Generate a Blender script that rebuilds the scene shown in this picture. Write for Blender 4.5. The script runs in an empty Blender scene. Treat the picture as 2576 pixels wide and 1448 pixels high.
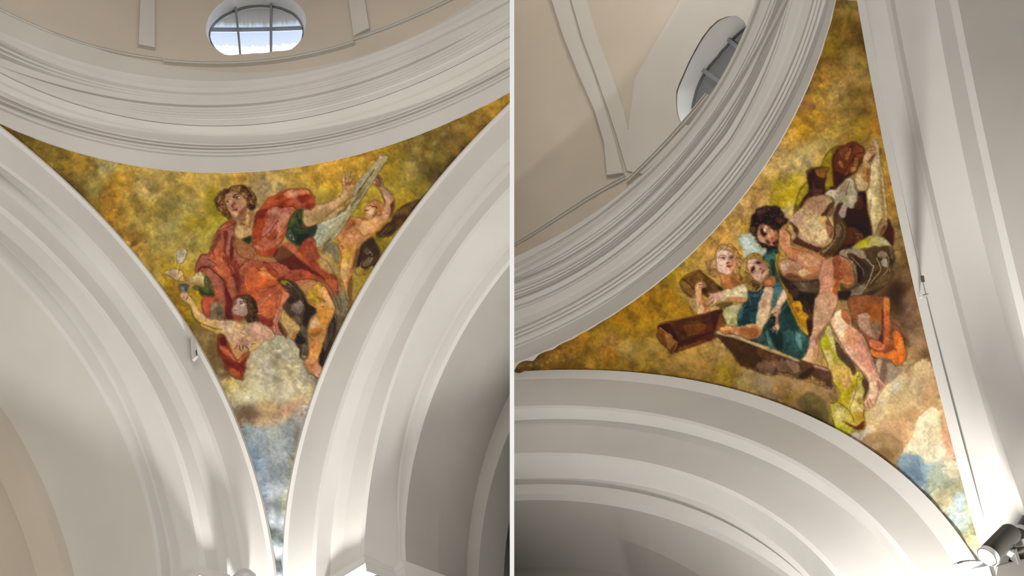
import bpy, bmesh, math, random
import numpy as np
from mathutils import Vector, Matrix
from mathutils.geometry import delaunay_2d_cdt

SC = bpy.context.scene
COL = SC.collection
random.seed(7)
RNG = np.random.RandomState(7)

# ---------------------------------------------------------------- camera, sky, exposure
F = 2200.0                     # focal length in pixels of the 2576 x 1448 frame
S = 5.0                        # metres per dome radius
RL = np.array([[0.585734011441374, -0.45465852283163555, -0.6709704132503546],
               [-0.781113691963246, -0.537565352080734, -0.31762382226442637],
               [-0.21628006858780027, 0.7101472522363738, -0.6700103074377175]])
CL = np.array([-0.24186385807902308, -0.3551479044452303, -1.8223969136511329])
RR = np.array([[0.9301469022794162, 0.15486357436295084, 0.33293244587383947],
               [0.2580040764683887, -0.9208025486191707, -0.2925005350117057],
               [0.2612673663236572, 0.35796639478025183, -0.8964370716912197]])
CR = np.array([0.825832503155096, 0.24781088796343734, -1.7503010475972285])
CAMW = np.array([0.0, 0.0, 1.6])
GAIN_L, GAIN_R = np.array([1.0, .97, .95]), np.array([.80, .77, .72])      # light falling on the two frescoes, used to mix the pigments

cam_d = bpy.data.cameras.new('camera')
cam = bpy.data.objects.new('camera', cam_d)
COL.objects.link(cam)
cam_d.sensor_width = 36.0
cam_d.lens = F / 2576.0 * 36.0
cam_d.clip_end = 200
_m = Matrix(((*RL[0], CAMW[0]), (*RL[1], CAMW[1]), (*RL[2], CAMW[2]), (0, 0, 0, 1)))
cam.matrix_world = _m
SC.camera = cam

SC.view_settings.view_transform = 'Standard'
SC.view_settings.look = 'None'
SC.view_settings.gamma = 1
SC.view_settings.use_curve_mapping = False
SC.view_settings.exposure = 0.28

world = bpy.data.worlds.new('sky')
SC.world = world
world.use_nodes = True
_bg = world.node_tree.nodes['Background']
_bg.inputs[0].default_value = (1.0, 0.965, 0.92, 1)
_bg.inputs[1].default_value = 1.95


def to_world(P, side):
    """dome coordinates (ring radius 1, ring centre at the origin) -> metres in the scene"""
    P = np.atleast_2d(P)
    if side == 'L':
        return (P - CL) * S + CAMW
    Q = RL @ RR.T
    return ((P - CR) @ Q.T) * S + CAMW


def lamp(name, kind, pos, aim, energy, size=0.2, color=(1, .96, .9), spot=2.4, blend=.6):
    d = bpy.data.lights.new(name, kind)
    d.energy = energy
    d.color = color
    if kind == 'AREA':
        d.size = size
    elif kind == 'SPOT':
        d.spot_size = spot; d.spot_blend = blend; d.shadow_soft_size = size
    else:
        d.shadow_soft_size = size
    o = bpy.data.objects.new(name, d)
    COL.objects.link(o)
    o.location = pos
    v = Vector(aim) - Vector(pos)
    o.rotation_euler = v.to_track_quat('-Z', 'Y').to_euler()
    return o


# ---------------------------------------------------------------- traced survey of the two bays
def PTS(s):
    return np.array([[float(v) for v in p.split(',')] for p in s.split()])

TL = {k: PTS(v) for k, v in dict(
    e0='1282,265 1242,300 1157,391 1065,495 990,604 944,674 926,700 880,788 853,846 816,922 786,1004 762,1074 745,1140 739,1159 724,1248 714,1341 712,1440',
    e2='1281,358 1187,449 1126,531 1066,610 1005,700 968,767 914,882 877,974 850,1065 828,1140 811,1199 794,1381 793,1440',
    e3='1281,482 1196,570 1148,635 1105,700 1065,791 1020,897 980,992 959,1060 938,1140 932,1172 921,1248 916,1398',
    e4='1281,610 1200,712 1117,837 1071,931 1038,1019 1020,1090 1010,1138 1003,1230 998,1301',
    e5='1281,652 1242,700 1187,782 1132,873 1078,995 1058,1060 1035,1140 1028,1167 1015,1248 1011,1313',
    e6='1281,992 1251,1060 1221,1140 1197,1234 1184,1328 1173,1440',
    e7='1280,1087 1243,1194 1216,1315 1203,1440',
    f0='5,326 85,388 152,446 225,510 274,567 334,640 386,700 426,752 474,828 517,904 562,992 596,1065 624,1135 648,1210 656,1234 675,1315 688,1440',
    f2='6,425 76,470 152,525 225,604 304,700 336,740 365,776 419,861 462,943 502,1028 550,1140 579,1234 598,1330 610,1440',
    f2b='6,446 61,488 122,537 182,598 243,671 304,745 350,815 389,882 426,943 456,1004 502,1104 530,1180 552,1250 567,1340 576,1440',
    f3='6,534 76,592 143,652 182,700 258,785 304,855 343,925 386,1004 438,1120 456,1162 474,1231 490,1301 501,1381 505,1430',
    f4='6,604 60,650 115,712 170,773 219,840 258,907 289,967 332,1060 364,1140 397,1226 410,1274 420,1352',
    f5='6,650 49,700 106,761 170,846 219,913 274,992 305,1060 338,1138 359,1210 386,1315 402,1376 407,1440',
    f6='43,1087 80,1154 115,1234 150,1315 174,1395 185,1440',
    f7='91,1087 134,1167 171,1242 198,1320 214,1440',
    g0='5,309 91,350 182,384 274,409 395,424 517,429 660,429 771,415 868,397 990,362 1096,324 1187,283 1281,231',
    g1='15,277 61,295 122,318 198,338 304,365 426,380 532,383 640,381 792,364 944,328 1035,298 1096,275 1281,184',
    g2='15,237 91,271 152,293 213,318 304,336 426,355 530,361 660,359 792,342 914,310 1066,264 1281,149',
    g3='5,179 91,225 182,258 274,283 395,304 517,312 640,307 792,289 944,246 1096,185 1281,88',
    g4='5,171 46,185 91,203 137,221 167,230 228,239 330,253 426,264 547,268 660,263 792,240 914,210 1035,164 1157,103 1281,24',
    g5='5,106 76,141 137,169 198,191 258,206 330,218 426,231 547,236 640,231 792,207 914,173 1066,112 1187,55 1281,6',
    g6='14,94 61,112 167,144 228,166 304,184 426,204 547,210 640,207 792,182 914,146 1035,100 1217,6',
    g7='6,24 91,70 182,100 274,128 407,149'
).items()}
TR = {k: PTS(v) for k, v in dict(
    e0='2173,5 2190,100 2205,207 2226,313 2246,400 2270,510 2298,635 2320,731 2333,800 2353,880 2380,993 2398,1060 2425,1173 2447,1248 2468,1315 2481,1357',
    e2='2250,5 2281,152 2308,258 2320,400 2356,510 2386,635 2414,731 2427,800 2441,855 2469,962 2503,1060 2538,1167 2570,1258',
    e4='2351,5 2372,122 2402,274 2425,400 2452,519 2477,629 2507,731 2525,800 2535,824 2568,940',
    e5='2390,5 2417,152 2445,274 2469,400 2496,524 2524,635 2563,800',
    f0='1292,944 1390,937 1501,938 1611,946 1750,966 1832,985 1940,1015 2045,1060 2146,1111 2224,1159 2291,1215 2345,1269 2398,1336 2455,1411',
    f2='1292,1025 1418,1022 1529,1028 1639,1044 1750,1068 1860,1098 1940,1131 2023,1178 2104,1234 2184,1309 2251,1376 2305,1440',
    f2b='1292,1058 1418,1053 1529,1057 1639,1072 1750,1098 1845,1128 1940,1165 2023,1207 2104,1264 2180,1330',
    f3='1292,1143 1441,1144 1548,1156 1682,1178 1762,1202 1843,1242 1940,1296 1970,1323 2023,1363 2077,1414 2104,1440',
    f4='1292,1205 1414,1202 1521,1206 1628,1226 1735,1253 1843,1298 1930,1352 1970,1382 2031,1440',
    f5='1292,1248 1441,1249 1521,1256 1628,1280 1735,1312 1843,1363 1930,1410 1970,1440',
    f6='1292,1430 1441,1428 1548,1438',
    g0='2100,5 2086,76 2068,134 2038,210 2016,258 1977,331 1916,426 1888,467 1842,531 1766,613 1706,670 1639,722 1554,783 1459,840 1446,847 1363,886 1292,916',
    g1='2070,8 2050,122 2001,207 1916,356 1850,455 1766,558 1675,640 1584,707 1493,765 1371,825 1292,863',
    g3='1803,400 1721,488 1630,579 1523,664 1402,731 1294,777',
    g4='1986,5 1946,76 1906,152 1842,258 1772,359 1742,400 1675,473 1599,543 1523,607 1432,664 1341,704 1294,725',
    g5='1930,5 1888,106 1827,225 1751,337 1699,400 1614,488 1523,561 1432,619 1341,673 1294,698',
    g6='1906,5 1857,128 1812,213 1736,319 1666,400 1584,476 1493,543 1402,600 1294,652',
    g7='1576,449 1493,494 1402,552 1294,622'
).items()}


class Bay:
    def __init__(self, side, T, Rm, C, a, b, hx, hy, rx, ry):
        self.side, self.T, self.R, self.C = side, T, Rm, C
        self.a, self.b, self.hx, self.hy, self.rx, self.ry = a, b, hx, hy, rx, ry
        self.hs = (hx + hy) / 2
        self.Rs = math.sqrt(1 + self.hs ** 2)

    def rays(self, px):
        px = np.atleast_2d(px)
        return np.stack([(px[:, 0] - 1288) / F, -(px[:, 1] - 724) / F, -np.ones(len(px))], 1) @ self.R.T

    def plane(self, px, ax, c):
        d = self.rays(px)
        t = (c - self.C[ax]) / d[:, ax]
        return self.C + t[:, None] * d

    def pix(self, P):
        """dome coordinates -> photograph pixels"""
        q = (np.atleast_2d(P) - self.C) @ self.R
        return np.stack([1288 + F * q[:, 0] / -q[:, 2], 724 - F * q[:, 1] / -q[:, 2]], 1)

    def sphere(self, px):
        d = self.rays(px)
        d /= np.linalg.norm(d, axis=1)[:, None]
        o = self.C - np.array([0, 0, self.hs])
        bq = d @ o
        cq = o @ o - self.Rs ** 2
        t = -bq + np.sqrt(np.maximum(bq * bq - cq, 0))
        return self.C + t[:, None] * d

    def rev(self, px, rfun, tmax=6.0):
        """first hit of a surface of revolution r = rfun(z) seen from inside"""
        d = self.rays(px)
        out = []
        for v in d:
            lo = 0.4
            ts = np.linspace(0.4, tmax, 900)
            P = self.C + ts[:, None] * v
            g = np.hypot(P[:, 0], P[:, 1]) - rfun(P[:, 2])
            k = np.where((g[1:] > 0) & (g[:-1] <= 0) & (P[1:, 2] > 0.2))[0]
            if len(k) == 0:
                out.append(P[-1]); continue
            k = k[0]
            f = -g[k] / (g[k + 1] - g[k])
            out.append(P[k] + f * (P[k + 1] - P[k]))
        return np.array(out)

    # arch edge: radius as a low order polynomial of the angle from the crown
    def arch(self, key, ax, c, deg=3, T=None):
        px = self.T[key] if T is None else T
        P = self.plane(px, ax, c)
        o = 1 - ax
        h = self.hx if ax == 0 else self.hy
        ph = np.arctan2(P[:, o], P[:, 2] - h)
        r = np.hypot(P[:, o], P[:, 2] - h)
        deg = min(deg, max(1, len(px) // 3))
        co = np.polyfit(ph, r, deg)
        lo, hi = ph.min(), ph.max()

        def fn(x):
            xc = np.clip(x, lo - .04, hi + .04)
            return np.polyval(co, xc)
        fn.mean = r.mean(); fn.lo, fn.hi = lo, hi
        return fn

    def arch_pt(self, ax, c, r, ph):
        o = 1 - ax
        h = self.hx if ax == 0 else self.hy
        P = np.zeros((len(ph), 3))
        P[:, ax] = c
        q = np.clip(ph, -math.pi / 2, math.pi / 2)          # below the springing line the arch runs down as a pier
        P[:, o] = r * np.sin(q)
        P[:, 2] = h + r * np.cos(q) - np.maximum(np.abs(ph) - math.pi / 2, 0)
        return P

    def solve_depth(self, key, ax, c0, fprev, lo=0.0, hi=1.6):
        best = (9, c0)
        for c in np.linspace(c0 + lo, c0 + hi, 161):
            fn = self.arch(key, ax, c)
            a, b = max(fn.lo, fprev.lo), min(fn.hi, fprev.hi)
            if b <= a: a, b = fn.lo, fn.hi
            x = np.linspace(a, b, 12)
            e = abs((fn(x) - fprev(x)).mean())
            if e < best[0]: best = (e, c)
        return best[1]

    def ring(self, key, z, deg=3):
        P = self.plane(self.T[key], 2, z)
        th = np.arctan2(P[:, 1], P[:, 0])
        r = np.hypot(P[:, 0], P[:, 1])
        co = np.polyfit(th, r, deg)
        lo, hi = th.min(), th.max()

        def fn(x):
            xc = np.clip(x, lo - .05, hi + .05)
            return np.polyval(co, xc)
        fn.lo, fn.hi, fn.mean = lo, hi, r.mean()
        return fn


BL = Bay('L', TL, RL, CL, 1.0210873802715263, 0.9700634498605906, -1.005215123899271, -0.9821720286474078, 0.9854270313047961, 1.0055437814954202)
BR = Bay('R', TR, RR, CR, 0.963237027252091, 1.0320319556621895, -1.047542727462029, -0.9643589646379644, 1.0527324529016797, 0.9820185749272311)

# ---------------------------------------------------------------- materials
def nodes(name):
    m = bpy.data.materials.new(name)
    m.use_nodes = True
    nt = m.node_tree
    return m, nt, nt.nodes['Principled BSDF']


def plaster(name, c1, c2, scale=.7, rough=.85, bump=.06):
    m, nt, b = nodes(name)
    tc = nt.nodes.new('ShaderNodeTexCoord')
    n = nt.nodes.new('ShaderNodeTexNoise'); n.inputs['Scale'].default_value = scale; n.inputs['Detail'].default_value = 5
    r = nt.nodes.new('ShaderNodeValToRGB')
    r.color_ramp.elements[0].position = .35; r.color_ramp.elements[0].color = (*c1, 1)
    r.color_ramp.elements[1].position = .65; r.color_ramp.elements[1].color = (*c2, 1)
    nt.links.new(tc.outputs['Object'], n.inputs['Vector'])
    nt.links.new(n.outputs['Fac'], r.inputs['Fac'])
    nt.links.new(r.outputs['Color'], b.inputs['Base Color'])
    n2 = nt.nodes.new('ShaderNodeTexNoise'); n2.inputs['Scale'].default_value = 9; n2.inputs['Detail'].default_value = 6
    bp = nt.nodes.new('ShaderNodeBump'); bp.inputs['Strength'].default_value = bump; bp.inputs['Distance'].default_value = .02
    nt.links.new(tc.outputs['Object'], n2.inputs['Vector'])
    nt.links.new(n2.outputs['Fac'], bp.inputs['Height'])
    nt.links.new(bp.outputs['Normal'], b.inputs['Normal'])
    b.inputs['Roughness'].default_value = rough
    b.inputs['Specular IOR Level'].default_value = .25
    return m


def plain(name, c, rough=.5, metal=0, emit=0, ecol=None):
    m, nt, b = nodes(name)
    tc = nt.nodes.new('ShaderNodeTexCoord')
    n = nt.nodes.new('ShaderNodeTexNoise'); n.inputs['Scale'].default_value = 12
    mx = nt.nodes.new('ShaderNodeMix'); mx.data_type = 'RGBA'
    mx.inputs[6].default_value = (*[v * .92 for v in c], 1); mx.inputs[7].default_value = (*c, 1)
    nt.links.new(tc.outputs['Object'], n.inputs['Vector'])
    nt.links.new(n.outputs['Fac'], mx.inputs[0])
    nt.links.new(mx.outputs[2], b.inputs['Base Color'])
    b.inputs['Roughness'].default_value = rough
    b.inputs['Metallic'].default_value = metal
    if emit:
        b.inputs['Emission Color'].default_value = (*(ecol or c), 1)
        b.inputs['Emission Strength'].default_value = emit
    return m


M_WHITE = plaster('white_plaster', (.50, .484, .455), (.55, .534, .505))
M_DRUM = plaster('beige_plaster', (.48, .42, .35), (.53, .465, .39))
M_STRIP = plaster('grey_plaster', (.50, .48, .44), (.54, .52, .48))
M_VAULT = plaster('vault_plaster', (.50, .48, .44), (.55, .53, .485))
M_VAULT_SHADE = plaster('vault_plaster_shade', (.34, .32, .29), (.39, .37, .335))  # vault plaster again, shade of the deep barrels put into its colour
M_REVEAL = plaster('window_reveal_plaster', (.80, .80, .79), (.86, .86, .85))
M_DARK = plain('dark_metal', (.055, .05, .045), .45, .3)
M_BAR = plain('grey_window_metal', (.23, .24, .26), .5, .2)
M_CAP = plain('white_enamel', (.9, .9, .88), .4)
M_LENS = plain('lamp_lens', (1, 1, 1), .3, 0, 9.0, (1, .97, .93))
M_LID = plain('grey_lid_metal', (.2, .195, .19), .5, .2)


# ---------------------------------------------------------------- mesh helpers
def put(name, V, Fc, mat, parent=None, smooth=False, label=None, cat=None, kind=None, group=None):
    V = np.asarray(V, float)
    me = bpy.data.meshes.new(name)
    me.from_pydata(V.tolist(), [], [tuple(int(i) for i in f) for f in Fc])
    me.materials.append(mat)
    if smooth:
        me.polygons.foreach_set('use_smooth', [True] * len(me.polygons))
    me.update()
    o = bpy.data.objects.new(name, me)
    COL.objects.link(o)
    if parent is not None: o.parent = parent
    if label: o['label'] = label
    if cat: o['category'] = cat
    if kind: o['kind'] = kind
    if group: o['group'] = group
    return o


def side_sign(side):
    return -1 if side == 'L' else 1


def clip(o, side, gap=.0075):
    """cut a bay's masonry where the partition between the two bays stands"""
    right = Vector(RL[:, 0])
    s = side_sign(side)
    bm = bmesh.new(); bm.from_mesh(o.data)
    inv = o.matrix_world.inverted()
    co = inv @ (Vector(CAMW) + right * (s * gap))
    bmesh.ops.bisect_plane(bm, geom=bm.verts[:] + bm.edges[:] + bm.faces[:], plane_co=co, plane_no=right * s,
                           clear_inner=True, clear_outer=False)
    bm.to_mesh(o.data); bm.free()
    return o


def flip_to(o, centre):
    """turn the faces so that they look at centre"""
    bm = bmesh.new(); bm.from_mesh(o.data)
    c = Vector(centre)
    for f in bm.faces:
        if f.normal.dot(c - f.calc_center_median()) < 0: f.normal_flip()
    bm.to_mesh(o.data); bm.free()


def loft(name, bay, rows, mat, **kw):
    """rows: list of (n,3) arrays in dome coordinates, hard edges between the strips"""
    V, Fc = [], []
    n = len(rows[0])
    for i in range(len(rows) - 1):
        b = len(V)
        V += to_world(rows[i], bay.side).tolist(); V += to_world(rows[i + 1], bay.side).tolist()
        for j in range(n - 1):
            Fc.append((b + j, b + j + 1, b + n + j + 1, b + n + j))
    o = put(name, V, Fc, mat, smooth=True, **kw)
    clip(o, bay.side)
    flip_to(o, to_world(np.array([0, 0, -1.0]), bay.side)[0])
    return o


# ---------------------------------------------------------------- arches
def arch_profile(bay, ax, steps, n=150, lo=-.75, hi=1.66):
    """steps: (edge key or None, depth mode, radius shift, depth shift)"""
    ph = np.linspace(lo, hi, n)
    return ph


def soften(A, B, t):
    return A + (B - A) * t


def build_arch(bay, ax, spec, fillet, names, hi=2.9):
    ph = np.concatenate([-np.linspace(math.pi / 2 + .05, hi, 6)[::-1], np.linspace(-math.pi / 2, 0, 40), np.linspace(0, math.pi / 2, 130)[1:], np.linspace(math.pi / 2 + .05, hi, 12)])
    c = bay.a if ax == 0 else bay.b
    R = {}
    D = {}
    prev = None
    for key, mode in spec:
        if mode == 'soffit':
            c = max(c + .03, bay.solve_depth(key, ax, c, prev))
        elif isinstance(mode, float):
            c = c + mode
        fn = bay.arch(key, ax, c)
        R[key], D[key] = fn(ph), c
        prev = fn
    P = lambda r, d: bay.arch_pt(ax, d, r, ph)
    return ph, R, D, P


objs = {}

# left bay, right hand arch (plane x = a)
def left_bay():
    b = BL
    e = [k + 'x' for k in ()]
    # --- arch e
    ph, R, D, P = build_arch(b, 0, [('e0', 'same'), ('e2', 'same'), ('e3', .04), ('e4', 'soffit'), ('e5', 'same'), ('e6', 'soffit'), ('e7', 'same')], .012, None)
    d0, d1, d2, d3 = D['e0'], D['e3'], D['e4'], D['e6']
    r2b = R['e2'] - .004
    rows = [P(R['e0'] - .03, d0 + .02), P(R['e0'], d0 - .004), P(R['e0'] - .010, d0 - .007), P(R['e0'] - .016, d0),
            P(R['e2'] + .01, d0), P(R['e2'], d0 + .003), P(r2b, d1),
            P(soften(r2b, R['e3'], .35), d1 + .004), P(R['e3'] + .008, d1), P(R['e3'], d1 + .004),
            P(R['e4'], d2)]
    # the soffit continues as the inner order
    loft('trim_1', b, rows[:7], M_WHITE, kind='structure', label='outer white archivolt band right of the seated saint fresco')
    loft('trim_2', b, rows[6:], M_WHITE, kind='structure', label='second stepped archivolt band and soffit of the right arch in the left picture')
    loft('trim_3', b, [P(R['e4'], d2), P(soften(R['e4'], R['e5'], .2), d2 + .002), P(R['e5'], d2), P(R['e5'] - .003, d2 + .01)], M_WHITE, kind='structure', label='thin inner fascia of the right arch in the left picture')
    r6 = R['e5'] - .003
    loft('wall_right_vault', b, [P(r6, d2 + .01), P(r6 + .002, (d2 + d3) / 2), P(R['e6'], d3)], M_VAULT_SHADE, kind='structure')
    loft('trim_4', b, [P(R['e6'], d3), P(R['e7'], d3), P(R['e7'], d3 + .1), P(R['e7'] + .03, d3 + .1), P(R['e7'] + .03, d3 + .9)], M_VAULT_SHADE, kind='structure', label='far transverse arch inside the right vault of the left picture')
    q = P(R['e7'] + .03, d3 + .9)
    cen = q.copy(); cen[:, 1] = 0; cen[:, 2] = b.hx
    loft('wall_right_end', b, [q, cen], M_VAULT_SHADE, kind='structure')
    arches = [(b, 0, ph, R, D)]
    # --- arch f
    ph, R, D, P = build_arch(b, 1, [('f0', 'same'), ('f2', 'same'), ('f2b', 'soffit'), ('f3', 'same'), ('f4', 'soffit'), ('f5', 'same'), ('f6', 'soffit'), ('f7', 'same')], .012, None)
    d0, d1, d2, d3 = D['f0'], D['f3'], D['f4'], D['f6']
    rows = [P(R['f0'] - .03, d0 + .02), P(R['f0'], d0 - .004), P(R['f0'] - .010, d0 - .007), P(R['f0'] - .016, d0),
            P(R['f2'] + .01, d0), P(R['f2'], d0 + .003), P(R['f2b'], d1),
            P(soften(R['f2b'], R['f3'], .35), d1 + .004), P(R['f3'] + .012, d1), P(R['f3'], d1 + .005),
            P(R['f4'], d2)]
    loft('trim_5', b, rows[:7], M_WHITE, kind='structure', label='outer white archivolt band left of the seated saint fresco')
    loft('trim_6', b, rows[6:], M_WHITE, kind='structure', label='second stepped archivolt band and soffit of the left arch in the left picture')
    loft('trim_7', b, [P(R['f4'], d2), P(soften(R['f4'], R['f5'], .2), d2 + .002), P(R['f5'], d2), P(R['f5'] - .002, d2 + .01)], M_WHITE, kind='structure', label='thin inner fascia of the left arch in the left picture')
    loft('wall_left_vault', b, [P(R['f5'] - .002, d2 + .01), P(soften(R['f5'], R['f6'], .5), (d2 + d3) / 2), P(R['f6'], d3)], M_VAULT, kind='structure')
    loft('trim_8', b, [P(R['f6'], d3), P(R['f6'] - .02, d3 + .005), P(R['f6'] - .02, d3 + .09), P(R['f6'] + .01, d3 + .1), P(R['f6'] + .01, d3 + 1.0)], M_DRUM, kind='structure', label='far transverse arch inside the left vault of the left picture')
    q = P(R['f6'] + .01, d3 + 1.0)
    cen = q.copy(); cen[:, 0] = 0; cen[:, 2] = b.hy
    loft('wall_left_end', b, [q, cen], M_DRUM, kind='structure')
    arches.append((b, 1, ph, R, D))
    return arches


def right_bay():
    b = BR
    ph, R, D, P = build_arch(b, 0, [('e0', 'same'), ('e2', .04), ('e4', 'soffit'), ('e5', 'same')], .012, None)
    d0, d1, d2 = D['e0'], D['e2'], D['e4']
    w = R['e0'] - R['e2']
    rows = [P(R['e0'] - .03, d0 + .02), P(R['e0'], d0 - .006), P(R['e0'] - .030, d0 - .012), P(R['e0'] - .040, d0),
            P(R['e0'] - w * .52, d0), P(R['e0'] - w * .60, d1 - .01), P(R['e2'] + .02, d1 - .004), P(R['e2'], d1), P(R['e4'], d2)]
    loft('trim_9', b, rows, M_WHITE, kind='structure', label='bright white archivolt band right of the entombment fresco')
    loft('trim_10', b, [P(R['e4'], d2), P(soften(R['e4'], R['e5'], .5), d2 + .012), P(R['e5'], d2), P(R['e5'], d2 + .01)], M_WHITE, kind='structure', label='inner fascia of the right hand arch in the right picture')
    r = R['e5']
    loft('wall_far_right_vault', b, [P(r, d2 + .01), P(r, d2 + 1.3)], M_VAULT_SHADE, kind='structure')
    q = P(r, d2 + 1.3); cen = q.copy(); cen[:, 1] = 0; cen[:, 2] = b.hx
    loft('wall_far_right_end', b, [q, cen], M_VAULT_SHADE, kind='structure')
    arches = [(b, 0, ph, R, D)]
    ph, R, D, P = build_arch(b, 1, [('f0', 'same'), ('f2', 'same'), ('f2b', 'soffit'), ('f3', 'same'), ('f4', 'soffit'), ('f5', 'same'), ('f6', 'soffit')], .012, None)
    d0, d1, d2, d3 = D['f0'], D['f3'], D['f4'], D['f6']
    rows = [P(R['f0'] - .03, d0 + .02), P(R['f0'], d0 - .004), P(R['f0'] - .003, d0 - .010), P(R['f0'] - .026, d0),
            P(R['f2'] + .006, d0), P(R['f2'], d0 + .003), P(R['f2b'], d1),
            P(R['f3'] + .006, d1), P(R['f3'], d1 + .004), P(R['f4'], d2)]
    loft('trim_11', b, rows[:7], M_WHITE, kind='structure', label='outer white archivolt band below the entombment fresco')
    loft('trim_12', b, rows[6:], M_WHITE, kind='structure', label='second stepped band and soffit of the lower arch in the right picture')
    loft('trim_13', b, [P(R['f4'], d2), P(soften(R['f4'], R['f5'], .45), d2 + .004), P(soften(R['f4'], R['f5'], .5), d2 - .006), P(R['f5'], d2 - .004), P(R['f5'], d2 + .01)], M_WHITE, kind='structure', label='thin inner fascia of the lower arch in the right picture')
    loft('wall_lower_vault', b, [P(R['f5'], d2 + .01), P(soften(R['f5'], R['f6'], .5), (d2 + d3) / 2), P(R['f6'], d3)], M_VAULT_SHADE, kind='structure')
    loft('wall_lower_end', b, [P(R['f6'], d3), P(R['f6'] - .03, d3), P(R['f6'] - .03, d3 + 1), P(R['f6'] * 0, d3 + 1)], M_VAULT_SHADE, kind='structure')
    arches.append((b, 1, ph, R, D))
    return arches


# ---------------------------------------------------------------- ring cornice and drum
def ring_rows(b, zs, th):
    rr = {}
    for k, z in zs.items():
        if k in b.T and z is not None:
            rr[k] = (b.ring(k, z)(th), z)
    return rr


def circle_row(r, z, th):
    r = r * np.ones_like(th)
    return np.stack([r * np.cos(th), r * np.sin(th), z * np.ones_like(th)], 1)


def cornice(b, th, zs, dr):
    q = ring_rows(b, zs, th)
    if 'g2' not in q:
        r1, r3 = q['g1'][0], q['g3'][0]
        q['g2'] = (r1 - .02, q['g1'][1] + .025)
    C = lambda r, z: circle_row(r, z, th)
    def mix(a, c, t, dr=0., dz=0.):
        ra, za = q[a]; rc, zc = q[c]
        return C(ra + (rc - ra) * t - dr, za + (zc - za) * t + dz)
    def Q(a, c, tr, tz, dr=0.):
        """between two surveyed edges, radius and height run separately: risers stand, soffits lie"""
        ra, za = q[a]; rc, zc = q[c]
        return C(ra + (rc - ra) * tr - dr, za + (zc - za) * tz)
    def stair(a, c, n, t0=0., t1=1., lip=0.):
        out = []
        for k in range(n):
            u, v = t0 + (t1 - t0) * k / n, t0 + (t1 - t0) * (k + 1) / n
            out += [Q(a, c, u, u, lip), Q(a, c, u, u + (v - u) * .85, lip), Q(a, c, v, v, lip * .2)]
        return out
    L = b.side == 'L'; w = 'left' if L else 'right'
    rows = [C(q['g0'][0] + .02, .004), C(q['g0'][0] - .002, -.001), Q('g0', 'g1', .02, .06), Q('g0', 'g1', .6, .80), Q('g0', 'g1', .55, .82, .004), Q('g0', 'g1', .62, .92, .004), Q('g0', 'g1', .75, .94, .008), Q('g0', 'g1', .9, 1, .008)]
    loft('trim_14' if L else 'trim_20', b, rows, M_WHITE, kind='structure', label='plain lowest band of the dome ring, touching the top of the %s fresco' % w)
    rows = [Q('g0', 'g1', .9, 1, .008)] + stair('g1', 'g2', 3, 0, 1, .006) + [Q('g2', 'g3', .02, .03, -.003), Q('g2', 'g3', .45, .55, -.003), Q('g2', 'g3', .5, .58, .001), Q('g2', 'g3', .9, .9, .001), Q('g2', 'g3', 1, .95, -.012)]
    loft('trim_15' if L else 'trim_21', b, rows, M_STRIP, kind='structure', label='fine beaded lines and broad frieze in the middle of the %s dome ring' % w)
    rows = [Q('g2', 'g3', 1, .95, -.012), Q('g3', 'g4', 0, 0), Q('g3', 'g4', 0, .2, .002), Q('g3', 'g4', .3, .24, .004)] + stair('g3', 'g4', 4, .34, .97, .001) + [Q('g3', 'g4', 1., .97, -.002), Q('g3', 'g4', 1, 1)]
    loft('trim_16' if L else 'trim_22', b, rows, M_WHITE, kind='structure', label='dark stepped bed mouldings below the bright lip of the %s dome ring' % w)
    rows = [Q('g3', 'g4', 1, 1), Q('g4', 'g5', 0, .02, .006), Q('g4', 'g5', .02, .24, .006), Q('g4', 'g5', .22, .27), Q('g4', 'g5', .3, .55), Q('g4', 'g5', .6, .60), Q('g4', 'g5', .62, .74), Q('g4', 'g5', .8, .76), Q('g4', 'g5', .82, .90), Q('g4', 'g5', 1.02, .93),
            Q('g4', 'g5', 1., 1., .006), Q('g5', 'g6', .05, .30, .008), Q('g5', 'g6', .32, .40, .006), Q('g5', 'g6', .55, .50), Q('g5', 'g6', .70, .80), Q('g5', 'g6', .92, .84, .002), Q('g5', 'g6', 1, 1, .006), Q('g5', 'g6', 1.0, 1.04, -.01)]
    loft('trim_17' if L else 'trim_23', b, rows, M_WHITE, kind='structure', label='bright projecting upper cornice of the %s dome ring' % w)
    r6, z6 = q['g6']
    loft('trim_18' if b.side == 'L' else 'trim_24', b, [C(r6 + .01, z6 + .002), C(dr(th) - .004, z6 + .012), C(dr(th) - .004, zs['g7'])], M_STRIP, kind='structure', label='plain drum plinth above the %s cornice' % ('left' if b.side == 'L' else 'right'))
    return q


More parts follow.
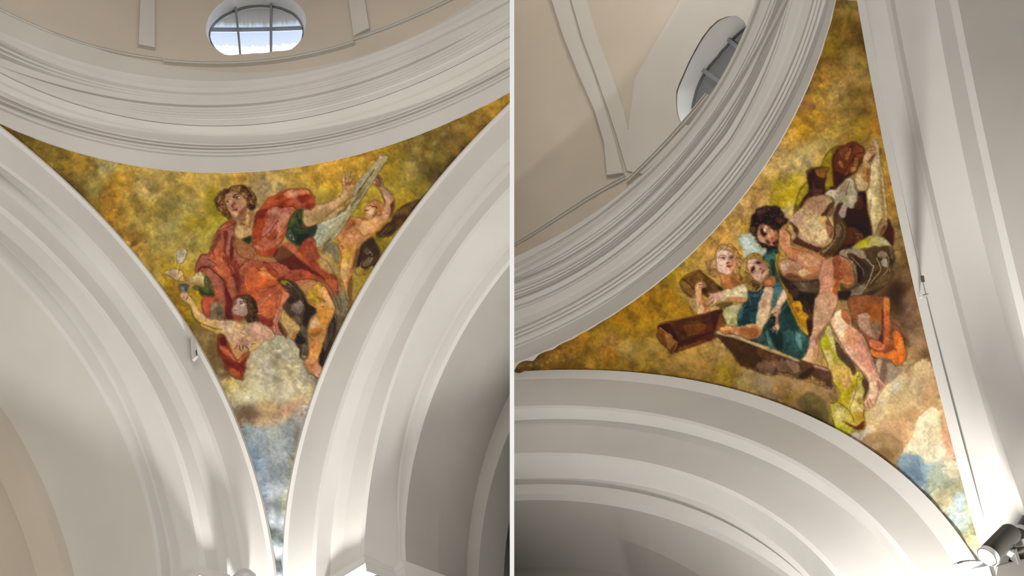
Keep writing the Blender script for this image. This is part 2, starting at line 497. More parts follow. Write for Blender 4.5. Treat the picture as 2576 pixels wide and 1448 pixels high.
def chart_patch(name, b, out, rf, mat, res=.04, hole=None, off=0., **kw):
    """a piece of the drum or dome surface with outline 'out' on its chart, optionally with a hole"""
    pts = [Vector(p) for p in out.tolist()]
    n = len(pts)
    edges = [(i, (i + 1) % n) for i in range(n)]
    if hole is not None:
        h0 = len(pts); hp = hole.tolist(); m = len(hp)
        pts += [Vector(p) for p in hp]
        edges += [(h0 + i, h0 + (i + 1) % m) for i in range(m)]
    lo, hi = out.min(0), out.max(0)
    for x in np.arange(lo[0] + res / 2, hi[0], res):
        for y in np.arange(lo[1] + res / 2, hi[1], res):
            if inside(out, x, y) and (hole is None or not inside(hole, x, y)):
                pts.append(Vector((x, y)))
    v, e, f, *_ = delaunay_2d_cdt(pts, edges, [], 0, 1e-7)
    v = np.array([tuple(p) for p in v])
    keep = []
    for t in f:
        c = v[list(t)].mean(0)
        if inside(out, c[0], c[1]) and (hole is None or not inside(hole, c[0], c[1])): keep.append(t)
    V = rf.up(v, off)
    o = put(name, to_world(V, b.side), keep, mat, smooth=True, **kw)
    clip(o, b.side)
    flip_to(o, to_world(np.array([0, 0, .2]), b.side)[0])
    return o


def inside(poly, x, y):
    c = False
    n = len(poly); j = n - 1
    for i in range(n):
        xi, yi = poly[i]; xj, yj = poly[j]
        if (yi > y) != (yj > y) and x < (xj - xi) * (y - yi) / (yj - yi) + xi: c = not c
        j = i
    return c

ARCH_L = left_bay()
ARCH_R = right_bay()

TH = np.linspace(-.75, 2.3, 260)
Z7L, Z7R = .45, .5
R7L = BL.ring('g7', Z7L, 1)
R7R = BR.ring('g7', Z7R, 1)
RDL, RDR = 1.0, .95
cornice(BL, TH, dict(g0=0, g1=.08, g2=.1, g3=.13, g4=.2, g5=.25, g6=.31, g7=Z7L), lambda t: RDL + 0 * t)
cornice(BR, TH, dict(g0=0, g1=.08, g3=.13, g4=.2, g5=.25, g6=.31, g7=Z7R), lambda t: RDR + 0 * t)


class Prof:
    """drum wall (upright up to z1) under a dome of height H; u = 0 at the crown, 1 at the springing"""
    def __init__(s, rd, z1, H): s.rd, s.z1, s.H = rd, z1, H
    def __call__(s, z):
        z = np.asarray(z, float)
        return np.where(z < s.z1, s.rd, s.rd * np.sqrt(np.maximum(1 - ((z - s.z1) / s.H) ** 2, 0)))
    def u(s, z):
        z = np.asarray(z, float)
        return np.where(z < s.z1, 1 + (s.z1 - z), 1 - np.arcsin(np.clip((z - s.z1) / s.H, 0, 1)) / (math.pi / 2))
    def rz(s, u):
        a = np.clip((1 - u), 0, 1) * math.pi / 2
        return np.where(u > 1, s.rd, s.rd * np.cos(a)), np.where(u > 1, s.z1 - (u - 1), s.z1 + s.H * np.sin(a))
    def up(s, Q, off=0.):
        """chart point -> dome coordinates, off outwards along the surface normal (approx.)"""
        Q = np.asarray(Q, float)
        u = np.hypot(Q[:, 0], Q[:, 1]); th = np.arctan2(Q[:, 1], Q[:, 0])
        r, z = s.rz(u)
        a = np.clip((1 - u), 0, 1) * math.pi / 2
        r = r + off * np.cos(a); z = z + off * np.sin(a)
        return np.stack([r * np.cos(th), r * np.sin(th), z], 1)

DR_L = Prof(RDL, 1.15, 1.0)
DR_R = Prof(RDR, .5, .6)


def on_drum(b, px, rf, off=0.):
    """photograph pixels -> chart of the drum and dome surface"""
    g = Prof(rf.rd - off, rf.z1, rf.H - off)
    P = b.rev(px, g)
    u = g.u(P[:, 2]); th = np.arctan2(P[:, 1], P[:, 0])
    return np.stack([u * np.cos(th), u * np.sin(th)], 1)


def loft_smooth(name, bay, rows, mat, **kw):
    n = len(rows[0])
    V = np.concatenate([to_world(r, bay.side) for r in rows])
    Fc = [(i * n + j, i * n + j + 1, (i + 1) * n + j + 1, (i + 1) * n + j) for i in range(len(rows) - 1) for j in range(n - 1)]
    o = put(name, V, Fc, mat, smooth=True, **kw)
    clip(o, bay.side)
    flip_to(o, to_world(np.array([0, 0, .2]), bay.side)[0])
    return o


# window outlines (outer edge on the wall, inner edge at the glazing)
WOUT_L = PTS("518,72 521,55 530,36 542,20 558,6 580,-6 612,-16 645,-19 680,-16 715,-8 742,4 757,18 766,34 770,52 767,70 763,90 752,107 733,124 690,128 640,133 605,136 566,138 545,124 526,104 519,88")
WIN_L = PTS("526,86 536,64 553,47 577,33 598,26 623,18 648,15 675,16 701,20 722,28 737,35 752,50 760,66 764,84 757,112 742,136 700,152 640,158 585,156 550,138 531,112")
WOUT_R = PTS("1704,252 1705,232 1712,212 1722,190 1735,160 1752,127 1770,96 1790,70 1810,52 1832,43 1858,41 1876,53 1884,70 1890,95 1885,140 1860,190 1830,240 1800,280 1765,305 1735,318 1715,310 1706,285")
WIN_R = PTS("1742,282 1745,262 1750,243 1760,213 1770,193 1781,176 1795,158 1809,143 1830,118 1851,94 1866,80 1884,66 1900,90 1902,130 1885,180 1860,225 1830,262 1800,288 1765,300 1748,296")


def window(b, rf, wout, win, depth, side_word, bars, mid, umax):
    hole0 = on_drum(b, wout, rf)
    cc = hole0.mean(0); az = math.atan2(cc[1], cc[0])
    # local frame: x along the wall, y towards the crown
    ex = np.array([-math.sin(az), math.cos(az)]); ey = -np.array([math.cos(az), math.sin(az)])
    loc = lambda Q: np.stack([Q @ ex, Q @ ey], 1)
    glo = lambda L: L[:, :1] * ex + L[:, 1:] * ey
    up = lambda L, off: rf.up(glo(L), off)
    hole = loc(hole0); inner = loc(on_drum(b, win, rf, -depth))
    c = hole.mean(0); ci = inner.mean(0)
    def loop(P, c, n=64):
        a = np.arctan2((P[:, 1] - c[1]), (P[:, 0] - c[0]))
        r = np.hypot(P[:, 1] - c[1], P[:, 0] - c[0])
        o = np.argsort(a); a, r = a[o], r[o]
        A = np.concatenate([a - 2 * math.pi, a, a + 2 * math.pi]); Rr = np.concatenate([r, r, r])
        x = np.linspace(-math.pi, math.pi, n, endpoint=False)
        rr = np.interp(x, A, Rr)
        return np.stack([c[0] + rr * np.cos(x), c[1] + rr * np.sin(x)], 1)
    H, I = loop(hole, c), loop(inner, ci)
    eye = to_world(up(c[None], -.05), b.side)[0]
    rows = [up(H, 0), up(H * .5 + I * .5, depth * .5), up(I, depth)]
    rows = [np.concatenate([r, r[:1]]) for r in rows]
    n = len(rows[0])
    V = np.concatenate([to_world(r, b.side) for r in rows])
    Fc = [(i * n + j, i * n + j + 1, (i + 1) * n + j + 1, (i + 1) * n + j) for i in range(2) for j in range(n - 1)]
    w = put('window_1' if b.side == 'L' else 'window_2', V, Fc, M_REVEAL, smooth=True, kind='structure', label='oval window with grey bars in the dome drum of the %s picture' % side_word)
    flip_to(w, eye)
    vx = sorted([loc(on_drum(b, p, rf, -depth))[:, 0].mean() for p in bars])
    hy = loc(on_drum(b, mid, rf, -depth))[:, 1].mean()
    x0, x1 = I[:, 0].min(), I[:, 0].max(); y0, y1 = I[:, 1].min(), I[:, 1].max()
    xs = [x0 - .01] + vx + [x1 + .01]; ys = [y0 - .01, hy, y1 + .01]
    for i in range(len(xs) - 1):
        for j in range(2):
            poly = clip_poly(I, xs[i] + .002, xs[i + 1] - .002, ys[j] + .001, ys[j + 1] - .001)
            if len(poly) < 3: continue
            P = up(poly, depth + .004); k = len(P)
            W = to_world(np.concatenate([P, P.mean(0)[None]]), b.side)
            g = put('pane', W, [(q, (q + 1) % k, k) for q in range(k)], M_PANE[b.side], parent=w)
            flip_to(g, eye)
    def bar(nm, A, B, wd, off0, off1, n=14):
        t = np.linspace(0, 1, n)[:, None]
        L = A + (B - A) * t
        dirv = (B - A) / np.linalg.norm(B - A); nrm = np.array([-dirv[1], dirv[0]]) * wd
        W = to_world(np.concatenate([up(L - nrm, depth - off0), up(L + nrm, depth - off0), up(L + nrm, depth - off1), up(L - nrm, depth - off1)]), b.side)
        Fs = [(r * n + i, r * n + i + 1, ((r + 1) % 4) * n + i + 1, ((r + 1) % 4) * n + i) for i in range(n - 1) for r in range(4)]
        return put(nm, W, Fs, M_BAR, parent=w)
    for x in vx:
        zz = zspan(I, x)
        if zz: bar('glazing_bar', np.array([x, zz[0]]), np.array([x, zz[1]]), .0042, -.002, .016)
    tt = tspan(I, hy)
    bar('glazing_bar', np.array([tt[0], hy]), np.array([tt[1], hy]), .0034, -.001, .010)
    rws = [up(I, depth - .001), up(ci + (I - ci) * .985, depth - .008), up(ci + (I - ci) * .975, depth + .003)]
    rws = [np.concatenate([r, r[:1]]) for r in rws]
    put('window_frame', np.concatenate([to_world(r, b.side) for r in rws]), Fc, M_BAR, parent=w)
    a = np.linspace(0, 2 * math.pi, 110, endpoint=False)
    disc = np.stack([umax * np.cos(a), umax * np.sin(a)], 1)
    o = chart_patch('ceiling_%s_dome' % side_word, b, disc, rf, M_DRUM, .06, hole=glo(H), kind='structure')
    return w


def clip_poly(P, x0, x1, z0, z1):
    def cut(P, f, g):
        out = []
        for i in range(len(P)):
            A, B = P[i], P[(i + 1) % len(P)]
            a, b2 = f(A), f(B)
            if a >= 0: out.append(A)
            if a * b2 < 0: out.append(A + (B - A) * (a / (a - b2)))
        return out
    P = list(P)
    for f in (lambda q: q[0] - x0, lambda q: x1 - q[0], lambda q: q[1] - z0, lambda q: z1 - q[1]):
        P = cut(P, f, None)
        if len(P) < 3: return []
    return np.array(P)


def zspan(I, x):
    z = []
    for i in range(len(I)):
        A, B = I[i], I[(i + 1) % len(I)]
        if (A[0] - x) * (B[0] - x) < 0: z.append(A[1] + (B[1] - A[1]) * (x - A[0]) / (B[0] - A[0]))
    return (min(z), max(z)) if len(z) > 1 else None


def tspan(I, y):
    z = []
    for i in range(len(I)):
        A, B = I[i], I[(i + 1) % len(I)]
        if (A[1] - y) * (B[1] - y) < 0: z.append(A[0] + (B[0] - A[0]) * (y - A[1]) / (B[1] - A[1]))
    return (min(z), max(z)) if len(z) > 1 else (I[:, 0].min(), I[:, 0].max())


def pane_material(name, top, bot, stops):
    m, nt, b = nodes(name)
    tc = nt.nodes.new('ShaderNodeTexCoord')
    sp = nt.nodes.new('ShaderNodeSeparateXYZ')
    mr = nt.nodes.new('ShaderNodeMapRange')
    mr.inputs['From Min'].default_value = bot; mr.inputs['From Max'].default_value = top
    n = nt.nodes.new('ShaderNodeTexNoise'); n.inputs['Scale'].default_value = 6
    mp = nt.nodes.new('ShaderNodeMapping'); mp.inputs['Scale'].default_value = (4, 4, .5)
    ad = nt.nodes.new('ShaderNodeMath'); ad.operation = 'MULTIPLY_ADD'; ad.inputs[1].default_value = .16; ad.inputs[2].default_value = -.08
    a2 = nt.nodes.new('ShaderNodeMath'); a2.operation = 'ADD'
    r = nt.nodes.new('ShaderNodeValToRGB')
    el = r.color_ramp.elements
    el[0].position, el[0].color = stops[0][0], (*stops[0][1], 1)
    el[1].position, el[1].color = stops[-1][0], (*stops[-1][1], 1)
    for p, c in stops[1:-1]:
        e = el.new(p); e.color = (*c, 1)
    L = nt.links.new
    L(tc.outputs['Object'], sp.inputs[0]); L(sp.outputs['Z'], mr.inputs['Value'])
    L(tc.outputs['Object'], mp.inputs['Vector']); L(mp.outputs[0], n.inputs['Vector'])
    L(n.outputs['Fac'], ad.inputs[0]); L(mr.outputs[0], a2.inputs[0]); L(ad.outputs[0], a2.inputs[1])
    L(a2.outputs[0], r.inputs['Fac'])
    b.inputs['Base Color'].default_value = (.05, .055, .06, 1)
    b.inputs['Roughness'].default_value = .25
    L(r.outputs['Color'], b.inputs['Emission Color'])
    b.inputs['Emission Strength'].default_value = 1.0  # painted glow stands in for outside light: bright low, dark high
    return m


def zw(b, px, rf, off):
    P = b.rev(px, lambda z: rf(z) - off)
    return to_world(P, b.side)[:, 2]

_z = zw(BL, [[640, 15], [640, 135]], DR_L, -.05)
_st = [(0, (1.1, 1.12, 1.12)), (.20, (1.1, 1.12, 1.12)), (.235, (.58, .66, .86)), (.45, (.50, .60, .80)), (.62, (.42, .50, .60)), (.72, (.20, .205, .20)), (1, (.13, .125, .115))]
M_PANE = {'L': pane_material('frosted_lit_pane', _z[0], _z[1], _st)}
_z = zw(BR, [[1884, 66], [1748, 275]], DR_R, -.05)
_st = [(0, (.55, .72, .95)), (.25, (.33, .43, .58)), (.5, (.20, .22, .26)), (.75, (.12, .115, .11)), (1, (.07, .065, .06))]
M_PANE['R'] = pane_material('frosted_lit_pane_dim', _z[0], _z[1], _st)

WINDOW_L = window(BL, DR_L, WOUT_L, WIN_L, .06, 'left', [PTS("591,27 606,134"), PTS("675,24 690,128")], PTS("526,88 596,80 660,74 762,64"), DR_L.u(Z7L) + .01)
WINDOW_R = window(BR, DR_R, WOUT_R, WIN_R, .06, 'right', [PTS("1787,170 1803,215"), PTS("1846,100 1853,118")], PTS("1800,230 1840,190 1870,160"), DR_R.u(Z7R - .1))
# drum base moulding (with its breaks round the window bay) and pilaster strips
def moulding_run(name, b, px, rf, prof, mat, **kw):
    """px: traced lower line of the moulding; prof: (offset inwards, dz) pairs"""
    q = on_drum(b, px, rf)
    u = np.hypot(q[:, 0], q[:, 1]); th = np.arctan2(q[:, 1], q[:, 0])
    o = np.argsort(th); u, th = u[o], th[o]
    T = np.linspace(th[0], th[-1], max(24, int((th[-1] - th[0]) / .012)))
    uu = np.polyval(np.polyfit(th, u, 2 if len(px) > 3 else 1), T)
    rows = [rf.up(np.stack([(uu - dz) * np.cos(T), (uu - dz) * np.sin(T)], 1), -off) for off, dz in prof]
    return loft(name, b, rows, mat, **kw)

_prof = [(-.01, -.001), (.006, .0), (.007, .003), (.002, .0045), (.0025, .009), (.007, .0105), (.006, .014), (.0, .016), (-.01, .017)]
moulding_run('trim_30', BL, PTS("-60,0 6,31 91,76 182,106 274,133 340,144 407,155"), DR_L, _prof, M_STRIP, kind='structure', label='drum base moulding left of the oval window in the left picture')
_prof2 = [(a + .006, c) for a, c in _prof]
moulding_run('trim_31', BL, PTS("413,162 470,166 547,169 610,169 660,165 731,152 800,138 892,116"), DR_L, _prof2, M_STRIP, kind='structure', label='drum base moulding under the oval window in the left picture')
moulding_run('trim_32', BL, PTS("889,104 974,77 1066,35 1126,8 1200,-30"), DR_L, _prof, M_STRIP, kind='structure', label='drum base moulding right of the oval window in the left picture')
moulding_run('trim_33', BR, PTS("1230,655 1294,622 1402,556 1493,498 1576,452"), DR_R, _prof, M_STRIP, kind='structure', label='drum base moulding at the left edge of the right picture')
moulding_run('trim_34', BR, PTS("1583,461 1612,441 1660,392 1700,345 1740,300 1790,245"), DR_R, _prof2, M_STRIP, kind='structure', label='drum base moulding by the oval window in the right picture')


def dense_px(px, step=12):
    out = []
    for i in range(len(px)):
        A, B = px[i], px[(i + 1) % len(px)]
        m = max(1, int(np.linalg.norm(B - A) / step))
        out += [A + (B - A) * t for t in np.linspace(0, 1, m, endpoint=False)]
    return np.array(out)


def strip(name, b, px, rf, mat, off=.012, res=.05, **kw):
    q = on_drum(b, dense_px(px, 14), rf)
    o = chart_patch(name, b, q, rf, mat, res, off=-off, **kw)
    A, B = rf.up(q, -off), rf.up(q, .01)
    n = len(A)
    e = put('strip_edge', to_world(np.concatenate([A, B]), b.side), [(i, (i + 1) % n, n + (i + 1) % n, n + i) for i in range(n)], mat, parent=o)
    clip(e, b.side)
    return o

strip('trim_35', BL, PTS("352,-6 388,-6 388,128 347,120"), DR_L, M_STRIP, kind='structure', label='pale pilaster strip left of the oval window in the left picture')
strip('trim_36', BL, PTS("878,-6 918,-6 932,78 893,98"), DR_L, M_STRIP, kind='structure', label='pale pilaster strip right of the oval window in the left picture')
strip('trim_37', BR, PTS("1388,-10 1432,-10 1462,100 1497,190 1530,290 1552,360 1572,440 1532,446 1524,360 1500,280 1460,190 1420,90"), DR_R, M_STRIP, kind='structure', label='long pale rib with a lit face in the right picture')
strip('trim_38', BR, PTS("1436,-10 1474,-10 1510,110 1545,200 1572,280 1583,330 1600,200 1640,130 1720,-10 1900,-10 1960,60 1900,200 1740,330 1620,440 1580,432 1556,350 1534,282 1502,190 1468,100"), DR_R, M_STRIP, off=.006, hole=on_drum(BR, WOUT_R, DR_R), kind='structure', label='window bay surround between rib and cornice in the right picture')


# ---------------------------------------------------------------- partition between the bays: an added upright panel, tall enough to stop light crossing
def divider():
    right, up, back = RL[:, 0], RL[:, 1], RL[:, 2]
    t = .0073
    V = []
    for d in (2.9, 19.0):
        h = 4.5 + d * .6
        for sx in (-1, 1):
            for sy in (-1, 1):
                V.append(CAMW + right * (sx * t) + up * (sy * h) - back * d)
    Fc = [(0, 1, 3, 2), (4, 6, 7, 5), (0, 4, 5, 1), (2, 3, 7, 6), (0, 2, 6, 4), (1, 5, 7, 3)]
    return put('added_divider', V, Fc, plain('white_divider_paint', (.97, .985, 1.0), .6), kind='structure', label='thin white upright partition between the two vaulted bays')

divider()


# impost mouldings at the springing line (their plan follows the stepped piers)
def impost(name, b, plan, ztop, h, out, **kw):
    """plan: corner points (x, y) of the pier faces; out: unit outward direction at every corner"""
    prof = [(0.0, 0.0), (.006, 0.0), (.008, -.006), (.016, -.012), (.017, -.024), (.024, -.032), (.024, -.05), (.010, -.056), (.008, -h)]
    rows = []
    for off, dz in prof:
        rows.append(np.array([[x + ox * off, y + oy * off, ztop + dz] for (x, y), (ox, oy) in zip(plan, out)]))
    V, Fc = [], []
    n = len(plan)
    for r in rows: V += to_world(r, b.side).tolist()
    for i in range(len(rows) - 1):
        for j in range(n - 1):
            Fc.append((i * n + j, i * n + j + 1, (i + 1) * n + j + 1, (i + 1) * n + j))
    o = put(name, V, Fc, M_WHITE, kind='structure', **kw)
    flip_to(o, to_world(np.array([0, 0, -1.2]), b.side)[0])
    return o

_e = ARCH_L[0][4]; _f = ARCH_L[1][4]
_d1, _d2 = _e['e3'], _e['e4']
impost('trim_40', BL, [(_d1, .905), (_d1, .772), (_d2, .772), (_d2, .745), (_d2 + .5, .745)], -.927, .3,
       [(-1, 0), (-1, -1), (-1, -1), (-1, -1), (0, -1)], label='stepped impost moulding at the foot of the right arch in the left picture')
_d1, _d2 = _f['f3'], _f['f4']
impost('trim_41', BL, [(.90, _d1), (.832, _d1), (.832, _d2), (.800, _d2), (.800, _d2 + .5)], -.905, .3,
       [(0, -1), (-1, -1), (-1, -1), (-1, -1), (-1, 0)], label='stepped impost moulding at the foot of the left arch in the left picture')


def floor_slab():
    g = 30.0
    V = [(-g, -g, 0), (g, -g, 0), (g, g, 0), (-g, g, 0), (-g, -g, -.3), (g, -g, -.3), (g, g, -.3), (-g, g, -.3)]
    return put('floor', V, [(0, 1, 2, 3), (7, 6, 5, 4), (0, 4, 5, 1), (1, 5, 6, 2), (2, 6, 7, 3), (3, 7, 4, 0)], plaster('pale_stone_floor', (.20, .185, .165), (.26, .24, .215), .4, .5, .02), kind='structure')

floor_slab()

# ---------------------------------------------------------------- lamps
def lit(b, px, ax, c): return to_world(b.plane([px], ax, c), b.side)[0]
def dome_pt(b, p): return to_world(np.array([p], float), b.side)[0]
LAMP = {'L': (.93, .88, -1.3), 'R': (.865, .94, -1.1)}
_p = dome_pt(BL, LAMP['L'])
lamp('springing_lamp', 'SPOT', _p, dome_pt(BL, (.80, .76, -.1)), 700, .12, (1, .97, .93), 1.9, .6)
_p = dome_pt(BR, LAMP['R'])
lamp('springing_lamp', 'SPOT', _p, dome_pt(BR, (.80, .80, -.1)), 640, .12, (1, .97, .93), 1.75, .7)
# area lights added to brighten each drum, standing for its unseen windows
lamp('added_drum_daylight', 'AREA', dome_pt(BL, (-.45, -.45, .62)), dome_pt(BL, (.6, .6, .75)), 78, 1.6, (1, .96, .9))
lamp('added_drum_daylight', 'AREA', dome_pt(BR, (.68, -.22, .62)), dome_pt(BR, (.25, .65, .75)), 70, 1.2, (1, .95, .88))

# added fill light low behind the camera for the divider and front faces
_c = CAMW - RL[:, 1] * .9 + RL[:, 2] * .6
lamp('camera_fill', 'AREA', _c, CAMW - RL[:, 2] * 5, 42, .5, (1, .98, .96))

# unseen fill lights added low in the vault behind each arch
for _b, _p, _w in ((BL, (.1, 1.55, -1.3), 65), (BL, (1.6, .1, -1.3), 30), (BR, (.75, 1.45, -1.3), 22), (BR, (1.5, .45, -1.3), 5)):
    a = dome_pt(_b, _p)
    lamp('vault_fill', 'AREA', a, a + (dome_pt(_b, (_p[0], _p[1], 0)) - a), _w, .8, (1, .95, .89))

# ---------------------------------------------------------------- the frescoes: a small painter
# Pigment is laid on the plaster as colour per mesh vertex; every stroke is listed in the surveyed chart of the wall.
def vnoise(shape, cell, seed, octs=3, sx=1.0, sy=1.0):
    rng = np.random.RandomState(seed)
    H, W = shape
    out = np.zeros(shape); amp = 1.0; tot = 0
    for o in range(octs):
        cx, cy = max(cell * sx, 1.5), max(cell * sy, 1.5)
        gh, gw = int(H / cy) + 3, int(W / cx) + 3
        g = rng.rand(gh, gw)
        y = np.arange(H) / cy; x = np.arange(W) / cx
        yi, xi = y.astype(int), x.astype(int)
        fy, fx = y - yi, x - xi
        fy = fy * fy * (3 - 2 * fy); fx = fx * fx * (3 - 2 * fx)
        a = g[yi][:, xi] * (1 - fx) + g[yi][:, xi + 1] * fx
        b = g[yi + 1][:, xi] * (1 - fx) + g[yi + 1][:, xi + 1] * fx
        out += amp * (a * (1 - fy)[:, None] + b * fy[:, None]); tot += amp
        amp *= .55; cell *= .5
    return out / tot * 2 - 1


def hexc(h):
    h = h.lstrip('#')
    return np.array([int(h[i:i + 2], 16) for i in (0, 2, 4)]) / 255.0


def blur(a, r):
    r = int(round(r))
    if r < 1: return a
    for ax in (0, 1):
        p = [(0, 0), (0, 0)]; p[ax] = (r + 1, r)
        c = np.cumsum(np.pad(a, p, mode='edge'), axis=ax)
        n = a.shape[ax]
        if ax == 0: a = (c[2 * r + 1:2 * r + 1 + n] - c[:n]) / (2 * r + 1)
        else: a = (c[:, 2 * r + 1:2 * r + 1 + n] - c[:, :n]) / (2 * r + 1)
    return a


def crom(P, closed=True, k=5):
    n = len(P)
    if n < 3: return P
    out = []
    rng = range(n) if closed else range(n - 1)
    for i in rng:
        if closed: a, b, c, d = P[(i - 1) % n], P[i], P[(i + 1) % n], P[(i + 2) % n]
        else: a, b, c, d = P[max(i - 1, 0)], P[i], P[i + 1], P[min(i + 2, n - 1)]
        for t in np.arange(k) / k:
            out.append(.5 * ((2 * b) + (-a + c) * t + (2 * a - 5 * b + 4 * c - d) * t * t + (-a + 3 * b - 3 * c + d) * t ** 3))
    if not closed: out.append(P[-1])
    return np.array(out)


class Canvas:
    def __init__(s, x0, y0, x1, y1, step, seed):
        s.x0, s.y0, s.step = x0, y0, step
        s.W, s.H = int((x1 - x0) / step) + 1, int((y1 - y0) / step) + 1
        s.img = np.zeros((s.H, s.W, 3)); s.ids = np.zeros((s.H, s.W), int)
        sh = (s.H, s.W)
        s.n1 = vnoise(sh, 26, seed, 4); s.n2 = vnoise(sh, 9, seed + 1, 3); s.n3 = vnoise(sh, 40, seed + 2, 4); s.n4 = vnoise(sh, 3.2, seed + 3, 2); s.n5 = vnoise(sh, 17, seed + 5, 4)
        s.clip = None; s.last = None; s.cur = 0; s.o = np.array([0., 0.]); s.z = 1.0; s.lab = {}

    def pt(s, t):
        P = np.array([[float(v) for v in q.split(',')] for q in t.split()])
        P = s.o + P / s.z
        return (P - [s.x0, s.y0]) / s.step

    def mask(s, P, soft):
        pad = int(soft * 3 / s.step) + 2
        x0, y0 = np.floor(P.min(0)).astype(int) - pad; x1, y1 = np.ceil(P.max(0)).astype(int) + pad
        x0, y0 = max(x0, 0), max(y0, 0); x1, y1 = min(x1, s.W), min(y1, s.H)
        if x1 <= x0 or y1 <= y0: return None
        SS = 3
        w, h = (x1 - x0), (y1 - y0)
        m = np.zeros((h, w))
        A, B = P, np.roll(P, -1, 0)
        for j in range(h * SS):
            y = y0 + (j + .5) / SS
            k = (A[:, 1] > y) != (B[:, 1] > y)
            if not k.any(): continue
            a, b = A[k], B[k]
            xs = np.sort(a[:, 0] + (y - a[:, 1]) / (b[:, 1] - a[:, 1]) * (b[:, 0] - a[:, 0])) - x0
            row = m[j // SS]
            for q in range(0, len(xs) - 1, 2):
                l, r = max(xs[q], 0), min(xs[q + 1], w)
                if r <= l: continue
                li, ri = int(l), int(r)
                if li == ri: row[li] += (r - l) / SS
                else:
                    row[li] += (li + 1 - l) / SS
                    row[li + 1:ri] += 1 / SS
                    if ri < w: row[ri] += (r - ri) / SS
        m = np.clip(m, 0, 1)
        if soft / s.step > .6:
            r = max(1, soft / s.step / 2)
            m = blur(blur(m, r), r)
            if soft >= 3:      # ragged, scumbled edge
                q = (slice(y0, y1), slice(x0, x1))
                k = min(soft / 6, 1.0)
                m = np.clip(m + (s.n2[q] * .9 + s.n4[q] * .5) * k * 3.2 * m * (1 - m), 0, 1)
                m = m * m * (3 - 2 * m)
        return m, x0, y0, x1, y1

    def lay(s, m, col, al, amp=.15, ids=False):
        if m is None: return
        m, x0, y0, x1, y1 = m
        sl = (slice(y0, y1), slice(x0, x1))
        if s.clip is not None: m = m * s.clip[sl]
        n = 1 + amp * (s.n2[sl] * .8 + s.n4[sl] * .5 + s.n1[sl] * .7)
        c = col[None, None] * n[..., None]
        c[..., 0] *= 1 + amp * .35 * s.n3[sl]; c[..., 2] *= 1 - amp * .5 * s.n3[sl]
        a = (m * al)[..., None]
        s.img[sl] = s.img[sl] * (1 - a) + c * a
        if ids: s.ids[sl][m > .5] = s.cur

    def line(s, P, col, w0, w1, soft, al):
        P = crom(P, False, 5) if len(P) > 2 else P
        w0, w1 = w0 / s.step / 2, w1 / s.step / 2
        pad = max(w0, w1) + soft / s.step + 2
        x0, y0 = np.floor(P.min(0) - pad).astype(int); x1, y1 = np.ceil(P.max(0) + pad).astype(int)
        x0, y0 = max(x0, 0), max(y0, 0); x1, y1 = min(x1, s.W), min(y1, s.H)
        if x1 <= x0 or y1 <= y0: return
        yy, xx = np.mgrid[y0:y1, x0:x1]
        best = np.full(yy.shape, 1e9)
        L = np.concatenate([[0], np.cumsum(np.hypot(*np.diff(P, axis=0).T))]); T = L / max(L[-1], 1e-6)
        for i in range(len(P) - 1):
            d = P[i + 1] - P[i]; q = (d @ d) or 1e-9
            t = np.clip(((xx - P[i][0]) * d[0] + (yy - P[i][1]) * d[1]) / q, 0, 1)
            dist = np.hypot(xx - P[i][0] - t * d[0], yy - P[i][1] - t * d[1])
            tt = T[i] + (T[i + 1] - T[i]) * t
            w = w0 + (w1 - w0) * tt
            best = np.minimum(best, dist - w)
        f = max(soft / s.step, .7)
        m = np.clip(.5 - best / f, 0, 1)
        s.lay((m, x0, y0, x1, y1), col, al, .06)

    def blob(s, c, rx, ry, ang, col, al):
        rx, ry = rx / s.step, ry / s.step
        R = max(rx, ry) * 2.4
        x0, x1 = max(int(c[0] - R), 0), min(int(c[0] + R) + 1, s.W); y0, y1 = max(int(c[1] - R), 0), min(int(c[1] + R) + 1, s.H)
        if x1 <= x0 or y1 <= y0: return
        yy, xx = np.mgrid[y0:y1, x0:x1]
        ca, sa = math.cos(math.radians(ang)), math.sin(math.radians(ang))
        u = ((xx - c[0]) * ca + (yy - c[1]) * sa) / rx; v = (-(xx - c[0]) * sa + (yy - c[1]) * ca) / ry
        m = np.exp(-(u * u + v * v) * .9)
        s.lay((m, x0, y0, x1, y1), col, al, .08)

    def field(s, txt, sig):
        """ground colours spread between surveyed spots of the sky and clouds"""
        pts, cols, ws = [], [], []
        for t in txt.split():
            p, c = t.split('#')
            pts.append([float(v) for v in p.split(',')]); cols.append(hexc(c))
        P = (np.array(pts) - [s.x0, s.y0]) / s.step; Cc = np.array(cols)
        q = 4
        yy, xx = np.mgrid[0:s.H:q, 0:s.W:q].astype(float)
        yy2 = yy + 14 * s.n3[::q, ::q][:yy.shape[0], :yy.shape[1]]; xx2 = xx + 14 * s.n1[::q, ::q][:yy.shape[0], :yy.shape[1]]
        num = np.zeros(yy.shape + (3,)); den = np.zeros(yy.shape)
        for p, c in zip(P, Cc):
            d2 = (xx2 - p[0]) ** 2 + (yy2 - p[1]) ** 2
            w = 1 / (d2 + (sig / s.step) ** 2) ** 1.7
            num += w[..., None] * c; den += w
        f = num / den[..., None]
        # enlarge
        y = np.minimum(np.arange(s.H) / q, f.shape[0] - 1.001); x = np.minimum(np.arange(s.W) / q, f.shape[1] - 1.001)
        yi, xi = y.astype(int), x.astype(int); fy, fx = (y - yi)[:, None, None], (x - xi)[None, :, None]
        F_ = (f[yi][:, xi] * (1 - fx) + f[yi][:, xi + 1] * fx) * (1 - fy) + (f[yi + 1][:, xi] * (1 - fx) + f[yi + 1][:, xi + 1] * fx) * fy
        s.img = F_

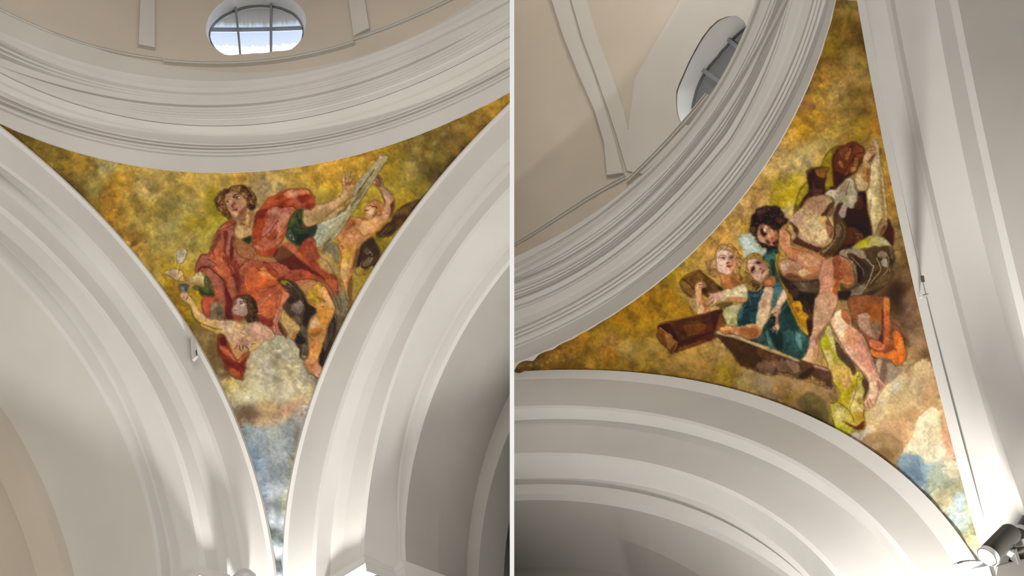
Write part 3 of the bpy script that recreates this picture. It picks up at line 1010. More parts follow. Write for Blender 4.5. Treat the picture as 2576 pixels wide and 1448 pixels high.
    def mottle(s, amp):
        n = s.n2 * .75 + s.n1 * .55 + s.n4 * .55 + np.tanh(5 * s.n5) * .55
        s.img *= (1 + amp * n)[..., None]
        s.img[..., 0] *= 1 + amp * .25 * s.n3; s.img[..., 2] *= 1 - amp * 1.1 * (s.n3 + .5 * s.n1)

    def daub(s, n, seed, ln, wd, jit, region=None):
        """many small brush marks that drag and vary the colour under them"""
        rng = np.random.RandomState(seed)
        src = s.img.copy()
        for _ in range(n):
            x, y = rng.rand() * s.W, rng.rand() * s.H
            if region is not None and s.ids[int(y), int(x)] not in region: continue
            a = rng.rand() * math.pi; l = ln * (.5 + rng.rand()); w = wd * (.5 + rng.rand())
            c = src[int(y), int(x)] * (1 + jit * (rng.rand() * 2 - 1)) + jit * .25 * (rng.rand(3) - .5)
            R = int(l + w) + 1
            x0, x1 = max(int(x) - R, 0), min(int(x) + R, s.W); y0, y1 = max(int(y) - R, 0), min(int(y) + R, s.H)
            yy, xx = np.mgrid[y0:y1, x0:x1]
            u = (xx - x) * math.cos(a) + (yy - y) * math.sin(a); v = -(xx - x) * math.sin(a) + (yy - y) * math.cos(a)
            m = np.clip(1.6 - np.hypot(u / l, v / w) * 1.6, 0, 1) * (.25 + .5 * rng.rand())
            s.img[y0:y1, x0:x1] = s.img[y0:y1, x0:x1] * (1 - m[..., None]) + c * m[..., None]

    def run(s, script):
        for ln in script.strip().splitlines():
            ln = ln.strip()
            if not ln or ln[0] == ';': continue
            k = ln[0]
            body = ln[1:].strip()
            if k == 'Z':
                a = body.split(); s.o = np.array([float(a[0]), float(a[1])]); s.z = float(a[2])
            elif k == 'R':
                a, lab = body.split(' ', 1); s.cur = int(a); s.lab[s.cur] = lab
            elif k == 'N': s.clip = None
            elif k == 'C':
                cm = np.zeros((s.H, s.W)); m, x0, y0, x1, y1 = s.last; cm[y0:y1, x0:x1] = m; s.clip = cm
            elif k in 'FfPp':
                h, t = body.split(':'); h = h.split()
                col = hexc(h[0]); soft = float(h[1]) if len(h) > 1 else (1.2 if k in 'Ff' else 2.5); al = float(h[2]) if len(h) > 2 else 1.0
                P = s.pt(t)
                if k in 'FP': P = crom(P)
                m = s.mask(P, soft)
                if k in 'Ff': s.last = m; s.clip = None
                s.lay(m, col, al, ids=(k in 'Ff'))
            elif k == 'L':
                h, t = body.split(':'); h = h.split()
                w0 = float(h[1]); w1 = float(h[2]) if len(h) > 2 else w0
                soft = float(h[3]) if len(h) > 3 else 1.4; al = float(h[4]) if len(h) > 4 else .9
                cc = hexc(h[0])
                if cc.mean() > .62 and 'face' not in s.lab.get(s.cur, ''): al *= .6; soft = max(soft, 1.6)
                s.line(s.pt(t), cc, w0, w1, soft, al)
            elif k == 'K':     # curls of hair: K light dark count size
                a = body.split(); rng = np.random.RandomState(int(float(a[2])) + s.cur)
                jj, ii = np.where(s.ids == s.cur)
                s.clip = None
                for q in range(int(a[2])):
                    k2 = rng.randint(len(jj)); x, y = ii[k2], jj[k2]
                    r = float(a[3]) / s.step * (.6 + .8 * rng.rand()); t0 = rng.rand() * 6.28; sw = 2.0 + 2 * rng.rand()
                    t = np.linspace(t0, t0 + sw, 6)
                    P = np.stack([x + r * np.cos(t), y + r * np.sin(t)], 1)
                    s.line(P, hexc(a[q % 2]), 2.0, .8, 1.4, .45 + .35 * rng.rand())
            elif k == 'B':
                h, t = body.split(':'); h = h.split()
                for c in s.pt(t): s.blob(c, float(h[1]), float(h[2]), float(h[3]), hexc(h[0]), float(h[4]))

    def finish(s):
        """tone of the pigments: a little more depth, warm greys"""
        I = np.clip(s.img, 0, 1)
        fig = blur((s.ids > 0).astype(float), 2)[..., None]
        J = np.clip((I - .45) * (1 + .26 * fig) + .45 - .012 * fig, 0.01, 1)
        lum = J.mean(2, keepdims=True)
        cool = np.clip((J[..., 2:3] - J[..., 0:1]) * 8, 0, 1)
        J = J * (1 - .35 * cool) + lum * .35 * cool
        lum = J.mean(2, keepdims=True)
        J = lum + (J - lum) * (.94 - .10 * fig)
        t = np.clip(s.n2 * .8 + s.n4 * .9 + .15, -1, 1)[..., None]
        J = J * (1 + fig * (.08 * t - .04)) * (1 + (1 - fig) * .05 * s.n4[..., None])
        # painted contours where one shape meets the next
        e = np.zeros(s.ids.shape)
        e[:, 1:] += s.ids[:, 1:] != s.ids[:, :-1]; e[1:, :] += s.ids[1:, :] != s.ids[:-1, :]
        e = np.clip(blur(np.clip(e, 0, 1), 1) * 2.2, 0, 1) * np.clip(.75 + .7 * s.n2, .25, 1)
        J = J * (1 - .24 * e[..., None])
        J[..., 2] *= .96
        s.img = np.clip(J, 0.01, 1)

    def roughen(s, amp):
        """hand-painted edges: shift the picture by a pixel or so of noise"""
        dy = s.n4 * amp * .8 + s.n2 * amp; dx = np.roll(s.n4, 17, 1) * amp * .8 + np.roll(s.n2, 31, 0) * amp
        yy, xx = np.mgrid[0:s.H, 0:s.W].astype(float)
        y = np.clip(yy + dy, 0, s.H - 1.01); x = np.clip(xx + dx, 0, s.W - 1.01)
        yi, xi = y.astype(int), x.astype(int); fy, fx = (y - yi)[..., None], (x - xi)[..., None]
        I = s.img
        s.img = (I[yi, xi] * (1 - fx) + I[yi, xi + 1] * fx) * (1 - fy) + (I[yi + 1, xi] * (1 - fx) + I[yi + 1, xi + 1] * fx) * fy
        s.ids = s.ids[(yi + (fy[..., 0] > .5)), (xi + (fx[..., 0] > .5))]

SKY_L = """20,325#5a4010 100,380#6b5218 150,400#8a6c22 200,420#957326 120,430#4a3a12 170,470#584214 200,500#503c10 270,430#a08c4e 230,460#8f7a35 300,450#a88230 230,520#7a5a18 280,500#a8761e 270,560#a06c18 300,590#9c7020 330,520#a8893a 400,460#a88840 360,480#aa8d4c 420,520#9a7d28 340,640#a57c28 330,600#a87828 380,700#9d7d2c 400,600#a08840 430,560#a28c3e 350,560#a8903f
470,480#b09040 480,560#9c8428 470,620#a8903c 500,520#aa8c40 520,460#b28e44 540,520#8c7a08 550,600#94842a 600,445#b88a38 560,440#b5903c 660,470#b0905a 700,480#b09252 650,520#b09058 750,450#b88e34 800,440#b8882c 860,420#b8842a 820,500#ad8a2a 780,500#ac8c3a 900,430#b08420 930,400#a87a20 980,420#8f7010 1000,480#957c20 960,540#9c8420 1040,430#8a7234 1100,400#76601c 1060,470#7a641c 1150,370#7a5c20 1200,330#7a5a20 1250,290#a07420 1275,255#a87c20 1090,440#4e3c12 1170,390#3c2c10 1130,420#3a2c10 990,560#a08418 1010,540#80660c
440,720#9c7410 450,760#8a6408 470,800#95700c 480,740#a8800c 500,780#ab8614 520,830#8c6c3a 490,850#93764a 540,860#6c5028 560,880#7a5c34 560,930#6c5026 560,960#a08a60 600,1000#b0a07c 580,980#9a8858 660,880#aca284 700,870#b4a888 680,920#b8a888 740,930#b0a288 700,980#b8aa8c 640,1000#b4a888 760,980#b8a894 620,1040#6e5238 645,1045#7a5c40 680,1030#b59c70 720,1040#b0907a 660,1060#b08c60 610,1060#8a6c50
620,1085#7f8e96 650,1100#9a9ea0 700,1090#9c9c94 740,1075#8e8a84 640,1150#7a90a4 690,1140#a0a09c 720,1150#8c8478 670,1200#9aa4b4 700,1250#a8aab0 690,1320#b0b8bc 700,1400#b8ccd4 660,1230#8294b0 630,1110#7688a0
880,700#8a6810 900,740#94701c 920,650#9a7c20 960,620#8c7008 870,840#5a4018 860,780#6a4a20 850,880#5c4828 820,920#4a3c28 940,640#9c7c18"""

PAINT_L = """
; ------------------------------------------------ marks in the sky and cloud
R 0 painted_sky
Z 0 300 3.29
B 7a6a50 10 8 20 .5:890,400 860,380
B b0a070 12 8 0 .5:850,430 930,400
B 7c6418 12 8 0 .6:1150,700 1290,580 1650,860 1200,960 1000,540 800,700
B 70643a 14 11 30 .55:1370,700 1420,720 1330,780
B 8c8058 20 10 0 .5:1480,820 1400,880 1500,700
B b49648 22 14 0 .5:1650,700 1400,1050 1550,950 1300,470 1700,480
B 968010 22 14 20 .5:1600,850 1760,760 1400,1230
B 8a7808 14 24 0 .7:1760,620 1750,700
B c0a070 3 2 0 .7:1680,790 1590,800 1640,900
L c8b080 1 1 1 .7:1800,880 1830,910 1860,930
L b8a468 3 2 2 .5:1560,1020 1600,960 1660,930
Z 640 300 3.29
B 6e5e30 18 8 -40 .5:1500,300 1700,150 1400,420 1640,260
B 9a8a58 10 6 -30 .5:1330,250 1480,200 1380,160 1560,120 1700,60 1300,400 1440,300
B b09428 26 14 0 .4:1100,600 1150,420 700,450 550,620
B c49030 30 12 -10 .4:500,430 200,470 800,380
B 7a6416 16 10 -30 .5:1240,300 1100,500 1350,520
; plaster loss and stains on the cloud
Z 460 720 4.827
B 7a6c58 9 6 40 .8:1110,920 1150,850
B 8a7a60 12 7 60 .7:1080,890 1130,960
B 5a5040 7 6 20 .8:1130,1110 1160,1130
B 84745c 14 11 30 .6:1130,1120 1180,1060 1160,1230
B 8c8068 6 4 0 .6:880,1090 800,1100 1360,1140 1320,1040 940,950 1340,930 760,1000 1010,1060 1200,1150
B c4b694 22 16 0 .5:860,900 900,1180 1000,1350 1250,1350 820,1280 960,800
B b8b4a8 18 12 0 .4:1250,1250 1200,1360 860,1350
B 9a9674 16 10 0 .4:1000,760 1300,800 1200,620
B a07c44 14 8 0 .4:760,1240 1000,1440
L 6a5a44 1 1 1 .6:1330,1200 1370,1270
Z 460 620 4.827
B 7e6a48 6 5 0 .6:1400,700 300,1050
Z 520 900 3.4
B c8bca0 20 12 0 .5:300,300 500,250 620,150 350,200
B 66503a 16 14 10 .7:340,480 400,500 370,440
B a8845c 18 10 -20 .6:500,500 560,460
B b08874 26 9 -20 .6:640,470 720,420 780,380
B c4a078 20 10 0 .5:480,430 460,540
P 8a94a0 8 .8:300,570 420,590 560,600 700,540 760,470 740,700 700,900 640,1300 600,1500 560,1100 460,800
P a4a49c 8 .6:520,640 640,600 690,700 640,900 560,850
B 6f8cb0 14 34 -15 .6:370,760 420,900
B 8a90a8 12 20 0 .4:500,900 620,820 560,1000
B c0ccd0 8 26 0 .6:600,1500 590,1700
B b4bcc8 12 30 0 .5:560,1300 600,1150
Z 460 720 4.827
B 5c4424 14 12 0 .6:370,900 420,1000 500,1080 320,700
B 8a7444 9 7 0 .5:290,640 420,1010 460,1030 250,600
B a08a62 7 5 0 .6:330,620 470,1030 280,700
B 6c4e20 12 10 0 .6:250,540 200,480 370,600 330,780
; ------------------------------------------------ dark wings behind the right angel
R 1 painted_wing|dark brown feathered wing behind the angel with the parchment
Z 780 380 4.827
F 4c351a 2:985,850 1010,780 1060,720 1160,650 1260,610 1360,570 1460,480 1460,600 1250,800 1130,890 1060,960 1000,1020 900,1050 830,1040 800,1000 860,960 930,880
C
P 6a5638 3 .7:1060,760 1200,650 1330,600 1200,720 1080,800
P 8a7250 3 .5:990,800 1050,730 1100,690 1060,770
L 8a7858 3 1 2 .6:860,1010 920,950 980,910
L 9a8868 2 1 1.5 .6:880,1030 950,960 1000,930
L 2e1e0c 3 1 2 .7:900,1000 960,990 1020,950
B 7a5a20 10 8 0 .6:1100,860 1200,760
N
F 4a3420 2:650,1090 730,1060 770,1050 800,1120 840,1200 850,1280 760,1448 560,1500 590,1260
C
P 6a5a48 3 .7:700,1180 740,1220 700,1260 660,1230
P 7a6c5c 3 .6:660,1330 720,1290 760,1340 700,1400 640,1400
L 9c9484 1.5 1 1 .8:690,1250 740,1230 760,1300 720,1340
L b8b0a0 1.5 1 1 .8:620,1340 610,1400 640,1440
P 2e1c0e 3 .7:560,1260 620,1150 640,1100 600,1400
N
R 0 painted_sky
Z 780 600 6.033
P a0863c 5 .9:630,520 700,440 780,450 860,470 980,420 900,600 760,760 700,900 650,980 640,800 650,640
P 8a6a14 6 .7:760,520 880,480 940,440 860,600 780,700
P 94801c 8 .6:660,640 740,600 760,720 700,840
P 6e4618 5 .9:560,600 620,560 650,680 640,800 640,960 600,1060 560,980 540,760
P 5c4a30 8 .8:380,1000 520,900 560,1000 600,1120 540,1240 460,1400 400,1300 380,1120
P 8a7c4c 9 .6:420,880 520,820 560,900 500,980
; eagle's far wing, right of the bare leg
R 2 painted_eagle|dark eagle with a yellow beak standing between the saint's legs
Z 660 700 5.173
F 3c2c22 2:900,560 940,470 965,500 970,600 950,720 900,870 840,1000 800,1100 790,1180 740,1140 735,1000 760,880 800,750 830,640
C
L 8a7a64 3 2 2 .8:940,480 968,560 960,680 930,800
P 5a4c40 3 .7:880,640 930,560 940,700 880,820
P 6a5c50 4 .6:820,800 870,700 860,860 800,960
P 241a14 3 .7:760,1000 800,900 800,1050 770,1130
N
; ------------------------------------------------ angel with the parchment
R 3 painted_angel|naked curly angel at the right lifting a long grey parchment
Z 780 380 4.827
F b87e4c 1.5:490,810 560,800 640,825 720,830 800,790 860,780 905,800 905,870 860,930 800,985 740,1040 680,1090 630,1130 600,1180 600,1260 560,1350 530,1460 470,1600 460,1720 480,1800 450,1820 430,1740 400,1600 360,1460 375,1350 385,1250 350,1180 340,1090 330,1020 400,940 450,870
C
P c89462 4 .9:600,930 640,870 760,810 850,800 880,850 820,930 740,990 660,1010 610,990
P c07c52 5 .7:450,1000 540,960 620,1020 560,1090 470,1070
P 8a4a24 5 .7:470,830 540,830 560,900 460,960 400,1000 440,900
P 8a4c20 4 .8:760,1030 860,930 900,870 905,960 800,1040 700,1110 620,1130
P b88c2c 6 .6:420,1180 520,1140 540,1260 480,1400 400,1400
P c89864 4 .7:370,1330 420,1350 430,1600 380,1520
P 6e4a20 4 .7:560,1200 600,1180 590,1300 540,1448 520,1400
L 8a4c28 1.5 1 1.5 .8:380,1080 430,1040 480,1060 540,1050
L 7a4420 1.5 1 1.5 .8:600,960 620,1010 660,1030 720,1000
L 6a3018 2 1 1.5 .8:370,1160 385,1150 410,1240 380,1250
L d0a078 1.5 1 1.5 .7:410,1130 440,1080 500,1120
B d8a880 8 5 0 .6:680,900 780,840 500,1030
N
Z 780 600 6.033
P c09058 3 .9:450,500 560,440 600,500 560,600 540,700 560,780 545,810 500,740 480,640
P c8a06c 3 .7:470,480 540,330 640,340 560,560 500,560
P b8903c 5 .6:500,180 640,200 620,320 540,420 500,300
P 6a4424 3 .7:680,330 740,140 730,300 690,420 620,520 640,440
L d8b090 2 1 1.5 .7:505,680 540,730 548,800
Z 780 380 4.827
F ac7c5c 1.5:865,800 875,730 905,660 905,610 880,550 855,480 830,450 790,430 760,390 790,340 815,290 845,292 870,330 880,380 885,420 930,460 990,520 1022,585 1030,680 1005,760 965,830 905,865
C
P c09074 3 .8:900,680 960,600 1000,680 960,780 900,830 880,780
P b08c88 3 .8:880,500 930,490 970,560 940,610 900,590
P 6c3c24 3 .8:850,480 900,560 920,640 880,650
P 5c3420 3 .8:980,640 1030,600 1040,700 1000,780 960,830 980,720
P 6a4434 3 .8:800,310 860,300 880,380 870,430 820,450 800,400
L c8a48c 2 1 1.2 .8:785,365 810,385
L c8a48c 2 1 1.2 .8:800,340 830,360
L 3c2014 1.5 1 1 .9:815,300 850,350 860,400
L 3c2014 1.5 1 1 .9:770,400 820,420
B d0a898 6 4 40 .7:910,560 950,600
N
F b88058 1.5:660,690 695,650 740,610 800,598 860,620 895,680 880,750 840,775 800,800 740,825 690,825 655,795 668,740
C
P a8703c 3 .8:700,640 760,600 860,610 890,680 870,760 820,720 790,650 740,630
P d0a488 2.5 .8:690,690 740,680 800,730 760,770 700,760
P d4b094 2 .8:720,740 780,720 760,800 700,800
P 8a5434 2.5 .8:780,740 830,730 820,790 760,800
L 4a281c 2 1 1 .9:710,670 740,660 760,680
L 4a281c 2.5 1.5 1 .9:765,675 800,670 815,690 800,705
L f0e0d0 1.2 1 .8 .9:715,680 735,672
L f0e0d0 1.2 1 .8 .9:775,690 795,688
L 6a3020 2.5 1.5 1 .9:675,715 715,718
L e8ccb4 1.5 1 1 .8:665,735 700,755
L 7a4a30 1.5 1 1 .8:725,690 745,720
P b8885c 2.5 .8:660,790 740,800 700,828
N
R 4 painted_parchment|long grey folded parchment strip held up by the angel
f a09474 1:860,50 965,55 900,170 820,290 740,420 640,560 540,720 440,870 340,1020 250,1110 178,1208 135,1155 50,1197 0,1115 60,1010 85,940 95,890 200,830 320,760 430,690 500,610 530,540 540,440 570,380 650,290 740,190 800,120
C
P b0a890 3 .8:95,890 200,830 330,760 440,690 520,600 560,560 440,740 300,880 180,990 60,1170 0,1115 60,1010
P 9aa08a 4 .7:80,950 200,900 220,960 120,1080 60,1180 10,1110
P 9c8a74 3 .8:560,400 650,290 740,200 860,60 920,60 820,180 700,300 620,400 540,470
P 685840 3 .85:600,450 700,420 660,500 620,570 540,640 500,700 500,640 560,560
P 8c7a54 3 .8:650,400 760,280 900,120 860,220 760,370 660,520 620,480
P 887858 3 .7:500,680 540,720 400,900 280,1050 180,1190 150,1150 300,980 420,820
P 5c4a2c 2.5 .6:330,760 460,660 500,640 440,720 360,780
L 2c2010 1.6 1 1 .9:965,60 900,170 820,290 740,420 640,560 540,720 440,870 340,1020 250,1110 180,1200
L 2c2414 2 1 1 .85:780,220 740,280 700,330 640,420 590,490 530,560
L 3c2c18 2.5 1 1.5 .8:490,620 440,680 370,740 310,800
L 544a34 1.6 1 1.5 .7:380,790 280,860 200,930
L c8c0a8 1.2 1 1 .8:440,855 340,1000 250,1090 190,1160
L 7c7458 1.5 1 1.5 .6:300,920 220,980 130,1080
L 4a4028 1.2 1 1 .7:10,1130 90,1050 130,990
P 7a7058 4 .5:130,1040 180,1000 150,1080
P 6a5c3c 2.5 .7:150,1150 240,1060 260,1080 185,1190
L d8d4c0 1 1 1 .8:140,1155 178,1205
N
; ------------------------------------------------ the seated saint
R 31 painted_arm
Z 640 440 7.24
F b08a5a 1.5:870,660 1020,640 1110,560 1300,500 1448,460 1600,420 1640,600 1500,700 1448,760 1280,840 1160,890 1130,910 960,950 850,910 840,800
Z 780 380 4.827
F b08860 1.5:-60,690 100,660 220,620 300,580 375,535 400,460 392,400 385,350 400,290 418,248 432,250 425,300 432,350 448,335 470,270 488,240 505,243 497,290 480,345 498,330 540,285 560,285 540,325 505,365 530,380 598,362 545,400 532,450 532,520 490,570 430,620 330,700 250,765 180,830 80,885 -60,920
C
P 7c5a34 3 .7:330,680 430,600 520,520 535,560 440,640 350,720 250,790 180,850 60,900 200,780
P c49c70 3 .7:0,690 120,660 240,620 340,570 400,520 440,480 460,430 490,400 500,460 420,560 300,640 120,720
P a87850 3 .7:400,420 470,400 540,400 530,500 490,550 450,500
P 7a4a2c 2 .7:440,380 520,370 520,410 460,420
L 4c2814 1.3 1 1 .9:432,260 425,320 432,360 445,420
L 4c2814 1.3 1 1 .9:502,255 480,320 470,360
L 4c2814 1.3 1 1 .9:555,295 510,350
L 4c2814 1.5 1 1 .9:595,368 540,390 530,410
L d0a880 1.3 1 1 .8:405,280 398,350 405,400
L d0a880 1.3 1 1 .8:470,290 450,345
B c8a070 16 6 -20 .5:100,700 330,600
B 8a7040 14 6 -20 .5:60,830 200,760
N
; green sleeve
R 6 painted_sleeve|dark green rolled sleeve of the seated saint
Z 640 440 7.24
F 34402c 1.5:755,650 820,615 890,625 880,700 880,820 900,900 960,950 1050,935 1135,900 1140,980 1090,1110 1010,1200 960,1290 860,1310 760,1290 700,1240 610,1180 580,1110 590,1000 615,880 650,780 700,700
C
P 4c5428 4 .85:660,780 720,690 800,640 870,640 850,780 760,860 680,930 620,940
P 2a3418 4 .8:780,820 850,830 860,920 900,960 820,960
P 5a5c38 3 .7:700,720 740,690 720,850 660,880
P 3c3830 4 .7:1000,980 1130,920 1100,1080 1000,1180 960,1100
P 1c2a26 4 .8:800,1100 960,1080 1000,1120 900,1240 780,1240
P 4c5c54 4 .7:600,1020 660,1000 720,1120 740,1200 640,1170 600,1120
L 6a7048 1.5 1 1.5 .8:770,860 800,920 860,950
L 6c7a70 1.2 1 1.5 .8:670,1030 710,1120 740,1190
L 10180e 2 1 1.5 .8:780,700 790,780 850,850
L 10180e 2.5 1 2 .8:760,1080 860,1110 980,1080
B dcdcd0 .9 1.4 0 1:710,1170 655,1100
L 5a6a48 2 1 1.5 .6:740,980 860,1010 960,1000
N
P 7c4028 2 .9:855,900 900,900 960,945 1010,940 960,970 870,950
; cloak over the shoulder and arm
R 7 painted_cloak|billowing orange red cloak of the seated saint
F a04a26 1.5:40,700 100,620 160,530 240,430 310,400 390,370 450,320 520,285 600,265 700,255 820,240 900,250 990,275 1060,340 1100,410 1108,500 1100,570 1040,632 960,635 900,615 840,600 770,640 700,720 640,820 600,930 580,1040 545,1130 510,1230 440,1320 400,1448 300,1500 0,1448 -40,1240 -30,1000 -10,850
C
P c07a58 4 .85:540,330 640,280 800,260 930,280 1010,330 980,380 860,360 760,420 640,420 560,390
P d09a78 3 .7:640,380 700,320 800,280 760,340 680,380
P 7c6a58 2 .8:650,265 760,270 740,300 690,300
P 8c3418 4 .8:560,480 700,440 820,400 960,360 1060,420 1090,540 1020,620 900,600 830,560 720,540 560,560 480,540
B b05a3c 8 6 0 .8:780,500 740,460 900,540 1040,470
B 742814 7 6 0 .8:940,390 840,400 880,470 500,560 960,580
B c46e48 6 5 0 .6:700,470 810,530 860,340 640,510
P b4522a 4 .8:160,560 300,430 400,390 500,400 440,470 300,540 200,620
P cc7848 2.5 .7:340,480 460,430 540,400 500,450 400,480
P 8c3414 3 .8:380,430 500,360 540,400 500,450 400,460
P 6c2612 4 .8:40,700 120,640 240,620 220,700 160,800 60,840 0,1000 -20,860
P a86454 6 .9:230,680 330,600 460,580 560,620 740,580 700,700 600,760 560,860 430,960 300,1100 140,1170 160,1000 240,850
P a87870 8 .6:300,680 400,640 440,720 360,760
P b0745c 4 .7:440,820 560,700 640,720 620,860 560,960 480,1100 420,1180 400,1060
P 9c3e1e 5 .8:30,860 150,800 180,900 150,1040 130,1160 0,1120
P c0582c 5 .6:80,860 140,860 140,960 90,960
L 742c14 2.5 1.5 2 .9:60,690 200,640 320,590 420,550 480,510 560,460 640,440
L 642010 3 1.5 2 .9:420,570 500,580 560,595 640,570 700,570 780,620
L 6c2a18 2.5 1 2 .85:430,830 360,920 290,1030 200,1100 90,1180
L 54201a 2.5 1 1.5 .85:430,1040 390,1110 310,1200
L 7a3020 2 1 2 .7:600,880 540,980 470,1080 430,1150
L c88c74 2 1 2 .7:540,780 460,900 400,1000
L c88c74 2 1 2 .7:560,980 500,1060 420,1140 330,1240 240,1290
L d0a088 1.5 1 1.5 .7:140,1100 220,1030 300,940
P b0644c 4 .8:40,1240 200,1160 330,1180 440,1140 500,1160 420,1280 300,1340 160,1390 60,1360
P c48468 2.5 .8:0,1280 100,1310 160,1380 100,1350 20,1330
P 8a3420 5 .8:260,1400 400,1340 520,1200 540,1100 560,1160 500,1300 420,1400 300,1500
L 7a3428 2 1 1.5 .8:30,1260 120,1290 230,1340
L 8a4c30 1.5 1 1.5 .7:620,700 660,690 700,650
L e0b090 1 1 1 .7:820,250 900,262 960,280
L d88850 1.5 1 1.5 .7:75,660 150,545 250,430
N
; chest, left shoulder and lap drapery
R 5 painted_saint
Z 500 440 7.24
F 9a6440 2:640,1090 760,1170 960,1280 1050,1400 1060,1700 900,1900 700,1900 560,1700 600,1400
R 7 painted_cloak
Z 0 0 1
F 93442e 1.5:594,554 570,558 552,574 542,590 532,618 524,638 508,641 496,660 492,676 494,687 512,684 524,700 536,722 541,746 511,748 509,775 520,797 560,815 600,812 640,792 655,828 690,838 712,842 706,822 705,800 716,770 733,742 760,716 790,706 830,722 860,790 850,720 842,690 825,660 800,640 790,600 765,605 740,640 690,660 640,655 600,640 590,600
C
Z 500 440 7.24
P 8a4a34 3 .8:680,840 500,880 360,1000 300,1080 330,1100 420,990 560,920 680,880
P a06048 4 .8:370,1000 520,900 640,880 650,940 560,1000 440,1040 380,1100
P b06048 5 .8:380,1160 440,1060 500,1060 480,1300 420,1400 330,1448 330,1300
P b8603c 5 .8:300,1448 330,1290 400,1300 460,1380 440,1520 340,1560
P 9c6a5c 5 .8:540,1040 620,980 640,1100 600,1250 560,1448 520,1448 520,1250
P 7a3024 3 .85:440,1040 520,1020 540,1100 500,1250 500,1448 460,1400 470,1200
P 5c2418 3 .8:590,1160 630,1120 640,1250 630,1448 590,1600 570,1448
P 6e4030 3 .7:360,1020 420,1030 380,1160 320,1300 260,1448 230,1448 300,1200
L 5a2018 2 1.5 2 .8:690,850 560,930 440,990 370,1020
L c08468 2 1 2 .6:310,1080 270,1200 240,1300
P a46a50 5 .9:650,1180 760,1220 920,1330 900,1448 840,1560 760,1650 690,1560 650,1400
P 9a5c44 6 .6:700,1400 860,1500 760,1620
P 6a4030 3 .8:640,1090 760,1180 900,1260 1000,1340 1060,1420 1000,1480 900,1400 780,1290 660,1200
L c49a7c 1.5 1 1.5 .8:760,1170 880,1250 980,1310 1060,1400
N
R 5 painted_saint
F a8805a 1.2:640,800 690,740 860,720 980,640 1010,760 1000,900 985,1000 975,1120 900,1130 800,1170 730,1160 660,1100 655,1010 680,930 700,860
C
P b89468 3 .7:680,960 760,940 800,1000 900,1040 970,1060 900,1130 780,1170 680,1100
P b08c58 3 .7:860,780 920,700 960,760 940,880 880,880
P 6a4024 3 .8:740,850 820,880 860,930 800,920 750,890
P 8c5c30 3 .7:880,660 1020,640 1010,760 940,980 900,900 930,780
P 7c5434 4 .7:700,720 860,720 860,840 740,840 680,800
L c0a078 3 1.5 2 .7:880,720 870,800 900,900
L 70482c 1.5 1 1.5 .7:870,900 880,980 870,1010
L c4a078 2 1 1.5 .7:700,880 740,980 760,1010
N
R 36 painted_tunic
F 2c3c1a 1.2:760,1180 850,1150 960,1110 965,1180 940,1260 890,1240 810,1190
R 8 painted_face|upturned face of the seated saint
F a87c62 1.2:470,420 500,360 560,310 640,290 740,320 800,380 870,460 890,520 880,600 870,700 830,745 720,750 660,775 600,745 540,640 500,560 470,480
C
P 9a6e54 5 .7:560,310 700,300 760,340 700,360 600,400 540,420 490,470
P a47868 4 .7:480,500 560,500 600,600 560,640 510,580
P b08060 5 .7:700,520 800,480 860,520 840,620 760,660 700,620
P 7c4c34 4 .8:780,620 880,560 870,700 820,745 720,750 720,700
P b48c68 3 .7:580,660 700,690 720,720 660,775 600,740
P b88460 4 .6:640,460 620,520 600,540 590,480
L 3c1e10 2.6 1.4 1.2 .95:620,400 660,365 710,345 740,355
L 3c1e10 1.4 1 1 .8:640,420 690,385 735,385
L f0dccc 2.2 1.6 .9 .95:658,430 728,406
B 3a2014 1.7 1.7 0 1:688,412 690,410
L 54281c 1.6 1 1 .9:640,410 660,430 700,440 740,420
B 4a2818 1.2 1 0 .9:690,400
L 4a281a 2.4 1.4 1.2 .95:500,490 530,450 570,455
L 3c1e10 1.2 1 1 .9:500,500 545,478
L e8d0bc 1.6 1 .9 .9:508,520 545,503
B 3a2014 1.5 1.5 0 1:528,500 530,498
P 6a3828 2.5 .85:600,540 640,510 680,530 650,570 620,580
L 4a2014 1.8 1 1 .9:600,560 640,590
P 845040 3 .7:620,460 660,500 670,540 620,520
P 7a3c34 1.5 .95:618,640 650,605 690,600 720,620 700,660 680,668 640,655
L 3c1814 1.4 1 1 .9:620,655 660,635 710,640
L b88070 1.4 1 1 .7:640,605 680,600
L c49c80 2 1 1.5 .6:520,340 600,370
L 6a4028 1.5 1 1.5 .8:500,580 560,690 610,770
N
R 9 painted_hair|tousled brown curls of the seated saint
F 6a4426 2:550,260 600,205 700,190 800,190 880,220 940,240 960,280 1000,330 1040,400 1060,480 1040,560 1050,600 990,650 930,640 880,590 890,520 870,450 800,380 760,340 700,310 620,290 560,310 500,360 475,420 465,500 500,590 560,700 620,780 560,800 500,760 440,720 400,660 340,610 320,530 290,470 320,420 370,330 440,290 500,250
C
P 8a6440 3 .8:580,220 700,200 780,220 740,300 640,290 570,300
P 3c2010 3 .9:780,200 880,230 920,300 960,340 1000,420 980,460 920,420 880,340 820,260
P 341a10 3 .9:880,540 960,520 1020,560 1040,600 980,650 920,620 880,590
P 3c2214 3 .8:540,260 600,220 560,300 500,350 460,420 440,360 480,290
P b08c68 2.5 .8:780,330 840,330 880,390 870,440 820,400
P a07c54 2.5 .8:910,400 960,400 1000,440 990,500 950,510
P 8c6a3c 2.5 .8:360,380 420,400 400,470 350,500 330,440
P 442814 2.5 .8:300,450 340,440 350,520 330,560
P 967440 2.5 .7:380,590 440,600 450,680 400,650
L c8a888 1.5 1 1 .8:790,345 840,360 870,420
L d0b090 1.3 1 1 .8:820,260 860,290 900,300
L b49468 1.5 1 1 .8:355,400 380,440 350,500
L b8985c 1.5 1 1 .8:370,580 400,620 410,660
L b08c64 1.5 1 1.2 .7:740,220 730,280 760,320
L 2c160a 2 1 1.2 .8:480,540 520,640 590,760
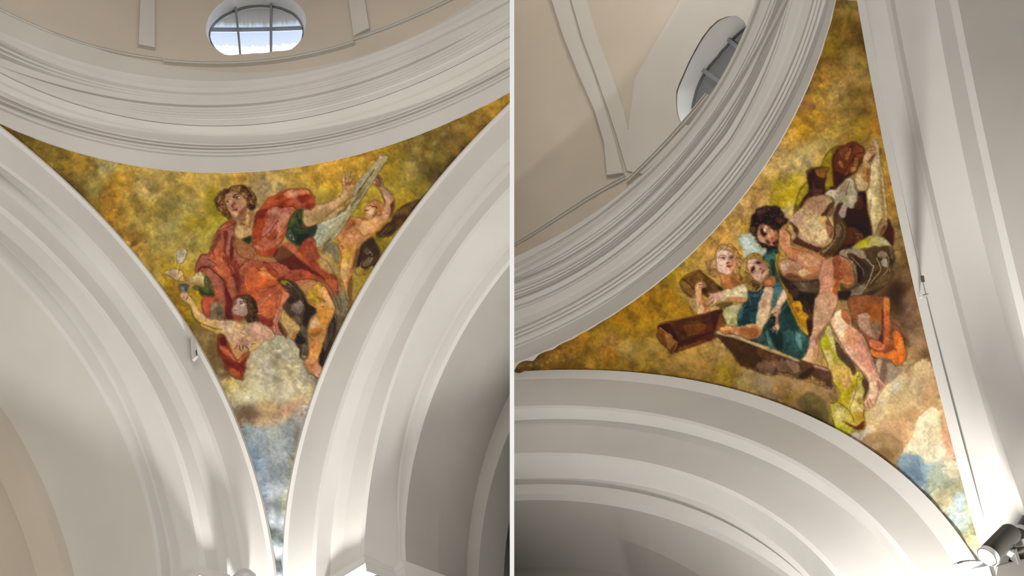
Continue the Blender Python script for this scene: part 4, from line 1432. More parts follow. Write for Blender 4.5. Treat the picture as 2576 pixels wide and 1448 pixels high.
L 2c160a 2 1 1.2 .8:900,480 940,540 1000,550
P 5c4020 2.5 .8:470,680 540,720 600,790 540,800 480,740
N
K 9c7648 3a2210 90 4.5
B 6a4c28 3 3 0 .7:935,235 1040,420 305,470 1080,540 420,720
; lap and skirts
R 7 painted_cloak
Z 580 580 4.827
P 5c2818 3 .9:520,300 600,200 660,180 720,240 800,320 900,400 1040,500 1120,560 1160,620 1020,560 900,480 780,480 700,470 600,400 540,350
P a04a30 3 .9:640,170 720,140 800,190 940,190 1000,240 1060,380 1080,460 1130,520 1060,500 960,430 860,340 760,260 680,220
P c06840 3 .6:700,190 800,230 920,350 1000,440 940,420 820,320
P 8c4c34 4 .8:880,230 1000,260 1040,380 980,360
P a4583c 3 .9:110,520 140,440 200,370 280,340 400,335 520,360 620,410 720,470 700,520 640,560 600,620 560,560 460,560 300,600 180,560
P bc5c30 5 .85:200,480 320,430 380,500 480,480 540,580 600,620 540,680 440,680 360,760 320,840 240,780 190,640
P d0864c 3 .7:340,500 420,440 460,520 560,590 480,600 400,560
P c86030 4 .7:340,600 450,560 500,620 440,690 360,700
P b4603c 3 .8:320,760 420,700 560,680 620,660 700,760 700,820 640,900 600,980 560,1080 500,1060 440,1060 380,1000 330,940
P cc6838 5 .7:420,880 480,860 480,980 440,1060 380,1020
P c47858 3 .8:600,760 700,760 730,800 660,880 620,980 600,1060 570,1160 580,1250 540,1250 520,1140 560,980 580,860
P b07868 3 .8:520,1100 580,960 620,930 600,1060 570,1160 600,1200 630,1260 560,1250 520,1180
P 7c3020 4 .85:380,1060 460,1080 520,1100 520,1160 440,1160 380,1120
P 6a2a20 3 .8:560,600 620,560 680,560 640,600 600,620
P a04c34 3 .9:660,570 740,500 820,480 900,490 1000,520 1080,580 1130,650 1060,600 960,590 880,590 800,610 720,600
P b07850 3 .9:790,620 880,600 980,600 1060,620 1100,650 1040,660 960,690 920,760 880,720
L 5c2418 2 1 1.5 .85:810,605 900,590 980,590 1060,605 1130,660
P 8a3c24 3 .8:390,370 440,380 500,430 560,520 580,570 520,560 440,460
L 70301c 2.5 1.5 2 .85:310,440 350,480 420,490
L 6a2a1c 2.5 1.5 2 .85:510,460 560,500 590,570
L 7c3820 2 1 2 .8:590,620 520,680 440,720 370,750
L 7c3c2c 2 1 1.5 .8:620,740 600,880 540,1000 510,1100
L 8c4c38 2 1 1.5 .8:640,870 590,980 560,1100
L 6c3424 2 1 1.5 .8:540,1150 560,1240
L e8c4a8 2 1 1.2 .9:330,1010 380,1000 420,980
L e0b08c 1.6 1 1.2 .8:330,930 400,870 470,790 600,690
L d8a080 1.6 1 1.2 .7:110,530 150,440 230,370 340,340
L d8a084 1.6 1 1.2 .7:700,790 640,860 600,960
L d09878 3 1.5 2 .7:190,520 180,620 200,740
P 8c4c3c 3 .8:110,600 150,560 150,700 120,780 100,700
P 7a3428 4 .8:60,450 120,540 130,700 100,780 60,700 30,560
B 5a241c 10 14 0 .6:40,700 20,620
; left sleeve of the cloak
Z 400 600 6.033
P 8c4c40 3 .9:555,460 570,360 620,270 680,240 740,260 780,310 830,370 720,400 640,430 600,490 570,515
P a46450 4 .8:640,300 700,270 780,300 860,350 880,420 760,400 660,400
P b8603c 4 .8:760,270 900,270 1000,340 1050,440 1100,540 1160,640 1160,760 1080,720 1000,620 900,520 840,450 860,380
P c86c44 4 .6:860,420 960,440 1060,560 1000,580 900,500
P a0604c 3 .9:640,460 740,440 840,500 940,600 980,700 1000,860 1010,980 960,1040 900,930 850,860 820,740 780,620 700,520
P c0603c 5 .7:830,740 920,720 960,820 940,900 870,880
P 8c5044 4 .7:960,640 1010,760 1010,960 970,960
L 54201a 3 2 2 .9:590,500 620,450 700,425 800,470 900,560 980,640 1010,760
L 6a3028 2.5 1 2 .85:740,310 860,380 900,450
L 6e3026 2.5 1.5 2 .8:1040,290 1070,400 1130,520 1160,640
L c48c7c 2 1 1.5 .8:1080,400 1130,490 1140,520
L 5c241c 5 3 3 .8:1010,760 1060,880 1100,960
P 582018 5 .85:1010,800 1060,740 1100,900 1130,1000 1110,1130 1140,1260 1020,1220 1020,1000
P a05c48 3 .8:1080,640 1140,640 1180,760 1180,840 1120,900 1080,860 1040,720
P a8503a 3 .9:670,890 780,880 860,900 820,960 780,1060 740,1160 700,1150 655,1060 660,960
P 7c3020 3 .7:660,1040 700,1140 740,1180 720,1190 670,1100
L 3c1410 2 1 1.5 .8:1100,560 1150,560
L f0c890 1.2 1 1 .8:930,320 975,350
R 0 painted_cloud
P 746650 3 .95:780,1160 800,1000 860,950 900,940 950,1020 990,1080 1000,1180 960,1230 860,1240 760,1220
P 5c5440 4 .8:860,1060 960,1040 980,1120 900,1180
P 96866c 3 .6:800,1000 860,960 890,990 830,1080 790,1120
L d0a88c 1.4 1 1 .8:890,940 940,1010 975,1060
R 32 painted_arm
; left forearm with quill and inkhorn
F b09464 1.3:560,530 600,510 660,510 700,580 700,680 690,740 620,720 540,720 500,700 420,670 340,650 280,640 220,610 190,580 140,560 70,545 100,520 60,520 110,480 170,480 230,455 300,470 370,510 380,570 440,590 520,570
C
P c4b080 3 .8:560,550 640,520 690,600 690,660 600,640 520,610
P 8c6c40 3 .8:420,670 540,660 640,690 690,700 640,730 500,710
P a08070 3 .8:140,480 230,455 260,560 220,610 160,560
P 8a6c3c 3 .8:380,580 460,600 480,660 400,650
P b89878 2.5 .8:280,480 360,500 340,590 280,600
L 5c4020 1.4 1 1 .9:310,620 340,580 370,560
L 5c4020 1.4 1 1 .9:280,640 340,650 420,640
L 6a4c2c 1.2 1 1 .8:75,548 130,540 160,560
L 6a4c2c 1.2 1 1 .8:200,590 240,640
L e0d0a8 1.4 1 1 .8:90,515 130,515
N
L f0e8c8 1.3 1 1 .9:400,670 460,690 520,710 530,740
R 35 painted_sleeve
F 545830 1.3:700,570 740,590 780,650 800,700 830,800 845,870 780,880 720,870 650,880 620,840 600,780 540,770 525,720 600,720 690,740 695,660
C
P 343820 3 .8:600,770 640,840 720,870 840,880 840,840 700,820 640,760
P 6a6c3c 3 .7:700,600 740,640 760,760 700,800
P 3c4024 3 .7:780,760 830,800 840,870 760,860
N
R 10 painted_quill|white feather quill in the saint's raised hand
F b0a08c 2:290,160 340,185 380,170 420,160 420,240 390,330 340,375 305,395 285,360 265,300 265,240
C
P a09080 3 .6:300,200 400,200 360,330 300,340
N
L d0bc90 2 1.5 1 .9:305,385 290,460 270,560
L d8c898 1.5 1 1 .8:262,600 262,680
L 4c3c1c 1 1 1 .7:420,170 410,260 380,350 330,390 300,440
L 4c3c1c 1.4 1 1 .8:310,470 285,540
L b8a888 3 1 3 .5:460,0 470,40 430,90
R 11 painted_inkhorn|grey inkhorn cup held up to the saint
F 6a6468 1.2:295,720 340,690 400,685 465,715 450,750 440,790 410,830 390,860 350,850 330,780
C
P 3c3c40 2 .8:290,720 340,690 400,685 465,710 400,715 330,715
P 8a8488 2.5 .7:350,740 400,740 390,810 360,800
P 4a4a50 2 .8:400,740 450,720 430,800 400,830
N
L 2c2418 1.5 1 1 .9:300,770 320,830
L 2c2418 1.5 1 1 .9:455,800 450,850
L e0d8c0 1.2 1 1 .8:440,740 445,780
; ------------------------------------------------ lower angel
R 12 painted_angel|bare shouldered angel below the saint holding up the inkhorn
F c0965c 1.3:330,870 360,820 420,810 440,850 480,880 520,930 560,1010 620,1100 680,1160 740,1210 830,1220 920,1240 1040,1240 1120,1260 1150,1280 1448,1300 1600,1500 1448,1700 1200,1700 1000,1560 960,1448 880,1440 760,1390 640,1330 560,1260 520,1180 490,1080 450,1000 400,960 350,920
Z 460 720 4.827
F c09a78 1.5:440,420 600,410 640,420 740,480 800,440 860,430 960,450 1040,500 1090,540 1120,600 1100,640 1000,660 900,690 840,720 800,760 790,800 740,850 670,890 600,800 540,740 520,640 490,560 440,480 440,420
C
P cca480 4 .7:500,470 600,450 660,520 640,600 560,640 510,560
P b88870 4 .7:760,500 860,440 960,460 1080,560 1080,640 980,660 860,660 800,600
P cc9c84 4 .6:820,480 900,460 960,520 880,560
P b07c5c 4 .6:640,650 740,620 780,680 720,720 660,720
P b8824c 4 .8:550,680 620,720 700,780 790,800 740,850 670,890 600,800
P 8c6440 3 .7:540,640 600,740 620,800 540,720 510,620
L 7c4c34 1.6 1 1.5 .8:700,560 760,600 720,640 650,700
L 6a3c20 2.5 1.5 1.5 .85:830,700 920,690 1000,665 1090,640
P 8a5c44 3 .7:780,440 740,500 700,560 720,480
P b89058 3 .8:640,400 770,400 760,470 720,520 690,540 650,480
P c8a46c 3 .8:660,420 700,420 700,510 680,500
L 6c4428 1.4 1 1.2 .8:750,500 700,580
P c4907c 3 .6:860,540 980,540 960,620 860,620
N
Z 400 600 6.033
P c8a468 4 .8:480,940 540,960 620,1090 740,1210 880,1240 940,1260 820,1280 680,1220 560,1120 500,1020
P b09038 4 .7:520,1180 620,1240 760,1340 900,1380 960,1420 860,1420 700,1340 580,1270
P c49c90 3 .6:640,1120 720,1200 760,1260 680,1220 620,1160
P 7a5a1c 3 .8:460,1010 520,1140 560,1230 640,1300 600,1310 520,1220 480,1100
L 5c4010 2.5 1.5 2 .85:550,1220 640,1290 780,1340 900,1370 960,1380
P b88c78 2.5 .9:340,860 380,820 430,820 440,860 420,920 380,950 350,920
L 3c2418 2 1.2 1 .9:410,930 440,880
L 5c3c28 1.3 1 1 .8:370,900 390,860
L e0c0a0 1.3 1 1 .8:400,850 430,840
P c8a070 3 .8:430,930 480,900 520,960 500,1000 450,980
R 13 painted_cloak|dark red cloth round the lower angel's waist
Z 460 720 4.827
F 7c3420 1.5:440,600 500,590 530,660 560,720 600,800 650,880 670,895 740,830 790,790 810,790 800,860 760,940 770,1000 740,1060 735,1140 680,1130 610,1100 560,1040 520,980 480,880 430,800 420,700
C
P a4583c 3 .85:450,740 520,740 600,820 660,890 640,920 560,860 480,800
P 4c1a10 3 .85:460,640 510,620 530,700 500,720 460,700
P b06a40 3 .7:680,880 760,810 800,800 760,870 680,940
P 6a2418 3 .8:500,880 600,930 680,960 740,920 760,980 700,1060 620,1000 560,980
P a85a34 3 .7:560,1010 640,1010 700,1060 700,1110 620,1080
L c87c50 2 1 1.5 .7:460,750 540,800 620,880 660,910
L 501c10 2.5 1 2 .8:640,930 700,950 740,1020
L c08058 1.4 1 1.2 .7:550,1020 620,1090 680,1120
N
R 12 painted_angel
P a87c6c 2 .9:640,720 680,660 760,640 810,670 800,720 790,760 770,780 740,770 700,780 640,760
L 3c2010 1.5 1 1 .9:625,760 660,710
L 3c2010 1.6 1 1 .9:690,720 700,770 725,785
L 3c2010 1.6 1 1 .9:730,715 735,765
L 3c2010 1.5 1 1 .9:765,730 790,745 790,780
L d0a890 1.6 1 1 .8:710,720 718,765
L d0a890 1.6 1 1 .8:750,725 755,765
L d0a890 1.3 1 1 .8:800,720 860,680 900,680
R 14 painted_face|pale face of the lower angel looking up to the left
F a8887a 1.2:640,180 680,140 740,150 780,190 800,240 790,320 770,360 700,365 640,350 610,330 605,280 615,240 625,200
C
P 8c6c60 4 .6:740,300 790,260 790,350 720,360 660,350
P b89488 3 .6:660,150 720,160 700,190 650,190
P 86604c 2.5 .7:620,200 660,190 640,230
L 2c1a14 2 1 1 .95:690,190 740,185 755,205
L 241410 1.8 1 1 .95:695,212 730,205
B 1c1010 1.4 1.2 0 .95:718,212
L f0e8e0 1.4 1 .8 .95:705,226 745,222
L 2c1a14 1.6 1 1 .9:620,205 650,200
L 2c1a14 1.2 1 1 .9:622,222 645,218
L 7c5448 1.6 1 1 .8:640,220 620,255 635,265
L 5c342c 1.8 1 1 .9:625,290 665,300
L b87870 1.2 1 1 .7:630,308 655,312
L c8a898 1.4 1 1 .7:615,320 650,340
N
R 15 painted_hair|dark brown hair of the lower angel
F 4c3420 1.8:620,160 660,125 720,110 800,115 850,150 890,200 905,280 900,340 930,400 880,430 820,440 780,430 770,370 800,330 790,250 770,190 720,140 670,140
C
P 6c5034 3 .7:700,120 790,120 780,170 740,150
P 6a4c30 3 .7:800,200 860,220 870,320 820,360 800,280
P 30200f 3 .7:870,200 905,300 890,400 850,380 860,300
L 7c6040 1.4 1 1.2 .6:790,160 850,230 860,330 840,400
N
K 6c5236 2a1a0e 50 4
; knee, eagle and bare leg
R 2 painted_eagle
Z 660 700 5.173
F 4c3c30 1.8:225,50 270,20 340,25 400,50 470,110 540,190 590,290 620,350 690,380 705,430 660,490 610,560 600,640 590,760 605,880 600,1000 580,1040 520,1055 490,1010 490,920 440,860 400,760 440,640 400,540 350,500 290,420 270,370 300,330 340,260 370,230 340,180 270,110
C
P 2c2018 4 .85:520,200 600,330 690,390 700,440 640,500 600,600 540,640 540,480 560,380 540,280
P 786860 5 .85:380,350 450,280 520,330 540,400 500,470 430,460 380,410
P 8a7c70 4 .5:420,330 470,320 470,400 420,400
P 6a5a3c 4 .7:400,490 480,500 500,580 440,590 400,540
P 34281c 4 .7:340,260 400,240 440,300 400,330 340,330
P 66604c 5 .7:500,620 570,620 570,760 520,760
P 24201c 4 .8:440,740 540,770 560,840 500,860 440,830
P 585444 3 .8:520,860 580,880 590,960 540,980
L c8c8b8 1.3 1 1 .8:545,870 530,930 510,1000 520,1050
L 14100c 1.5 1 1 .9:490,930 492,1010 520,1060
P a0987c 2.5 .7:520,1000 580,1020 540,1050
L b8b098 1.2 1 1 .7:520,800 545,790
P 8a7414 2 .95:225,60 260,25 320,30 350,50 320,70 300,100 240,80
L 3c3010 1.5 1 1 .9:230,75 280,90 320,105
L e8dcc0 2 1.2 1 .9:265,115 330,150
L f0e8d8 1.4 1 .8 .95:345,60 385,105
L 1c1410 2 1 1 .9:335,80 370,110
L e0d8c8 1.2 1 .8 .8:340,100 370,120
L 8a7c60 1.2 1 1.2 .6:400,100 460,170 500,240
L 241810 3 2 3 .6:460,240 430,320
N
R 34 painted_foot
F b08c58 1.5:255,410 300,430 340,490 400,540 470,600 490,620 490,680 450,720 440,780 400,800 350,770 320,700 280,640 240,560 240,480
C
P b0904c 3 .7:260,430 300,440 320,520 280,540
P c09464 3 .7:330,560 420,590 430,650 380,700 330,660
P b86838 3 .8:390,720 440,720 440,790 390,800
L e8d0b0 1.5 1 1 .8:405,620 425,680
L 7c4420 2 1 1.2 .8:400,720 450,680
L 6a3c18 2 1 1.5 .7:240,580 290,660 330,740
N
P 5c2c14 2.5 .9:215,560 240,590 290,670 330,740 320,790 260,730 225,660
R 33 painted_leg
F b88448 1.4:575,190 600,130 680,80 760,75 820,110 870,180 920,290 955,380 940,440 900,540 860,640 840,740 800,840 770,940 740,1020 740,1100 780,1160 780,1200 740,1300 700,1295 680,1260 630,1240 580,1180 540,1100 560,1060 600,1020 610,900 600,760 600,640 640,560 700,470 710,430 680,380 620,340 590,290 570,230
C
P b8902c 5 .8:580,180 700,90 760,100 780,240 700,340 620,300
P 8c6a10 4 .7:590,280 680,270 700,340 640,340
P c89060 4 .8:760,120 860,200 930,330 940,400 880,360 800,260
P b87a2c 5 .7:700,380 860,400 880,500 800,600 740,560
P 6a5424 2.5 .8:710,240 780,260 840,310 760,290
B 6a4a14 3 2 0 .8:690,350 790,370 750,300
P c0a080 5 .7:640,560 700,500 720,600 660,640
P a05c24 5 .7:620,700 760,640 800,700 700,760 620,760
P bc7844 5 .7:610,800 740,800 740,940 620,940
P c0805c 4 .8:560,1080 680,1040 740,1110 760,1170 640,1220 560,1140
P b88878 3 .8:700,1180 770,1170 750,1270 700,1270
L 5c2410 2.5 1.5 1.2 .9:640,1240 680,1265
L 3c2010 2 1 1 .9:690,1280 740,1310
L 7c4420 3 2 2 .7:600,740 650,790
L d8a888 2 1 1.5 .6:940,330 930,440 880,540
P 8a5028 3 .6:840,640 870,560 900,500 860,700 800,850 820,740
B 8a4420 3 3 0 .6:640,1130 660,900
N
P 5a3018 2 .8:860,170 940,320 960,380 980,420 930,300
; right hand side drapery between angel and saint
R 7 painted_cloak
Z 780 600 6.033
P 8a4c30 4 .9:40,540 140,560 240,640 300,560 440,620 480,740 420,800 360,940 300,880 240,720 150,620 60,590
P a45834 5 .8:240,640 360,580 440,640 460,740 360,820 300,820
B 6a3018 4 4 0 .8:390,610 430,740 340,600
R 0 painted_cloud
P 6a6050 4 .9:180,180 330,60 420,80 440,220 440,380 380,360 320,260 220,260
P a08050 5 .9:120,350 180,260 300,230 350,340 430,420 440,520 340,540 220,480 150,440
P b8945c 4 .6:150,320 260,280 300,360 200,430
P 84806c 3 .6:390,90 420,200 440,340 410,300
P 70624a 8 .9:360,900 480,800 560,860 570,1000 540,1120 460,1200 400,1100 370,1000
P 8c8450 6 .6:440,830 540,800 540,900 460,900
P 9a7c58 4 .7:430,720 500,760 530,860 440,820
L c0a880 1.3 1 1.2 .7:540,830 560,980 545,1110
L 9c8c60 1.3 1 1.2 .6:600,1000 540,1240
"""

SKY_R = """2110,10#70581c 2130,20#886c24 2160,30#80601c 2150,60#6a4c10 2110,70#7c5a14 2170,110#4c360c 2100,120#80600e 2140,110#74520c 2090,160#886018 2140,160#a07c38 2170,170#80621e 2110,190#a87c30 2065,190#b07c24 2150,200#a07c44 2120,215#b08a44 2190,230#80602a 2060,240#b08428 2090,250#b88c3c 2150,240#80601c 2190,270#866020 2030,260#8c5c34 2040,290#b48420 2100,290#ac8434 2170,290#7c5c14 2150,270#947430 2020,330#c8901c 2060,310#b4842c 2000,350#c49038 2100,330#b08c38 2160,330#98781c 2210,330#906018 2200,360#a07838 1960,390#c49850 2030,370#c4a050 2080,360#b49444 2230,390#98701c
1940,420#c49c50 1980,420#c8a460 2020,400#c0a060 1900,480#c89040 1990,440#b4961c 1960,470#b4941c 1930,470#c49444 1870,520#cc9c58 1900,520#c89c4c 1980,490#bc9c08 1960,500#b89808 1880,560#c08c2c 1880,590#b89018 1850,570#c49448 2000,520#c0a460 1970,540#c0a470 1810,600#c89440 1780,640#c49040 1760,660#b48c3c 1850,620#c4943c 1870,640#c08c2c 1730,660#a88438 1700,700#a87c1c 1690,690#a88c0c 1720,720#a88c48 1680,740#9c6c08 1740,730#a48838 1650,740#8c5c08 1620,770#946408 1690,780#986c0c 1730,790#946c0c 1600,800#906408 1560,800#906404 1500,840#946c10 1540,860#8c6430 1470,850#9c6c10 1440,860#885c10 1400,880#70480c 1360,900#644410 1310,910#5c4418 1340,925#5c4010 1420,900#84601c 1480,900#906818 1440,925#6c480c 1540,900#7c5414 1580,880#90702c 1600,840#8c6410 1620,900#94701c 1560,940#7c5c18 1650,900#a07424 1700,920#98702c 1640,940#70500c 1700,960#6c4c08 1760,920#9c7030 1800,880#a88444 1820,930#8c6c10 1790,900#a47c38 1780,970#74500c 1850,980#6c5018 1830,950#88680c 1880,960#886c48 1900,980#7c6440 1940,990#8c7048 1930,950#a48458 1970,960#a4743c 2000,950#9c7848 1990,1000#7c5c1c 2030,970#a88c4c 2060,950#b08444 2040,1020#5c4c20 2080,1000#946c3c 2060,1050#4c3c1c 2100,1040#8c7030 2090,1080#544420 2120,1080#6c6034
2250,420#a07c2c 2240,480#a87830 2260,520#946c28 2230,560#a47c34 2270,580#7c5a38 2250,640#94703c 2280,650#70501c 2290,700#644424 2260,700#745434 2250,740#4c3010 2270,740#40280c 2290,760#7c5c3c 2300,800#6c4828 2280,820#805c3c 2260,850#44280c 2310,860#8c6840 2290,870#94704c 2320,900#84603c 2300,930#ac8c60 2280,950#d0b484 2330,960#9c7850 2250,960#c4ac80 2300,980#d0b084 2240,1000#dcc498 2280,1000#d0b48c 2330,1000#b48c64 2220,1030#c8b890 2260,1060#c49c68 2300,1040#bc8c60 2340,1050#a87c58 2200,1060#b0a080 2370,1100#a07858 2320,1060#d4b890 2340,1090#e4cca8 2300,1110#d8c0a0 2280,1090#c09060 2240,1100#c09c78 2210,1110#a89480 2180,1100#8c7860 2160,1130#c0b0a0 2220,1130#8c6c50 2250,1150#80603c 2290,1140#e0d0b4 2340,1130#e0c8a8 2380,1140#c09878 2320,1160#dcccb0 2270,1180#8c8070 2300,1170#7090a4 2320,1190#5c80a0 2350,1180#a0b0a4 2340,1210#80907c 2370,1170#c4b49c 2400,1180#a09474 2300,1200#8094a0 2380,1220#c0b48c 2360,1240#c0b08c 2420,1240#8c8c68 2400,1260#94a0a8 2410,1290#a0b0ac 2440,1280#a4a484 2390,1290#b0a890 2400,1320#b0bcbc 2450,1320#a8a890 2430,1360#d0c498 2440,1390#c8c4a0 2460,1400#b0b0a8 2460,1350#b0a884 2150,1000#6c4c30 2160,1060#8c7c2c 2210,900#5c3c28 2230,860#7a5a44"""

